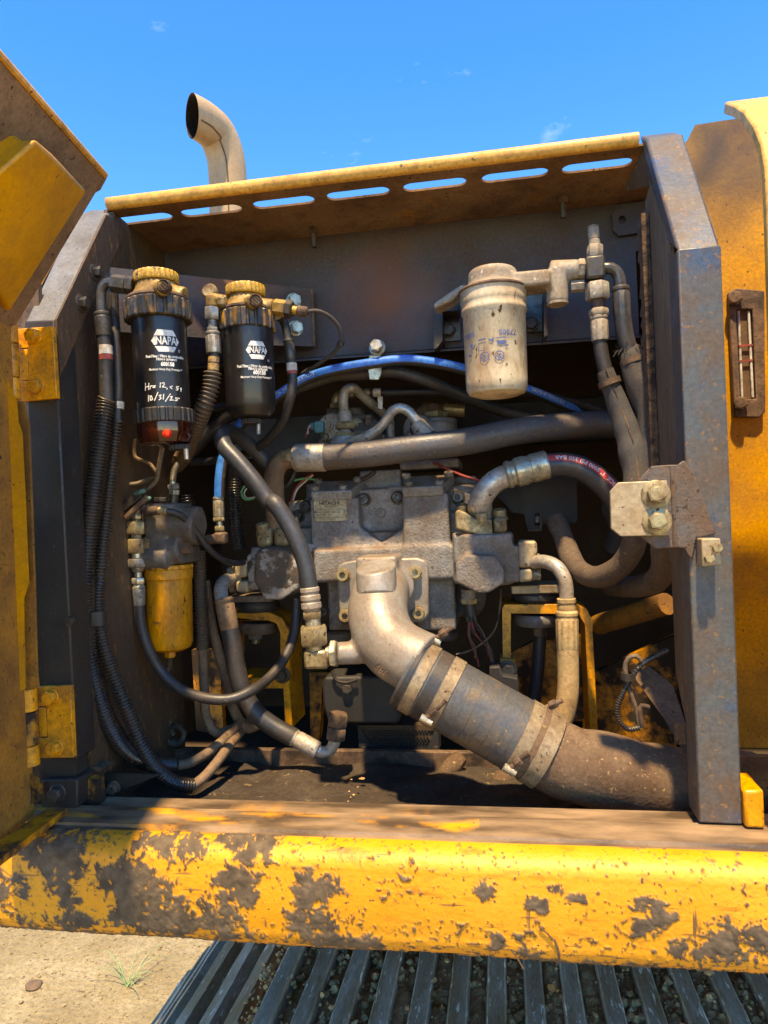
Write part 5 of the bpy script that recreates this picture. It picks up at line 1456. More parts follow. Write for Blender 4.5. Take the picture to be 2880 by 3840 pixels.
for x, y in ((1328, 380), (1340, 550)):
    p = onplate(Z2, x, y, .004); hexbolt(mp_, p, pn, Z2.w(72, p), Z2.w(34, p), washer=Z2.w(98, p), material='zinc_clean')

LOGO = [(-0.30, 0.385), (0.28, 0.385), (0.50, 0.16), (-0.45, 0.16)]
def napa_logo(mb, put, s):
    """white hexagon cut by two dark lines, letters between"""
    put(mb, poly2d([(-0.27 * s, 0.40 * s), (0.27 * s, 0.40 * s), (0.405 * s, 0.185 * s), (-0.405 * s, 0.185 * s)]))
    put(mb, poly2d([(-0.27 * s, -0.40 * s), (0.27 * s, -0.40 * s), (0.385 * s, -0.20 * s), (-0.385 * s, -0.20 * s)]))
    put(mb, poly2d([(-0.50 * s, 0.0), (-0.405 * s, 0.145 * s), (-0.345 * s, 0.145 * s), (-0.345 * s, -0.16 * s), (-0.405 * s, -0.16 * s)]))
    put(mb, poly2d([(0.50 * s, 0.0), (0.405 * s, 0.145 * s), (0.385 * s, 0.145 * s), (0.385 * s, -0.16 * s), (0.405 * s, -0.16 * s)]))
    vs, fs = text2d('NAPA', 0.41 * s, bold=0.010 * s, sx=0.68)
    put(mb, ([(x + 0.015 * s, y - 0.005 * s) for x, y in vs], fs))
HAND = [  # strokes of the handwritten service note, in filter-zoom pixels
 [(158, 940), (150, 1030)], [(205, 945), (195, 1025)], [(155, 990), (200, 985)], [(215, 1020), (222, 985), (245, 980)], [(255, 985), (285, 980), (262, 1002), (280, 1005), (250, 1000)],
 [(345, 945), (338, 1005)], [(360, 955), (385, 945), (392, 965), (365, 1000), (408, 1005)], [(420, 1015), (415, 1030)], [(485, 985), (455, 1000), (480, 1020)], [(570, 985), (540, 990), (535, 1005), (560, 1010), (548, 1032), (528, 1030)], [(605, 1000), (590, 1010), (608, 1018), (604, 1000), (598, 1045)],
 [(190, 1095), (185, 1170)], [(210, 1105), (212, 1160), (240, 1150), (228, 1105), (208, 1110)], [(310, 1065), (262, 1165)], [(318, 1105), (345, 1100), (328, 1125), (345, 1140), (318, 1160)], [(375, 1090), (368, 1155)], [(455, 1085), (390, 1180)], [(450, 1125), (475, 1115), (468, 1140), (445, 1165), (490, 1160)], [(570, 1135), (520, 1130), (515, 1145), (545, 1150), (530, 1168), (505, 1165)]]

def fuel_filter(label, s):
    """s: pixel data of one of the two fuel filters"""
    a, b_ = s['top'], s['bot']                       # axis points: under the collar, end of the can
    ax = (a - b_).normalized()                       # up
    th = thing('fuel_filter', label, 'filter', s['base'], 'black fuel filters on the bracket')
    r = s['r']
    L_ = (a - b_).length
    if s['bowl']:
        MB().lathe(b_, ax, [(r * 0.95, 0), (r * 0.97, L_ * 0.5), (r * 0.985, L_ + 0.004)], 48).build('canister', 'filter_black', th)
    else:
        MB().lathe(b_, ax, [(r * 0.30, -0.001), (r * 0.72, 0.002), (r * 0.90, 0.012), (r * 0.95, 0.024), (r * 0.96, L_ * 0.5), (r, L_ + 0.004)], 48).build('canister', 'filter_black', th)
    can = [o for o in th.children if o.name.startswith('canister')][0]
    rc = s['rc']; hc = s['hc']
    ribbed(MB(), a, ax, rc, hc, 22, 0.0025).build('collar', s['collar'], th, angle=30)
    MB().lathe(a + ax * hc, ax, [(rc * 0.90, 0), (rc * 0.93, 0.004), (rc * 0.90, 0.008)], 44).build('seal_ring', 'rust', th)
    # cast head
    hd_ = MB(); c0 = a + ax * (hc + 0.006)
    hd_.lathe(c0, ax, [(rc * 0.90, 0), (rc * 0.70, 0.010), (rc * 0.62, 0.020), (rc * 0.60, s['hh'])], 32)
    for p, q, rr in s['bosses']: hd_.cyl(p, q, rr, 20)
    hd_.build('head', 'bronze_head', th, remesh=0.0026, smooth=4)
    p, n_, rv = s['vent']
    v_ = MB().lathe(p, n_, [(rv, -0.008), (rv, 0.004), (rv * 0.86, 0.006), (rv * 0.80, 0.003)], 26).build('vent_plug', 'rust', th)
    u_ = Vector(n_).orthogonal().normalized(); w_ = Vector(n_).normalized().cross(u_)
    for k in (-1, 0, 1):
        MB().box(Vector(p) + Vector(n_).normalized() * 0.0036 + u_ * k * rv * 0.42, (rv * 0.16, rv * 1.0, 0.0016), Matrix((u_, w_, Vector(n_).normalized())).transposed()).build('vent_slot', 'soot_and_shade', v_)
    cc = c0 + ax * s['hh'] + s['capoff']
    ribbed(MB(), cc, ax, s['rcap'], s['hcap'], 26, 0.0012, 4).build('cap', 'cap_yellow', th, angle=30)
    if s['bowl']:
        p = b_ - ax * s['hr']
        ribbed(MB(), p, ax, r * 1.075, s['hr'], 24, 0.0022).build('retaining_ring', 'plastic_black', th, angle=30)
        hb = s['hb']
        MB().lathe(p - ax * hb, ax, [(r * 0.55, 0), (r * 0.86, 0.003), (r * 0.945, 0.012), (r * 0.97, hb * 0.6), (r * 0.97, hb + 0.002)], 44).build('bowl', 'amber', th)
        bw = [o for o in th.children if o.name.startswith('bowl')][0]
        fz = s['float']  # place of the painted sun glow, no real float
        MB().lathe(fz, (0, -1, 0), [(0.001, -0.008), (0.006, -0.006), (0.0075, 0), (0.006, 0.004), (0.001, 0.006)], 16).build('float', 'sun_glow_red', bw)  # added red lump painted as sun glow in the bowl, no real float
        kb = p - ax * hb
    else:
        kb = b_
    pk = s['knob']; rk = s['rk']
    kn_ = ribbed(MB(), pk - ax * s['hk'], ax, rk, s['hk'], 20, 0.0014, 4).build('drain_knob', 'plastic_black', th, angle=30)
    p, q = s['nip']; MB().cyl(p, q, 0.0042, 12).build('drain_nipple', 'steel', kn_)
    # print
    tx = MB()
    ba = b_
    def put_at(Z, x, y, ang=0.0):
        p0 = cyl_hit(Z, x, y, ba, ax, r * 0.985)
        return lambda mb, shape: on_cyl(mb, shape, ba, ax, r * 0.985, p0, ang=ang)
    for kind, Z, x, y, size, *rest in s['print']:
        p0 = cyl_hit(Z, x, y, ba, ax, r)
        k = Z.w(1, p0)
        if kind == 'logo': napa_logo(tx, put_at(Z, x, y), size * k)
        elif kind == 'hand':
            for st_ in HAND:
                pp_ = [((px - x) * k, -(py - y) * k) for px, py in st_]
                put_at(Z, x, y)(tx, stroke2d(pp_, 11 * k))
        else:
            o2 = rest[0] if rest else {}
            put_at(Z, x, y)(tx, text2d(kind, size * k, **o2))
    tx.build('print', 'print_white', can)
    return th

def axisp(Z, x, y, Y): return Z(x, y, Y)
Y1 = 1.15
a1 = Z2(490, 512, Y1); b1 = Z2(522, 1062, Y1)
k1 = Z2.w(1, a1)
s1 = dict(top=a1, bot=b1, r=170 * k1, base=Z2(560, 1310, Y1), bowl=True, collar='collar', rc=206 * k1, hc=118 * k1, hh=100 * k1,
          bosses=[(Z2(470, 300, Y1), Z2(322, 290, Y1), 46 * k1), (Z2(470, 320, Y1), Z2(655, 345, Y1), 52 * k1), (Z2(480, 310, Y1), Z2(520, 300, Y1 - 0.062), 46 * k1)],
          vent=(Z2(523, 290, Y1 - 0.062), (0.12, -1, 0.12), 40 * k1), capoff=Vector((0, 0, 0)), rcap=136 * k1, hcap=62 * k1,
          hr=88 * k1, hb=128 * k1, **{'float': Z2(540, 1205, Y1 - 0.052)}, knob=Z2(618, 1275, Y1), rk=66 * k1, hk=32 * k1, nip=(Z2(660, 1300, Y1 - 0.01), Z2(664, 1365, Y1 - 0.01)),  # 'float' is the place of the painted sun glow
          print=[('logo', Z15, 402, 425, 345), ('®', Z15, 565, 558, 50), ('Fuel Filter / Filtro de combustible', Z15, 405, 618, 46, dict(bold=0.0002, sx=0.78)),
                 ('Filtre à carburant', Z15, 417, 656, 46, dict(bold=0.0002, sx=0.78)), ('600158', Z15, 427, 718, 66, dict(bold=0.0005, sx=0.82)),
                 ('Maximum Heavy Duty Protection™', Z15, 412, 780, 40, dict(bold=0.0001, shear=0.25, sx=0.72)), ('hand', Z15, 380, 1050, 1)])
f1 = fuel_filter('black fuel filter with handwritten note, dark amber bowl and painted red sun glow', s1)
Y2 = 1.26
a2_ = Z2(1042, 572, Y2); b2_ = Z2(1068, 1108, Y2); k2 = Z2.w(1, a2_)
s2 = dict(top=a2_, bot=b2_, r=160 * k2, base=Z2(1080, 1150, Y2), bowl=False, collar='collar_b', rc=176 * k2, hc=112 * k2, hh=88 * k2,
          bosses=[(Z2(1020, 395, Y2), Z2(890, 385, Y2), 44 * k2), (Z2(1020, 400, Y2), Z2(1205, 415, Y2), 46 * k2), (Z2(1040, 400, Y2), Z2(1080, 385, Y2 - 0.056), 42 * k2)],
          vent=(Z2(1094, 378, Y2 - 0.056), (0.18, -1, 0.10), 38 * k2), capoff=Vector((0, 0, 0)), rcap=122 * k2, hcap=62 * k2,
          knob=Z2(1066, 1115, Y2), rk=62 * k2, hk=32 * k2, nip=(Z2(1110, 1145, Y2 - 0.01), Z2(1110, 1208, Y2 - 0.01)),
          print=[('logo', Z2, 1102, 685, 140), ('®', Z2, 1170, 752, 22), ('Fuel Filter / Filtro de combustible', Z2, 1098, 785, 23.5, dict(bold=0.0002, sx=0.76)),
                 ('Filtre à carburant', Z2, 1110, 802, 23.5, dict(bold=0.0002, sx=0.76)), ('600158', Z2, 1117, 826, 34, dict(bold=0.0005, sx=0.80)), ('Maximum Heavy Duty Protection™', Z2, 1105, 852, 20, dict(bold=0.0001, shear=0.25, sx=0.72))])
f2 = fuel_filter('glossy black fuel filter without a bowl, yellow flaking collar', s2)

# ---- cream oil filter on the back panel
YW = 1.27
wf = thing('oil_filter', 'cream spin-on filter streaked with brown dust on the back panel', 'filter', Z3(545, 1200, YW))
aw, bw_ = Z3(527, 600, YW), Z3(548, 1140, YW)
axw = (aw - bw_).normalized(); Lw = (aw - bw_).length; kw = Z3.w(1, aw); rw = 184 * kw
MB().lathe(bw_ - axw * 55 * kw, axw, [(rw * 0.30, 0), (rw * 0.62, 8 * kw), (rw * 0.86, 24 * kw), (rw * 0.93, 50 * kw), (rw * 0.94, 90 * kw), (rw * 0.955, Lw + 55 * kw - 130 * kw), (rw * 1.0, Lw + 55 * kw - 118 * kw), (rw * 1.0, Lw + 55 * kw - 100 * kw), (rw * 0.98, Lw + 55 * kw - 92 * kw), (rw * 0.99, Lw + 55 * kw - 66 * kw), (rw * 1.015, Lw + 55 * kw - 54 * kw), (rw * 1.0, Lw + 55 * kw - 40 * kw), (rw * 1.02, Lw + 55 * kw)], 56).build('canister', 'white_filter', wf)
can = wf.children[0]
MB().lathe(aw, axw, [(rw * 1.05, 0), (rw * 1.06, 8 * kw), (rw * 1.0, 20 * kw)], 52).build('gasket_ring', 'rust', wf)
hm = MB(); hm.lathe(aw + axw * 18 * kw, axw, [(rw * 0.96, 0), (rw * 0.76, 18 * kw), (rw * 0.74, 95 * kw), (rw * 0.62, 112 * kw), (rw * 0.2, 118 * kw)], 40)
hm.cyl(aw + axw * 130 * kw, aw + axw * 146 * kw, 40 * kw, 18)
zb(hm, Z3, 620, 470, 850, 560, YW - 0.03, YW + 0.03)
hm.prism([Z3(x, y, YW + 0.02) for x, y in ((640, 470), (740, 480), (735, 560), (712, 620), (640, 600))], (0, 0.03, 0))
hm.cyl(Z3(845, 475, YW), Z3(1010, 470, YW), 56 * kw, 24)
hm.cyl(Z3(890, 470, YW), Z3(890, 660, YW), 60 * kw, 24)
hm.prism([Z3(x, y, YW + 0.03) for x, y in ((385, 540), (300, 640), (190, 690), (185, 660), (330, 560))], (0, 0.05, 0))
hm.build('head', 'filter_head', wf, remesh=0.0036, smooth=4)
MB().lathe(Z3(890, 662, YW), (0.01, 0, -1), [(60 * kw, -0.002), (60 * kw, 0.002), (50 * kw, 0.003), (44 * kw, -0.004)], 28).build('port_rim', 'filter_head', wf)
br_ = MB().prism([Z3(x, y, YB - 0.06) for x, y in ((188, 650), (330, 640), (330, 700), (240, 705), (240, 870), (210, 910), (192, 920))], (0, 0.056, 0)).build('bracket', 'black_paint', wf)
MB().prism([Z3(x, y, YB - 0.012) for x, y in ((235, 770), (340, 765), (342, 868), (240, 875))], (0, 0.006, 0)).build('bracket_foot', 'steel_dark', wf)
MB().prism([Z3(x, y, YB - 0.012) for x, y in ((715, 600), (830, 595), (835, 815), (715, 825))], (0, 0.008, 0)).build('bracket_foot', 'steel_dark', wf)
MB().prism([Z3(x, y, YB - 0.07) for x, y in ((812, 590), (832, 592), (835, 840), (815, 850))], (0, 0.06, 0)).build('bracket_rib', 'steel_dark', wf)
for x, y in ((275, 815), (742, 778)):
    p = Z3(x, y, YB - 0.012); hexbolt(wf, p, (0, -1, 0), Z3.w(62, p), Z3.w(30, p), washer=Z3.w(84, p), material='steel_dark')
tx = MB()
def wput(x, y, shape, ang=0.0):
    p0 = cyl_hit(Z3, x, y, bw_, axw, rw * 0.95); on_cyl(tx, shape, bw_, axw, rw * 0.958, p0, ang=ang, lift=0.0012)
wput(610, 822, text2d('7750S', 42 * kw, bold=0.0002), math.pi)
wput(390, 852, text2d('7750S', 42 * kw, bold=0.0002), 0.05)
for x, y in ((480, 962), (562, 955)):
    ringp = [(24 * kw * math.cos(t), 24 * kw * math.sin(t)) for t in [i * math.pi / 10 for i in range(21)]]
    wput(x, y, stroke2d(ringp, 5 * kw)); wput(x, y, stroke2d([(-17 * kw, 17 * kw), (17 * kw, -17 * kw)], 5 * kw)); wput(x, y, stroke2d([(-6 * kw, -10 * kw), (6 * kw, 10 * kw)], 6 * kw))
for x, y, sh_ in ((575, 880, [(-28, 8), (20, 12), (28, -4), (-10, -12), (-26, -4)]), (515, 865, [(-16, 8), (0, 0), (18, 12), (10, -12), (-8, -8)]), (408, 905, [(-12, 10), (0, 14), (12, 8), (8, -14), (-8, -12)]), (465, 868, [(-22, 4), (22, 8), (22, 0), (-22, -4)]), (400, 958, [(-14, 6), (14, 8), (12, -6), (-12, -4)]), (602, 898, [(-10, 4), (10, 6), (6, -6), (-8, -4)]), (570, 856, [(-28, 3), (28, 5), (28, 0), (-28, -2)])):
    wput(x, y, poly2d([(a_ * kw, b_ * kw) for a_, b_ in sh_]))
wput(462, 905, stroke2d([(-14 * kw, 24 * kw), (-18 * kw, -20 * kw), (14 * kw, -24 * kw), (18 * kw, 24 * kw)], 3 * kw))
tx.build('print', 'print_blue', can)

# tee, test port and fittings right of the cream filter
tf = thing('tee_fitting', 'oily steel tee with upright test nipple beside the cream filter', 'fitting', Z3(1100, 640, YW))
T_ = lambda x, y, o=0.0: Z3(x, y, YW + o)
def hx(th, a_, b_, af, mt='steel', nm='nut'): return MB().hexn(a_, b_, af, ref=Vector((0.3, -1, 0.2))).build(nm, mt, th)
def cy(th, a_, b_, d_, mt='steel', nm='stem', d2=None): return MB().cyl(a_, b_, d_ / 2, 22, r2=(d2 or d_) / 2, ch=0.0012).build(nm, mt, th)
hx(tf, T_(1005, 468), T_(1045, 468), 100 * kw, 'filter_head')
m_ = MB(); m_.box(T_(1100, 465), (100 * kw, 90 * kw, 125 * kw)); m_.build('tee_block', 'steel_dark', tf, bevel=0.004)
hx(tf, T_(1102, 402), T_(1102, 330), 76 * kw, 'filter_head'); cy(tf, T_(1100, 330), T_(1098, 300), 62 * kw, 'filter_head')
cy(tf, T_(1098, 300), T_(1092, 232), 60 * kw, 'filter_head', 'test_nipple'); cy(tf, T_(1092, 232), T_(1091, 224), 64 * kw, 'steel', 'nipple_cap')
hx(tf, T_(1112, 545), T_(1118, 640), 112 * kw, 'filter_head'); cy(tf, T_(1118, 640), T_(1122, 700), 74 * kw, 'rust'); hx(tf, T_(1122, 692), T_(1124, 735), 92 * kw, 'filter_head')
hx(tf, T_(965, 566), T_(1040, 560), 56 * kw, 'filter_head')

# ---- yellow pilot filter
YY = 1.30
yf = thing('pilot_filter', 'yellow canister filter hanging below its grey head near the left wall', 'filter', Z7(1050, 600, YY))
ay, by = Z7(1048, 60, YY), Z7(1058, 520, YY); axy = (ay - by).normalized(); Ly = (ay - by).length; ky = Z7.w(1, ay); ry = 144 * ky
MB().lathe(by - axy * 50 * ky, axy, [(ry * 0.25, 0), (ry * 0.62, 10 * ky), (ry * 0.88, 30 * ky), (ry * 0.97, 60 * ky), (ry * 0.98, Ly - 20 * ky), (ry * 0.98, Ly - 10 * ky), (ry * 1.03, Ly), (ry * 1.03, Ly + 55 * ky)], 48).build('canister', 'filter_yellow', yf)
yc = yf.children[0]
ribbed(MB(), ay + axy * 4 * ky, axy, ry * 1.04, 30 * ky, 9, 0.004, 8).build('top_ring', 'filter_yellow', yf, angle=30)
p = by - axy * 48 * ky; hx(yf, p, p - axy * 36 * ky, 62 * ky, 'filter_yellow', 'drain_plug')
tx = MB()
for s_, x, y, sz, a_ in (('5RD6', 978, 392, 22, 0),):
    p0 = cyl_hit(Z7, x, y, by, axy, ry * 0.98); on_cyl(tx, text2d(s_, sz * ky), by, axy, ry * 0.98, p0)
p0 = cyl_hit(Z7, 935, 312, by, axy, ry * 0.98)
for a_ in ([(-10, 20), (-10, -20), (12, -20), (14, -14)], [(-12, 18), (10, 18), (10, -8)]): on_cyl(tx, stroke2d([(u_ * ky, v_ * ky) for u_, v_ in a_], 5 * ky), by, axy, ry * 0.98, p0)
tx.build('print', 'print_dark', yc)
hy = MB(); Y_ = lambda x, y, o=0.0: Z14(x, y, YY + o)
hy.cyl(Y_(620, 520), Y_(640, 1140), 0.046, 24); zb(hy, Z14, 470, 560, 760, 700, YY - 0.035, YY + 0.06); hy.cyl(Y_(480, 730, -.01), Y_(960, 750, -.01), 0.038, 24)
hy.cyl(Y_(420, 930), Y_(560, 930), 0.030, 20); hy.cyl(Y_(380, 1095, -.035), Y_(660, 1085, -.035), 0.022, 20); hy.cyl(Y_(620, 1000, -.02), Y_(800, 980, -.02), 0.030, 20); zb(hy, Z14, 560, 980, 790, 1150, YY - 0.03, YY + 0.05)
hy.build('head', 'cast_dark', yf, remesh=0.0034, smooth=4)
ky4 = Z14.w(1, Y_(500, 700))
hx(yf, Y_(780, 985, -.025), Y_(870, 985, -.025), 105 * ky4, 'rust'); hx(yf, Y_(600, 1088, -.036), Y_(690, 1086, -.036), 90 * ky4, 'cast_dark'); cy(yf, Y_(145, 1105, -.03), Y_(240, 1100, -.03), 100 * ky4, 'cast_dark', 'plug')
MB().lathe(Y_(450, 940, -.03), (0.9, -0.3, 0), [(70 * ky4, -0.012), (70 * ky4, 0.004), (62 * ky4, 0.008)], 28).build('union_ring', 'zinc', yf)
hx(yf, Y_(395, 940, -.035), Y_(470, 940, -.035), 130 * ky4, 'zinc')
cy(yf, Y_(690, 520), Y_(700, 430), 96 * ky4, 'steel_dark'); hx(yf, Y_(700, 430), Y_(705, 375), 96 * ky4, 'zinc_clean'); hx(yf, Y_(700, 375), Y_(690, 320), 108 * ky4, 'steel'); cy(yf, Y_(690, 325), Y_(685, 290), 60 * ky4, 'zinc_clean')
hx(yf, Y_(560, 500, .01), Y_(560, 455, .01), 120 * ky4, 'steel_dark')
# fitting column left of it
fc = thing('fitting_column', 'column of gold zinc hydraulic fittings left of the yellow filter', 'fitting', Y_(330, 1600, -.04))
C_ = lambda x, y: Z14(x, y, YY - 0.05)
cy(fc, C_(310, 555), C_(312, 630), 70 * ky4, 'zinc_clean'); hx(fc, C_(312, 630), C_(312, 680), 88 * ky4, 'zinc_clean'); cy(fc, C_(312, 680), C_(310, 712), 74 * ky4, 'zinc')
hx(fc, C_(308, 705), C_(308, 838), 165 * ky4, 'zinc'); cy(fc, C_(308, 838), C_(308, 885), 100 * ky4, 'zinc_clean'); hx(fc, C_(308, 885), C_(312, 1035), 150 * ky4, 'zinc'); cy(fc, C_(312, 1035), C_(318, 1090), 110 * ky4, 'zinc_clean')
hx(fc, C_(318, 1090), C_(322, 1180), 165 * ky4, 'steel'); cy(fc, C_(322, 1180), C_(325, 1228), 140 * ky4, 'steel', d2=110 * ky4); cy(fc, C_(325, 1228), C_(328, 1290), 78 * ky4, 'steel'); hx(fc, C_(328, 1290), C_(330, 1355), 115 * ky4, 'zinc_clean'); cy(fc, C_(330, 1355), C_(334, 1400), 100 * ky4, 'zinc_clean', d2=128 * ky4); cy(fc, C_(334, 1400), C_(342, 1580), 128 * ky4, 'steel', 'crimp', d2=112 * ky4)

# ================================================================== HOSES AND LINES
def crimp(th, a_, b_, d_, mt='steel', nm='crimp', flutes=0):
    a_, b_ = Vector(a_), Vector(b_); L = (b_ - a_).length; r = d_ / 2; ax = b_ - a_
    prof = [(r * 0.86, 0), (r, L * 0.05), (r, L * 0.12), (r * 0.93, L * 0.15), (r * 0.93, L * 0.2), (r, L * 0.23), (r, L * 0.96), (r * 0.95, L)]
    if not flutes: return MB().lathe(a_, ax, prof, 28).build(nm, mt, th)
    mb = MB(); seg = flutes * 4; axn = ax.normalized(); u = axn.orthogonal().normalized(); w = axn.cross(u); vs = []
    for rr, h in prof:
        for i in range(seg):
            t = 2 * math.pi * i / seg; q = rr * (0.94 if (i % 4 == 0 and L * 0.22 < h < L * 0.98) else 1)
            vs.append(a_ + axn * h + (u * math.cos(t) + w * math.sin(t)) * q)
    n_ = len(prof)
    fs = [(k * seg + i, k * seg + (i + 1) % seg, (k + 1) * seg + (i + 1) % seg, (k + 1) * seg + i) for k in range(n_ - 1) for i in range(seg)] + [tuple(range(seg - 1, -1, -1)), tuple(range((n_ - 1) * seg, n_ * seg))]
    return mb.add(vs, fs).build(nm, mt, th, angle=30)
def hthing(label, pts, cat='hose', group=None, name='hydraulic_hose'):
    lo = min(pts, key=lambda p: p.z)
    return thing(name, label, cat, lo, group)
def tubep(th, nm, pts, r, mt, seg=18, ribs=None, step=0.008, wob=0.0):
    path = spline(pts, step)
    if ribs: path = resample(path, ribs[0] / 4)
    o = MB().tube(path, r, seg, ribs=ribs, wob=wob).build(nm, mt, th, angle=65 if not ribs else 80)
    return o, path
def tape(th, a_, b_, r, mt, nm='tape'): return MB().cyl(a_, b_, r, 24).build(nm, mt, th)

# -- two loomed hoses down the left wall
hA = [Z2(170, 985, 1.115), Z6(735, 745, 1.115), Z6(705, 960, 1.11), Z6(668, 1240, 1.11), Z6(630, 1540, 1.11), Z6(600, 1780, 1.11), Z6(575, 2028, 1.11), Z7(518, 180, 1.11), Z7(516, 340, 1.11), Z7(528, 470, 1.112), Z7(560, 660, 1.115), Z7(615, 860, 1.125), Z7(690, 1040, 1.14), Z7(800, 1190, 1.17), Z7(940, 1265, 1.21), Z7(1080, 1280, 1.25)]
th = hthing('loomed hose with white and red tape running down the black post', hA, group='loomed hoses on the left wall')
kA = Z6.w(1, hA[3])
tubep(th, 'loom', hA, 56 * kA, 'loom', 14, (0.0056, 0.0022))
tubep(th, 'elbow', [Z2(215, 262, 1.12), Z2(165, 268, 1.12), Z2(138, 300, 1.12), Z2(132, 360, 1.12), Z2(135, 460, 1.118)], Z2.w(30, Z2(150, 300, 1.12)), 'steel_dark', 18)
MB().hexn(Z2(195, 268, 1.12), Z2(285, 280, 1.125), Z2.w(100, Z2(240, 270, 1.12)), ref=Vector((0, -1, 0.5))).build('nut', 'steel_dark', th); MB().hexn(Z2(285, 280, 1.127), Z2(330, 286, 1.13), Z2.w(104, Z2(240, 270, 1.12)), ref=Vector((0, -1, 0.5))).build('nut', 'steel_dark', th)
kz = Z2.w(1, Z2(140, 500, 1.117))
crimp(th, Z2(136, 450, 1.117), Z2(150, 602, 1.116), 98 * kz, 'steel_dark')
tubep(th, 'hose', [Z2(149, 598, 1.116), Z2(160, 750, 1.115), Z2(162, 870, 1.115), Z2(168, 1010, 1.115)], 42 * kz, 'rubber', 20)
tape(th, Z2(158, 660, 1.1155), Z2(161, 715, 1.115), 43.5 * kz, 'label_white'); tape(th, Z2(161, 715, 1.115), Z2(162, 748, 1.115), 43.2 * kz, 'label_red')
tubep(th, 'lower_hose', [Z7(1070, 1282, 1.248), Z7(1180, 1262, 1.27), Z7(1290, 1200, 1.29), Z7(1400, 1110, 1.33), Z7(1500, 1000, 1.40)], 30 * Z7.w(1, Z7(1200, 1260, 1.27)), 'hose_rust', 14)

hB = [Z6(812, 880, 1.135), Z6(800, 1000, 1.135), Z6(775, 1200, 1.135), Z6(748, 1440, 1.135), Z6(718, 1700, 1.135), Z6(690, 2000, 1.135), Z7(616, 170, 1.135), Z7(612, 320, 1.13), Z7(632, 460, 1.13), Z7(680, 640, 1.13), Z7(750, 830, 1.13), Z7(815, 990, 1.135), Z7(880, 1150, 1.14), Z7(960, 1280, 1.155), Z7(1060, 1372, 1.175), Z7(1130, 1398, 1.19), Z7(1205, 1405, 1.205)]
th = hthing('loomed hose curving in front down to the oily floor', hB, group='loomed hoses on the left wall')
tubep(th, 'loom', hB, lambda t: (34 + 11 * min(1, t * 1.5)) * kA, 'loom', 14, (0.0056, 0.0022))
tubep(th, 'hose', [Z2(205, 330, 1.15), Z2(208, 420, 1.15), Z2(222, 640, 1.145), Z2(228, 760, 1.142), Z2(235, 900, 1.140), Z6(812, 900, 1.135)], 33 * kz, 'rubber', 18)
crimp(th, Z2(212, 470, 1.149), Z2(222, 628, 1.145), 66 * kz, 'steel_dark')
MB().hexn(Z2(204, 330, 1.15), Z2(206, 440, 1.15), 62 * kz).build('nut', 'steel_dark', th)
tape(th, Z6(820, 752, 1.139), Z6(817, 800, 1.138), 36 * kz, 'label_white')
tx = MB(); p = Z6(812, 778, 1.125); on_plane(tx, text2d('0072', 24 * Z6.w(1, p)), p, Vector((1, 0, 0)), Vector((0, 0, 1))); tx.build('lettering', 'print_dark', th)
tubep(th, 'lower_hose', [Z7(1195, 1405, 1.204), Z7(1260, 1360, 1.22), Z7(1340, 1270, 1.25), Z7(1430, 1150, 1.32), Z7(1520, 1040, 1.42)], 31 * Z7.w(1, Z7(1200, 1260, 1.25)), 'hose_rust', 14)
cl_ = thing('hose_clamp', 'black strap clamp holding the loomed hoses to the black post', 'clamp', Z7(560, 410, 1.12))
c1, c2 = Z7(520, 372, 1.11), Z7(618, 360, 1.13)
kc = Z7.w(1, c1)
lo_ = []
for t in range(0, 181, 20): lo_.append(c1 + Vector((math.cos(math.radians(90 + t)) * 66 * kc, 0, 0)) + Vector((0, -math.sin(math.radians(90 + t)) * 66 * kc, 0)))
path = [Z7(450, 372, 1.07) + Vector((0, .03, 0)), c1 + Vector((-66 * kc, 0, 0)), c1 + Vector((-45 * kc, -48 * kc, 0)), c1 + Vector((0, -66 * kc, 0)), c1 + Vector((50 * kc, -60 * kc, 0)), c2 + Vector((-6 * kc, -58 * kc, 0)), c2 + Vector((38 * kc, -38 * kc, 0)), c2 + Vector((52 * kc, 0, 0))]
path = spline(path, 0.005)
for q in path: pass
vs, fs = [], []
for q in path:
    for off in (Vector((0, 0, 44 * kc)), Vector((0, 0, -44 * kc))): vs.append(q + off)
    for off in (Vector((0.0, -0.004, -44 * kc)), Vector((0.0, -0.004, 44 * kc))): vs.append(q + off)
for i in range(len(path) - 1):
    a_ = i * 4
    for k in range(4): fs.append((a_ + k, a_ + (k + 1) % 4, a_ + 4 + (k + 1) % 4, a_ + 4 + k))
fs += [(3, 2, 1, 0), tuple((len(path) - 1) * 4 + k for k in range(4))]
MB().add(vs, fs).build('strap', 'plastic_black', cl_, angle=50)
p = Z7(446, 378, YP - 0.004); hexbolt(cl_, p, (0, -1, 0), 0.014, 0.008, material='steel_dark')

# -- loomed hose between the two fuel filters
th = hthing('corrugated hose dropping between the two black fuel filters', [Z2(690, 1230, 1.26)])
kz2 = Z2.w(1, Z2(820, 600, 1.22))
B_ = lambda x, y, Y=1.22: Z2(x, y, Y)
m_ = MB(); m_.cyl(B_(895, 375), B_(815, 362), 34 * kz2, 18); m_.cyl(B_(822, 345), B_(824, 420), 40 * kz2, 18); m_.build('elbow', 'bronze_head', th, remesh=0.0022, smooth=2)
MB().hexn(B_(905, 385), B_(868, 380), 66 * kz2, ref=Vector((0, -1, .4))).build('nut', 'zinc', th)
MB().lathe(B_(815, 330, 1.235), (0, -1, 0.2), [(50 * kz2, 0), (50 * kz2, 0.008), (40 * kz2, 0.012)], 20).build('rear_ring', 'zinc', th)
MB().hexn(B_(822, 420), B_(822, 498), 82 * kz2).build('nut', 'steel', th); MB().cyl(B_(822, 498), B_(824, 548), 27 * kz2, 16).build('stem', 'steel', th); MB().hexn(B_(824, 546), B_(825, 572), 62 * kz2).build('collar_nut', 'steel', th)
crimp(th, B_(825, 570), B_(832, 705), 92 * kz2, 'steel', flutes=10)
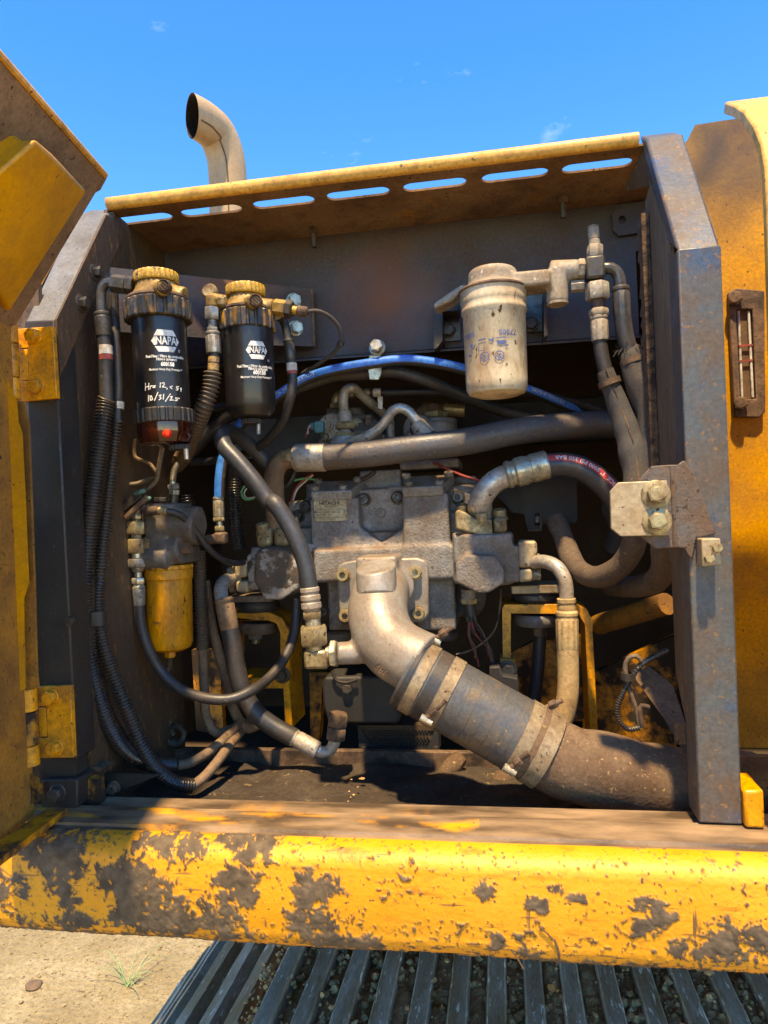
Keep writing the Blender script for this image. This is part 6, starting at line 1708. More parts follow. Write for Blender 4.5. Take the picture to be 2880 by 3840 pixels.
tubep(th, 'hose', [B_(832, 700), B_(830, 780), B_(826, 850)], 34 * kz2, 'rubber')
tape(th, B_(832, 728), B_(831, 762), 35 * kz2, 'label_tan'); tape(th, B_(831, 770), B_(829, 812), 35 * kz2, 'label_tan')
tx = MB(); p = B_(832, 745, 1.19); on_plane(tx, text2d('041184', 26 * kz2), p, Vector((-1, 0, 0.0)), Vector((0, 0, -1))); tx.build('lettering', 'print_dark', th)
tubep(th, 'loom', [B_(825, 820), B_(812, 920), B_(775, 1030), B_(730, 1140, 1.24), B_(690, 1230, 1.27), B_(650, 1330, 1.32), B_(600, 1400, 1.36)], 50 * kz2, 'loom_dusty', 16, (0.0075, 0.0022))
# steel bend from its foot to the yellow filter head
th = hthing('short bent steel pipe above the yellow filter head', [Z14(690, 300, 1.30)], 'pipe', name='pilot_pipe')
tubep(th, 'tube', [Z14(800, 30, 1.33), Z14(740, 110, 1.32), Z14(700, 190, 1.31), Z14(686, 300, 1.30)], 34 * Z14.w(1, Z14(700, 200, 1.3)), 'steel_dark')
MB().ring(Z14(790, 42, 1.328), (Z14(740, 110, 1.32) - Z14(800, 30, 1.33)), 0.010, 0.010, 0.006).build('collar', 'rust', th)

# -- right hose of the second filter + sensor cable
th = hthing('black hose with white and red tape right of the second filter', [Z2(1100, 1290, 1.40)])
S_ = lambda x, y, Y=1.31: Z2(x, y, Y)
ks = Z2.w(1, S_(1300, 600))
tubep(th, 'bend', [S_(1230, 470, 1.29), S_(1262, 500), S_(1285, 560), S_(1298, 640)], 27 * ks, 'steel_dark')
crimp(th, S_(1296, 620), S_(1312, 745), 66 * ks, 'steel_dark')
tubep(th, 'hose', [S_(1312, 740), S_(1322, 880), S_(1310, 980), S_(1265, 1110, 1.33), S_(1190, 1220, 1.36), S_(1090, 1300, 1.40), S_(960, 1350, 1.44), S_(820, 1375, 1.46), S_(690, 1380, 1.46)], 30 * ks, 'rubber')
tape(th, S_(1316, 768), S_(1319, 815), 33 * ks, 'label_white'); tape(th, S_(1319, 815), S_(1321, 834), 32.5 * ks, 'label_red')
sc_ = thing('pressure_sensor', 'gold filter sensor with a braided cable arching to the right', 'sensor', S_(1250, 460, 1.27))
q_ = lambda x, y: Z2(x, y, 1.265)
MB().hexn(q_(1205, 418), q_(1280, 428), 88 * ks, ref=Vector((0, -1, .4))).build('nut', 'bronze_head', sc_); MB().hexn(q_(1280, 428), q_(1320, 435), 96 * ks, ref=Vector((0, -1, .4))).build('nut', 'steel_dark', sc_)
MB().cyl(q_(1320, 436), q_(1355, 440), 26 * ks, 18).build('body', 'cap_yellow', sc_); MB().cyl(q_(1350, 440), q_(1418, 448), 31 * ks, 18, ch=0.002).build('boot', 'rust', sc_)
tubep(sc_, 'cable', [q_(1415, 446), q_(1470, 440), Z2(1545, 470, 1.28), Z2(1610, 540, 1.30), Z2(1628, 610, 1.31), Z2(1590, 690, 1.33), Z2(1500, 760, 1.36), Z2(1400, 820, 1.40), Z2(1330, 880, 1.45)], 12 * ks, 'sleeve', 10)
MB().ring(Z2(1622, 645, 1.315), Vector((-0.2, 0.1, -1)), 10 * ks, 0.004, 0.004).build('tie', 'plastic_black', sc_)

# -- blue striped hose
YBl = 1.405
bp1 = [Z2(868, 1600, 1.38), Z2(872, 1480, 1.38), Z2(895, 1340, 1.39), Z2(950, 1220, 1.40), Z2(1010, 1140, 1.40), Z2(1110, 1050, 1.40), Z2(1240, 965, 1.40), Z2(1400, 868, YBl), Z2(1560, 815, 1.40), D(800, 786, 1.40), D(870, 778, 1.405), D(930, 783, 1.41), D(1010, 800, 1.43), D(1090, 826, 1.47), D(1160, 850, 1.53), D(1230, 880, 1.60), D(1300, 908, 1.67), D(1400, 960, 1.68)]
th = hthing('black hydraulic hose with a bright blue printed stripe', bp1)
rb_ = Z2.w(33, Z2(1400, 868, YBl))
o_, path = tubep(th, 'hose', bp1, rb_, 'rubber')
Pb, Tb, Ab, Bb, Sb = frames(path)
so = stripe(path, rb_, -0.25, 1.25).build('blue_stripe', 'blue', o_)
tx = MB()
i0 = min(range(len(path)), key=lambda i: (path[i] - Z2(1400, 868, YBl)).length)
on_tube(tx, text2d('KT-06   3/8"  5585 PSI WP   MSHA IC-321/1', rb_ * 0.95, font_align='LEFT', sx=0.86), path, rb_, Sb[i0] - 0.135, 0.42, 0.0011)
tx.build('lettering', 'print_white', o_); tx = MB()
i1 = min(range(len(path)), key=lambda i: (path[i] - D(1145, 845, 1.52)).length)
on_tube(tx, text2d('5585 PSI WP  MSHA IC-321/1', rb_ * 0.9, font_align='LEFT', sx=0.86), path, rb_, Sb[i1] - 0.01, 0.42, 0.0011)
tx.build('lettering', 'print_white', o_)
k_ = Z6.w(1, Z6(1510, 1500, 1.38))
Q = lambda x, y: Z6(x, y, 1.38)
crimp(th, Q(1510, 1405), Q(1513, 1545), 76 * k_, 'zinc_clean', flutes=10); MB().hexn(Q(1513, 1548), Q(1515, 1578), 74 * k_).build('nut', 'zinc', th); MB().cyl(Q(1515, 1578), Q(1518, 1610), 23 * k_, 16).build('stem', 'zinc_clean', th); MB().hexn(Q(1518, 1608), Q(1520, 1645), 62 * k_).build('nut', 'zinc', th)
m_ = MB(); m_.box(Q(1528, 1690), (84 * k_, 80 * k_, 80 * k_)); m_.build('elbow_block', 'rust', th, bevel=0.005); MB().cyl(Q(1500, 1698), Z6(1250, 1715, 1.33), 34 * k_, 18).build('branch', 'rust', th)

# -- dusty hose below the blue one, with bracket
th = hthing('dusty black hose running just below the blue hose', [D(1180, 905, 1.58)])
o_, path = tubep(th, 'hose', [Z2(1180, 1010, 1.43), Z2(1300, 945, 1.43), Z2(1450, 885, 1.43), Z2(1600, 840, 1.43), D(780, 808, 1.435), D(850, 803, 1.44), D(920, 822, 1.45), D(1000, 856, 1.50), D(1080, 886, 1.57), D(1160, 904, 1.58), D(1260, 915, 1.60), D(1360, 930, 1.62)], D.w(12.5, D(900, 815, 1.54)), 'rubber')
bk = thing('hose_bracket', 'pale zinc bracket with a bolt above the blue hose', 'bracket', D(808, 820, 1.40))
MB().prism([D(x, y, 1.40) for x, y in ((797, 768), (822, 766), (824, 805), (818, 820), (798, 820), (795, 800))], (0, 0.005, 0)).build('strap', 'zinc_clean', bk, bevel=0.001)
MB().prism([D(x, y, 1.405) for x, y in ((800, 742), (828, 740), (826, 770), (800, 772))], (0, 0.03, 0.0)).build('arm', 'steel_dark', bk)
hexbolt(bk, D(815, 752, 1.403), (0, -1, 0.2), 0.024, 0.014, washer=0.034, material='zinc_clean')

# -- horizontal pilot hose
th = hthing('thin pilot hose running level below the cream filter', [D(1310, 893, 1.6)])
kk = Z13.w(1, Z13(700, 90, 1.56))
P_ = lambda x, y, Y=1.56: Z13(x, y, Y)
m_ = MB(); m_.tube(spline([P_(300, 205), P_(305, 150), P_(340, 112), P_(410, 100), P_(450, 98)], 0.005), 44 * kk, 18); m_.build('elbow', 'zinc', th)
MB().hexn(P_(298, 250), P_(298, 200), 112 * kk).build('nut', 'zinc', th); MB().hexn(P_(430, 98), P_(490, 96), 92 * kk).build('nut', 'zinc_clean', th); MB().cyl(P_(490, 96), P_(560, 95), 30 * kk, 16).build('stem', 'zinc', th); crimp(th, P_(540, 94), P_(660, 90), 92 * kk, 'zinc')
tubep(th, 'hose', [P_(655, 90), P_(900, 88), P_(1200, 82), P_(1500, 84), D(1060, 846, 1.57), D(1140, 850, 1.58), D(1220, 864, 1.60), D(1290, 886, 1.62), D(1350, 912, 1.64)], 44 * kk, 'rubber')
tape(th, P_(695, 90), P_(772, 89), 46.5 * kk, 'label_white')
MB().prism([P_(735, 130, 1.535), P_(788, 130, 1.535), P_(786, 262, 1.535), P_(740, 250, 1.535)], (0, 0.002, 0)).build('tape_tail', 'label_white', th)

# -- big cracked hose
th = hthing('thick cracked rubber hose crossing the top of the pump', [Z5(210, 900, 1.40)])
V = lambda x, y, Y=1.40: Z5(x, y, Y)
kv = Z5.w(1, V(450, 530))
tubep(th, 'bent_pipe', [V(215, 985, 1.43), V(222, 860, 1.42), V(212, 720, 1.41), V(218, 610), V(260, 545), V(330, 525)], 62 * kv, 'hose_rust', 24)
MB().ring(V(318, 527), V(1, 0) - V(0, 3), 58 * kv, 0.006, 0.007).build('collar', 'zinc', th)
MB().lathe(V(335, 527), V(540, 522) - V(335, 527), [(74 * kv, 0), (86 * kv, 0.006), (88 * kv, 0.02), (88 * kv, 203 * kv), (84 * kv, 205 * kv)], 40).build('crimp', 'silver_pipe', th)
tubep(th, 'hose', [V(530, 523), V(800, 500), V(1100, 462), V(1400, 425, 1.41), D(1105, 934, 1.43), D(1200, 922, 1.46), D(1290, 916, 1.52), D(1380, 918, 1.60)], 82 * kv, 'rubber_old', 32)

# -- spiral hose in front of the pump
th = hthing('spiral wrapped black hose looping down to the elbow port', [Z5(480, 1790, 1.22)])
sp_pts = [Z2(1175, 1400, 1.42), Z2(1090, 1310, 1.40), Z2(990, 1225, 1.36), Z2(920, 1195, 1.31), Z2(882, 1215, 1.27), Z2(900, 1285, 1.25), Z2(985, 1380, 1.24), Z2(1085, 1500, 1.235), Z2(1190, 1640, 1.23), Z5(205, 800, 1.225), Z5(300, 935, 1.22), Z5(370, 1080, 1.215), Z5(412, 1210, 1.215), Z5(430, 1335, 1.215)]
kp = Z5.w(1, Z5(400, 1200, 1.215))
tubep(th, 'hose', sp_pts, 54 * kp, 'rubber_wrap', 24)
G_ = lambda x, y: Z5(x, y, 1.215)
cr = [(54, 0), (60, 6), (61, 26), (55, 34), (55, 46), (62, 52), (63, 76), (56, 86), (56, 92), (63, 98), (64, 128), (56, 136), (50, 150)]
MB().lathe(G_(432, 1330), G_(447, 1480) - G_(432, 1330), [(a_ * kp, b_ * kp) for a_, b_ in cr], 32).build('crimp', 'silver_pipe', th)
MB().hexn(G_(447, 1475), G_(451, 1525), 108 * kp).build('nut', 'zinc', th); MB().cyl(G_(451, 1520), G_(456, 1575), 48 * kp, 20).build('stem', 'zinc_clean', th); MB().hexn(G_(456, 1570), G_(464, 1690), 158 * kp).build('swivel_nut', 'zinc', th); MB().cyl(G_(464, 1688), G_(466, 1740), 56 * kp, 22).build('thread', 'zinc', th)
m_ = MB(); m_.box(G_(482, 1772), (150 * kp, 120 * kp, 118 * kp)); m_.build('elbow_block', 'zinc', th, bevel=0.006)
MB().cyl(G_(540, 1745), G_(600, 1744), 48 * kp, 20).build('stub', 'zinc_clean', th); MB().hexn(G_(566, 1744), G_(606, 1743), 150 * kp, ref=Vector((0, -1, .3))).build('jam_nut', 'zinc_clean', th)

# -- left lower hose from the side clamp
th = hthing('black hose swinging from the rusty left pipe down to the sump fitting', [Z8(830, 1200, 1.30)])
N_ = lambda x, y, Y=1.33: Z8(x, y, Y)
kn = Z8.w(1, N_(260, 300))
tubep(th, 'bent_pipe', [N_(330, 125, 1.43), N_(285, 122, 1.42), N_(235, 135, 1.38), N_(212, 185, 1.35), N_(222, 262)], 44 * kn, 'silver_pipe', 22)
crimp(th, N_(228, 235), N_(268, 432), 118 * kn, 'hose_rust')
tubep(th, 'hose', [N_(266, 425), N_(290, 540), N_(312, 680), N_(355, 830), N_(430, 950), N_(530, 1030), N_(665, 1105)], 58 * kn, 'rubber', 22)
crimp(th, N_(655, 1098), N_(815, 1185), 106 * kn, 'silver_pipe')
tubep(th, 'elbow', [N_(800, 1178), N_(850, 1196), N_(895, 1180), N_(920, 1130), N_(928, 1095)], 36 * kn, 'silver_pipe', 18)
MB().hexn(N_(925, 1115), N_(934, 1035), 110 * kn).build('nut', 'rust', th); MB().hexn(N_(936, 1030), N_(944, 952), 112 * kn).build('nut', 'rust', th)

# -- hose of the yellow filter
th = hthing('thin black hose looping right from the yellow filter', [Z7(1380, 870, 1.27)])
U_ = lambda x, y, Y=1.26: Z7(x, y, Y)
ku = Z7.w(1, U_(900, 400))
tubep(th, 'hose', [U_(866, 270, 1.25), U_(878, 400, 1.25), U_(920, 545, 1.25), U_(1000, 690), U_(1110, 795), U_(1220, 845), U_(1340, 868), U_(1450, 862, 1.27), U_(1560, 815, 1.29), Z8(500, 745, 1.34), Z8(590, 640, 1.38), Z8(650, 520, 1.41), Z8(676, 390, 1.43), Z8(682, 240, 1.44)], 33 * ku, 'rubber')
# -- small hose of its head
th = hthing('small glossy hose curving from the filter head to the pump', [Z6(1620, 1850, 1.4)])
tubep(th, 'hose', [Z14(620, 600, 1.23), Z14(720, 620, 1.24), Z14(830, 700, 1.26), Z14(940, 830, 1.28), Z14(1050, 980, 1.30), Z14(1180, 1090, 1.33), Z14(1320, 1140, 1.37), Z14(1420, 1130, 1.40)], 34 * Z14.w(1, Z14(800, 700, 1.25)), 'rubber')
crimp(th, Z14(520, 588, 1.23), Z14(630, 600, 1.23), 76 * Z14.w(1, Z14(800, 700, 1.25)), 'zinc')
MB().tube(spline([Z14(400, 560, 1.235), Z14(420, 600, 1.232), Z14(470, 596, 1.23), Z14(540, 590, 1.23)], 0.005), 0.009, 12).build('banjo', 'rust', th)

# -- rust coloured hoses behind
for lab, pts, w_, mt in (('rust coloured hose bending under the yellow filter', [Z7(1262, 540, 1.36), Z7(1272, 820, 1.36), Z7(1285, 980, 1.36), Z7(1345, 1075, 1.36), Z7(1440, 1050, 1.38), Z7(1540, 1010, 1.42)], 29, 'hose_rust'),
                     ('rust brown hose falling behind the black swinging hose', [Z7(1275, 130, 1.40), Z7(1320, 420, 1.40), Z7(1395, 700, 1.40), Z7(1455, 930, 1.40), Z7(1530, 1045, 1.40), Z7(1620, 1020, 1.43)], 31, 'hose_rust')):
    th = hthing(lab, pts); tubep(th, 'hose', pts, Z7.w(w_, pts[1]), mt)
    if w_ == 29: tubep(th, 'loom', [Z7(1238, -60, 1.37), Z7(1245, 200, 1.365), Z7(1262, 555, 1.36)], Z7.w(40, pts[1]), 'loom_dusty', 14, (0.0055, 0.0015))
# vertical dark looms in the background
for lab, pts, w_ in (('dark corrugated conduit standing left of the pump', [Z14(1335, 150, 1.50), Z14(1330, 500, 1.50), Z14(1350, 800, 1.50), Z14(1385, 1000, 1.50)], 62),
                     ('dark corrugated conduit standing right of the yellow filter', [Z14(830, 430, 1.44), Z14(870, 700, 1.44), Z14(930, 1150, 1.42), Z14(940, 1659, 1.40)], 72)):
    th = hthing(lab, pts, 'conduit', name='conduit'); tubep(th, 'loom', pts, Z14.w(w_, pts[1]), 'loom', 14, (0.006, 0.0018))
th = hthing('black hose slanting left behind the second fuel filter', [Z2(690, 1320, 1.45)])
tubep(th, 'hose', [Z2(1000, 1060, 1.45), Z2(900, 1110, 1.45), Z2(800, 1200, 1.45), Z2(690, 1320, 1.45)], Z2.w(42, Z2(800, 1200, 1.45)), 'rubber')
th = hthing('black hose crossing behind the corrugated hose', [Z2(700, 1060, 1.5)])
tubep(th, 'hose', [Z2(1050, 1000, 1.5), Z2(900, 1035, 1.5), Z2(760, 1060, 1.5), Z2(660, 1100, 1.5)], Z2.w(24, Z2(800, 1100, 1.5)), 'rubber')

# -- wiring near the yellow filter
wr = thing('cable_connector', 'black plug connector with pale green clips near the left wall', 'connector', Z14(130, 690, 1.24))
W_ = lambda x, y, Y=1.235: Z14(x, y, Y)
axc = (W_(390, 400) - W_(130, 640)); 
def bar(a_, b_, hw, hd2, nm, mt):
    t = (b_ - a_).normalized(); n_ = Vector((0, -1, 0)); s_ = t.cross(n_).normalized(); n_ = s_.cross(t)
    q = [a_ - s_ * hw - n_ * hd2, a_ + s_ * hw - n_ * hd2, a_ + s_ * hw + n_ * hd2, a_ - s_ * hw + n_ * hd2]
    MB().hexa(q + [p + (b_ - a_) for p in q]).build(nm, mt, wr, bevel=0.002)
k4 = Z14.w(1, W_(250, 500))
bar(W_(135, 605), W_(365, 420), 38 * k4, 38 * k4, 'plug', 'plastic_black'); bar(W_(195, 672), W_(430, 450), 26 * k4, 30 * k4, 'socket', 'rust')
bar(W_(300, 425), W_(385, 385, 1.225), 22 * k4, 30 * k4, 'clip', 'green_clip'); bar(W_(75, 620), W_(130, 590, 1.225), 38 * k4, 22 * k4, 'clip', 'green_clip'); bar(W_(420, 480), W_(455, 455), 18 * k4, 22 * k4, 'clip', 'green_clip')
for pts, r, mt in (([(390, 400), (470, 330), (520, 270), (540, 150), (565, 20), (580, -60)], 24, 'wire_brown'), ([(225, 325), (330, 310), (430, 275), (500, 268)], 26, 'wire_brown'), ([(520, 200), (450, 110), (360, 70), (300, 40), (285, -60), (300, -150)], 18, 'strut'), ([(185, 490), (180, 420), (200, 350), (230, 320)], 24, 'plastic_black'), ([(150, 300), (190, 330), (215, 340)], 10, 'wire_brown'), ([(140, 570), (165, 510), (180, 480)], 9, 'wire_red')):
    MB().tube(spline([W_(x, y, 1.26) for x, y in pts], 0.006), r * k4, 10, wob=0.1).build('cable', mt, wr)
cb = thing('hanging_wire', 'dusty wire hanging below the yellow filter to a ring', 'wire', Z7(1080, 1100, 1.38))
MB().tube(spline([Z7(x, y, 1.38) for x, y in ((1060, 610), (1030, 780), (1025, 900), (1050, 1010), (1080, 1090))], 0.008), 16 * Z7.w(1, Z7(1050, 800, 1.38)), 8).build('wire', 'wire_brown', cb)
MB().ring(Z7(1092, 1085, 1.38), Vector((0.3, -1, 0)), 0.014, 0.008, 0.008).build('ring', 'wire_brown', cb)
# -- wires by the pump
wp = thing('pump_wires', 'red green and black wires left of the pump cover', 'wire', Z5(310, 760, 1.47))
for pts, mt, r in ((((345, 600), (330, 640), (300, 690), (275, 700)), 'plastic_black', 0.008), (((470, 662), (400, 655), (330, 668)), 'wire_green', 0.0022), (((450, 625), (400, 660), (345, 720), (318, 800)), 'wire_red', 0.0022), (((455, 632), (410, 670), (356, 722), (330, 790)), 'wire_white', 0.0018), (((30, 700), (8, 740), (30, 785), (90, 780)), 'wire_green', 0.0022), (((42, 716), (25, 745), (40, 775), (95, 770)), 'wire_white', 0.0018), (((760, 662), (800, 640), (840, 610)), 'plastic_black', 0.005)):
    MB().tube(spline([Z5(x, y, 1.47) for x, y in pts], 0.006), r, 8).build('wire', mt, wp)
rw_ = thing('red_wire', 'thin red wire slanting right from under the cracked hose', 'wire', Z5(1500, 670, 1.49))
MB().tube(spline([Z5(x, y, 1.49) for x, y in ((1200, 555), (1280, 590), (1380, 635), (1500, 672), (1560, 700))], 0.008), 0.0032, 8).build('wire', 'wire_red', rw_)

# -- hose with red print and its silver bend
th = hthing('thick hose with a red printed stripe arching to the right post', [Z3(450, 1810, 1.42)])
O_ = lambda x, y, Y=1.40: Z3(x, y, Y)
ko = Z3.w(1, O_(700, 1600))
tubep(th, 'bent_pipe', [Z9(505, 235, 1.43), Z9(500, 150, 1.42), O_(445, 1810, 1.41), O_(475, 1735), O_(535, 1668), O_(620, 1628)], 66 * ko, 'silver_pipe', 24)
cd_ = O_(720, 1602) - O_(620, 1628)
MB().lathe(O_(598, 1632), cd_, [(70 * ko, 0), (80 * ko, 0.004), (80 * ko, 0.010), (72 * ko, 0.012), (72 * ko, 0.018), (84 * ko, 0.022), (84 * ko, 0.038), (78 * ko, 0.042), (78 * ko, 145 * ko), (82 * ko, 150 * ko), (82 * ko, 235 * ko), (72 * ko, 245 * ko)], 40).build('crimp', 'zinc_clean', th)
rpts = [O_(830, 1578), O_(920, 1572), O_(1010, 1590), O_(1100, 1640), O_(1185, 1720), O_(1260, 1830, 1.41), Z9(1330, 160, 1.43), Z9(1380, 300, 1.45), Z9(1340, 420, 1.48)]
rr_ = 68 * ko
o_, path = tubep(th, 'hose', rpts, rr_, 'rubber_wrap', 26)
stripe(path[:int(len(path) * 0.62)], rr_, 0.35, 0.95).build('red_stripe', 'red', o_)
tx = MB(); on_tube(tx, text2d('SERVICE  1" 5000 PSI 350 BAR', rr_ * 0.50, font_align='RIGHT', bold=0.0001, sx=0.92), path, rr_, 0.015, 0.65, 0.0012, flip=True)
tx.build('lettering', 'print_white', o_)

# -- hoses with woven sleeves on the right
SL = lambda x, y, Y=1.42: Z3(x, y, Y)
k3 = Z3.w(1, SL(1150, 900, YW))
th = hthing('hose in a woven black sleeve hanging straight from the tee', [SL(1340, 1660, 1.24)], group='sleeved hoses below the tee')
crimp(th, SL(1124, 730, YW), SL(1132, 872, YW), 98 * k3, 'filter_head', flutes=9)
tubep(th, 'hose', [SL(1131, 865, YW), SL(1140, 950, YW), SL(1168, 1060, 1.27)], 40 * k3, 'rubber')
sl_pts = [SL(1160, 1040, 1.27), SL(1185, 1110, 1.27), SL(1230, 1230, 1.27), SL(1280, 1370, 1.265), SL(1315, 1500, 1.255), SL(1335, 1640, 1.245), SL(1335, 1780, 1.235)]
tubep(th, 'sleeve', sl_pts, lambda t: (46 + 24 * min(1, t * 2.2)) * k3, 'sleeve', 22, wob=0.10)
MB().ring(SL(1185, 1108, 1.27), SL(1230, 1230, 1.27) - SL(1160, 1040, 1.27), 50 * k3, 0.005, 0.004).build('tie', 'rust', th)
MB().tube(spline([p + Vector((0.0, -(70 if i > 2 else 52) * k3, 0)) for i, p in enumerate(sl_pts)], 0.01), 0.0016, 6).build('sleeve_seam', 'rust', th)
th = hthing('bent hose in a bulging woven black sleeve beside the post', [SL(1390, 1560, 1.245)], group='sleeved hoses below the tee')
tubep(th, 'elbow', [SL(1150, 462, YW), SL(1195, 462, YW), SL(1232, 495, YW), SL(1248, 575, YW)], 33 * k3, 'steel_dark')
crimp(th, SL(1248, 565, YW), SL(1258, 742, YW), 98 * k3, 'steel_dark', flutes=9)
tubep(th, 'hose', [SL(1258, 735, YW), SL(1272, 840, YW), SL(1305, 960, 1.27)], 48 * k3, 'rubber')
tubep(th, 'sleeve', [SL(1300, 915, 1.275), SL(1315, 985, 1.27), SL(1345, 1080, 1.27), SL(1395, 1220, 1.27), SL(1425, 1340, 1.265), SL(1425, 1450, 1.26), SL(1405, 1560, 1.25), SL(1400, 1700, 1.24)], lambda t: (58 + 26 * math.sin(min(1, t * 1.25) * math.pi)) * k3, 'sleeve', 22, wob=0.12)
MB().ring(SL(1318, 990, 1.27), SL(1345, 1080, 1.27) - SL(1300, 930, 1.275), 58 * k3, 0.005, 0.004).build('tie', 'rust', th)
fr_ = MB(); rnd = random.Random(4)
for i in range(34):
    t = rnd.uniform(0, 6.28); c_ = SL(1300, 922, 1.275); b0 = c_ + Vector((math.cos(t) * 60 * k3, math.sin(t) * 60 * k3, 0))
    e_ = b0 + Vector((math.cos(t) * rnd.uniform(.004, .014), math.sin(t) * .006, rnd.uniform(-.014, .012))); fr_.tube([b0, (b0 + e_) / 2 + Vector((0, 0, .002)), e_], 0.0007, 4)
fo = fr_.build('frayed_threads', 'sleeve', th); fo['kind'] = 'stuff'

th = hthing('muddy sleeved hose curling up behind the latch plate', [Z10(250, 1190, 1.30)], group='mud coated sleeved hoses behind the latch plate')
tubep(th, 'sleeve', [Z10(-30, 700, 1.48), Z10(30, 850, 1.45), Z10(90, 1010, 1.41), Z10(180, 1110, 1.37), Z10(290, 1135, 1.34), Z10(410, 1085, 1.31), Z10(510, 985, 1.29), Z10(560, 860, 1.27), Z10(570, 700, 1.26)], Z10.w(82, Z10(250, 1100, 1.34)), 'sleeve_brown', 22, wob=0.10)
th = hthing('muddy sleeved hose bending down behind the right post', [Z10(650, 1230, 1.30)], group='mud coated sleeved hoses behind the latch plate')
tubep(th, 'sleeve', [Z10(770, 700, 1.22), Z10(780, 900, 1.22), Z10(780, 1040, 1.24), Z10(735, 1150, 1.28), Z10(630, 1200, 1.34), Z10(480, 1210, 1.42), Z10(380, 1200, 1.48)], Z10.w(88, Z10(700, 1100, 1.26)), 'sleeve_brown', 22, wob=0.08)

# -- tan hose lower right
th = hthing('tan dust coated hose dropping beside the yellow mount frame', [Z9(990, 1520, 1.32)])
E_ = lambda x, y, Y=1.36: Z9(x, y, Y)
ke = Z9.w(1, E_(1040, 900))
tubep(th, 'bent_pipe', [E_(830, 512, 1.41), E_(900, 508, 1.39), E_(975, 540, 1.37), E_(1022, 610), E_(1036, 690), E_(1036, 760)], 44 * ke, 'silver_pipe', 22)
MB().lathe(E_(1034, 735), E_(1038, 830) - E_(1034, 735), [(52 * ke, 0), (58 * ke, 4 * ke), (58 * ke, 26 * ke), (52 * ke, 32 * ke), (56 * ke, 60 * ke), (56 * ke, 75 * ke), (50 * ke, 90 * ke)], 30).build('collar', 'hose_tan', th)
crimp(th, E_(1037, 810), E_(1042, 1050), 138 * ke, 'hose_tan', flutes=12)
tubep(th, 'hose', [E_(1042, 1045), E_(1046, 1200), E_(1042, 1340, 1.355), E_(1020, 1450, 1.35), E_(975, 1560, 1.345), E_(920, 1660, 1.34)], 66 * ke, 'hose_tan', 26)

# -- sensor plug under the right outlet head
sp2 = thing('pressure_sensor', 'zinc sensor with black plug and red wires under the right outlet head', 'sensor', Z9(440, 880, 1.44))
J = lambda x, y: Z9(x, y, 1.44)
kj = Z9.w(1, J(430, 700))
MB().cyl(J(425, 680), J(425, 745), 46 * kj, 20).build('body', 'cast', sp2); MB().hexn(J(425, 735), J(426, 770), 94 * kj).build('nut', 'zinc', sp2)
m_ = MB(); m_.cyl(J(428, 768), J(440, 845), 40 * kj, 16); m_.build('plug', 'plastic_black', sp2); ribbed(MB(), J(445, 878), J(440, 845) - J(445, 878), 34 * kj, 34 * kj, 8, 0.003, 4).build('boot', 'plastic_black', sp2)
rnd = random.Random(9)
for pts, mt in ((((430, 875), (425, 960), (455, 1050), (480, 1110), (490, 1160)), 'wire_red'), (((445, 878), (470, 960), (540, 1040), (580, 1160)), 'wire_red'), (((455, 878), (500, 950), (560, 1040), (585, 1150)), 'plastic_black'), (((465, 870), (520, 960), (565, 1080), (575, 1160)), 'wire_brown'), (((440, 878), (450, 950), (520, 1010), (550, 1100)), 'plastic_black'), (((630, 680), (620, 800), (590, 930), (530, 1000), (440, 1060), (350, 1085)), 'wire_brown'), (((435, 880), (435, 980), (470, 1050), (465, 1110)), 'wire_brown')):
    MB().tube(spline([J(x, y) for x, y in pts], 0.008), 5.5 * kj, 6).build('wire', mt, sp2)

# -- looped cable lower right
lc = thing('looped_cable', 'black corrugated cable loop tied up before the dusty strut', 'cable', Z9(1420, 1550, 1.25))
K = lambda x, y, Y=1.26: Z9(x, y, Y)
kl = Z9.w(1, K(1400, 1300))
MB().tube(resample(spline([K(1660, 1060, 1.33), K(1560, 1110, 1.30), K(1480, 1170), K(1430, 1250), K(1385, 1330), K(1352, 1420), K(1365, 1500), K(1420, 1550), K(1490, 1540)], 0.006), 0.0011), 16 * kl, 10, ribs=(0.0044, 0.0009)).build('loop', 'loom', lc)
MB().tube(spline([K(1490, 1530), K(1470, 1430), K(1435, 1330), K(1415, 1240), K(1400, 1170), K(1420, 1110), K(1470, 1095), K(1500, 1125)], 0.006), 15 * kl, 10).build('inner_loop', 'wire_brown', lc)
MB().ring(K(1420, 1222), Vector((0.1, 0, 1)), 30 * kl, 0.006, 0.004).build('tie', 'plastic_black', lc)

# ================================================================== MOUNTS AND BOXES BELOW THE PUMP
def mount(label, Z, Y, outer, inner, parts):
    th = thing('engine_mount', label, 'mount', Z(*outer[0], Y), 'yellow engine mount frames')
    MB().plate([Z(x, y, Y) for x, y in outer], [[Z(x, y, Y) for x, y in inner]], (0, 0.10, 0)).build('frame', 'yellow', th, bevel=0.003)
    for kind, x, y0, y1, w_, mt, Yc in parts:
        a_, b_ = Z(x, y0, Yc), Z(x, y1, Yc); k = Z.w(1, a_)
        if kind == 'hex': MB().hexn(a_, b_, w_ * k).build('nut', mt, th)
        elif kind == 'box': MB().box((a_ + b_) / 2, (w_ * k, w_ * k, (a_ - b_).length)).build('top_plate', mt, th, bevel=0.002)
        else: MB().lathe(a_, b_ - a_, [(w_ / 2 * k * 0.9, 0), (w_ / 2 * k, (a_ - b_).length * 0.3), (w_ / 2 * k, (a_ - b_).length * 0.7), (w_ / 2 * k * 0.9, (a_ - b_).length)], 36).build('rubber_disc', mt, th)
    return th
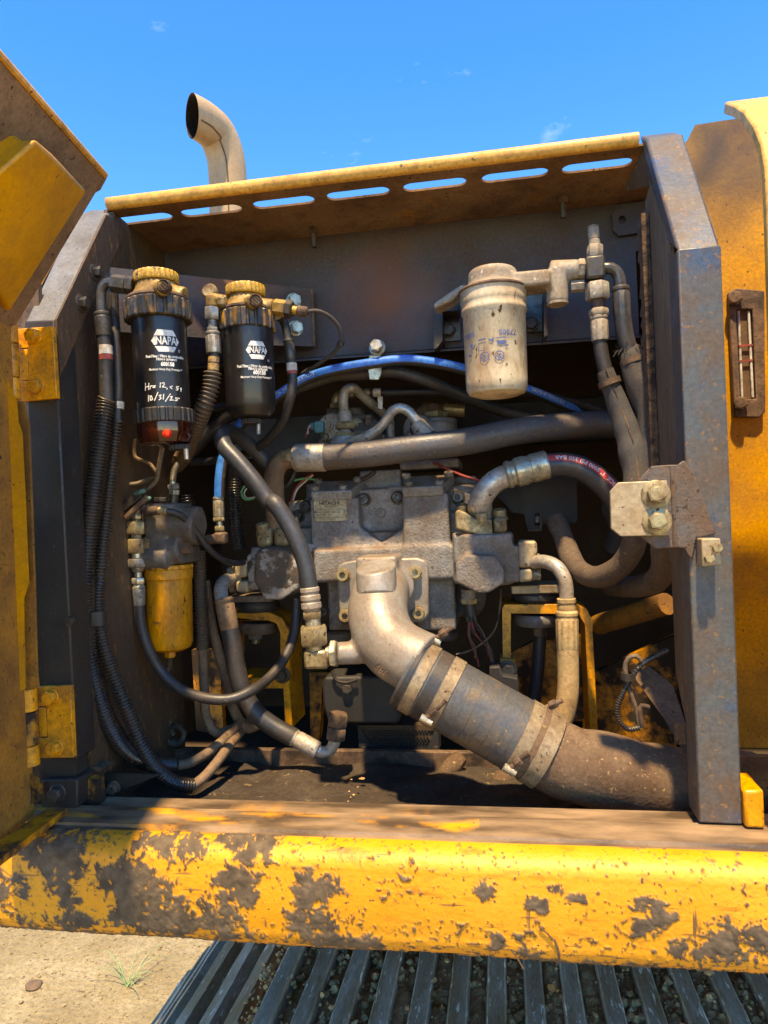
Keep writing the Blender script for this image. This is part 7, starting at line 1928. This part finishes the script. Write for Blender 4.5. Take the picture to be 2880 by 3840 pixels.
ml = mount('yellow mount frame below the peeling left outlet head', Z8, 1.46, ((320, 330), (510, 326), (590, 360), (638, 440), (640, 640), (640, 800), (660, 1045), (612, 1045), (600, 800), (250, 800), (250, 330)),
      ((255, 378), (500, 376), (555, 395), (580, 450), (582, 735), (255, 735)),
      (('box', 440, 205, 245, 270, 'cast', 1.50), ('disc', 440, 245, 312, 280, 'rubber', 1.50), ('disc', 445, 385, 450, 230, 'rubber_brown', 1.50), ('hex', 428, 450, 490, 80, 'steel', 1.50), ('cyl', 430, 490, 520, 44, 'zinc', 1.50)))
hexbolt(ml, Z8(596, 715, 1.46), (0, -1, 0), 0.024, 0.012, washer=0.036, material='steel_dark')
mr = mount('yellow mount frame right of the pump behind the tan hose', Z9, 1.46, ((635, 800), (650, 775), (1090, 772), (1160, 800), (1195, 870), (1235, 1640), (1185, 1640), (1150, 900), (1110, 835), (690, 830), (690, 1110), (640, 1110)),
      ((1160, 905), (1165, 905), (1166, 912), (1161, 912)),
      (('box', 838, 640, 690, 290, 'tan_plate', 1.50), ('disc', 840, 690, 752, 280, 'rubber', 1.50), ('disc', 838, 832, 902, 265, 'cast_dark', 1.50), ('hex', 870, 905, 968, 80, 'rust', 1.50)))
hexbolt(mr, Z9(672, 1180, 1.44), (0, -1, 0), 0.026, 0.014, washer=0.036, material='steel_dark')
MB().prism([Z9(x, y, 1.445) for x, y in ((622, 1110), (716, 1118), (716, 1215), (625, 1212))], (0, 0.05, 0)).build('foot', 'yellow_dusty', mr, bevel=0.003)
m_ = MB().tube(spline([Z9(872, 960, 1.52), Z9(862, 1120, 1.52), Z9(845, 1300, 1.52), Z9(830, 1450, 1.52)], 0.01), 40 * Z9.w(1, Z9(860, 1100, 1.52)), 16).build('drop_hose', 'rubber'); tag(m_, 'dark hose dropping inside the right yellow mount frame', 'hose')
m_ = MB().prism([Z9(x, y, 1.62) for x, y in ((640, 1100), (820, 1010), (1180, 960), (1180, 1500), (640, 1500))], (0, 0.02, 0)).build('chassis_plate', 'yellow_dirty'); tag(m_, 'oily yellow chassis plate behind the right mount frame', 'plate')
m_ = MB().prism([Z8(x, y, 1.66) for x, y in ((30, 560), (200, 560), (230, 1090), (60, 1060))], (0, 0.02, 0)).build('chassis_plate', 'yellow_dirty'); tag(m_, 'dusty yellow chassis plate behind the rust coloured hoses', 'plate')
m_ = MB().prism([Z8(x, y, 1.58) for x, y in ((765, 700), (1060, 700), (1060, 780), (840, 800), (835, 1000), (820, 1130), (770, 1130), (765, 800))], (0, 0.03, 0)).build('chassis_plate', 'yellow_dirty'); tag(m_, 'oily yellow chassis bracket behind the sump box', 'plate')
sb = thing('sump_box', 'black steel box with a bolt under the silver elbow', 'box', Z8(1060, 1020, 1.45))
MB().prism([Z8(x, y, 1.42) for x, y in ((842, 760), (860, 728), (1320, 722), (1330, 1000), (1300, 1022), (880, 1020), (846, 900))], (0, 0.14, 0)).build('shell', 'black_box', sb, bevel=0.006, seg=3)
hexbolt(sb, Z8(1003, 795, 1.42), (0, -1, 0), 0.020, 0.012, material='steel_dark')
MB().tube(spline([Z8(905, 690, 1.41), Z8(930, 745, 1.41), Z8(990, 762, 1.41), Z8(1060, 745, 1.41)], 0.006), 0.0035, 8).build('cable', 'plastic_black', sb)
pg = thing('perforated_cover', 'black perforated cover low behind the suction hose', 'cover', Z8(1310, 1205, 1.44))
hl = []
for j in range(7):
    for i in range(19):
        x, y = 1135 + i * 20 + (10 if j % 2 else 0), 1070 + j * 15
        hl.append([Z8(x + 5.5 * math.cos(t), y + 5 * math.sin(t), 1.44) for t in [q * math.pi / 3 for q in range(6)]])
MB().plate([Z8(x, y, 1.44) for x, y in ((1062, 1025), (1560, 1022), (1572, 1200), (1555, 1206), (1092, 1204), (1075, 1190))], hl, (0, 0.004, 0)).build('perforated_sheet', 'black_box', pg)
MB().prism([Z8(x, y, 1.45) for x, y in ((1066, 1028), (1560, 1026), (1568, 1200), (1092, 1200))], (0, 0.06, 0)).build('housing', 'soot_and_shade', pg)
for x, y in ((1100, 1172), (1550, 1170)): hexbolt(pg, Z8(x, y, 1.44), (0, -1, 0), 0.009, 0.004, material='steel_dark')
cp_ = thing('control_box', 'dark plastic control box behind the suction hose', 'box', Z9(650, 1310, 1.40))
MB().prism([Z9(x, y, 1.40) for x, y in ((555, 1165), (620, 1160), (640, 1215), (735, 1235), (740, 1400), (560, 1400))], (0, 0.06, 0)).build('case', 'black_box', cp_, bevel=0.003)
gb = thing('guard_plate', 'thin dark grey guard plate with a bolted lug behind the silver bend', 'plate', Z9(860, 320, 1.55))
MB().prism([Z9(x, y, 1.55) for x, y in ((600, -60), (1100, -60), (1105, 255), (1090, 270), (885, 280), (880, 320), (795, 318), (770, 215), (700, 205), (600, 100))], (0, 0.004, 0)).build('sheet', 'black_box', gb, bevel=0.001)
MB().prism([Z9(x, y, 1.535) for x, y in ((872, 190), (880, 192), (882, 318), (800, 320), (800, 310), (872, 308))], (0, 0.014, 0)).build('lug', 'strut', gb); MB().hexn(Z9(838, 245, 1.54), Z9(872, 245, 1.54), 0.022, ref=Vector((0, 0, 1))).build('bolt', 'steel_dark', gb)
hk = thing('drain_hose', 'dusty drain hose lying on the floor under the suction hose', 'hose', Z11(0, 800, 1.3))
MB().tube(spline([Z11(150, 640, 1.36), Z11(100, 740, 1.33), Z11(30, 830, 1.28)], 0.01), 0.022, 14).build('hose', 'rubber_brown', hk)
hk2 = thing('drain_tap', 'mud coated drain tap hanging over the floor behind the suction hose', 'tap', Z8(1620, 1460, 1.36))
MB().tube(spline([Z8(1700, 1230, 1.38), Z8(1640, 1300, 1.36), Z8(1590, 1370, 1.36)], 0.01), 0.017, 12, wob=0.15).build('stem', 'rubber_brown', hk2); MB().hexn(Z8(1560, 1390, 1.35), Z8(1640, 1460, 1.35), 0.05).build('body', 'rubber_brown', hk2)
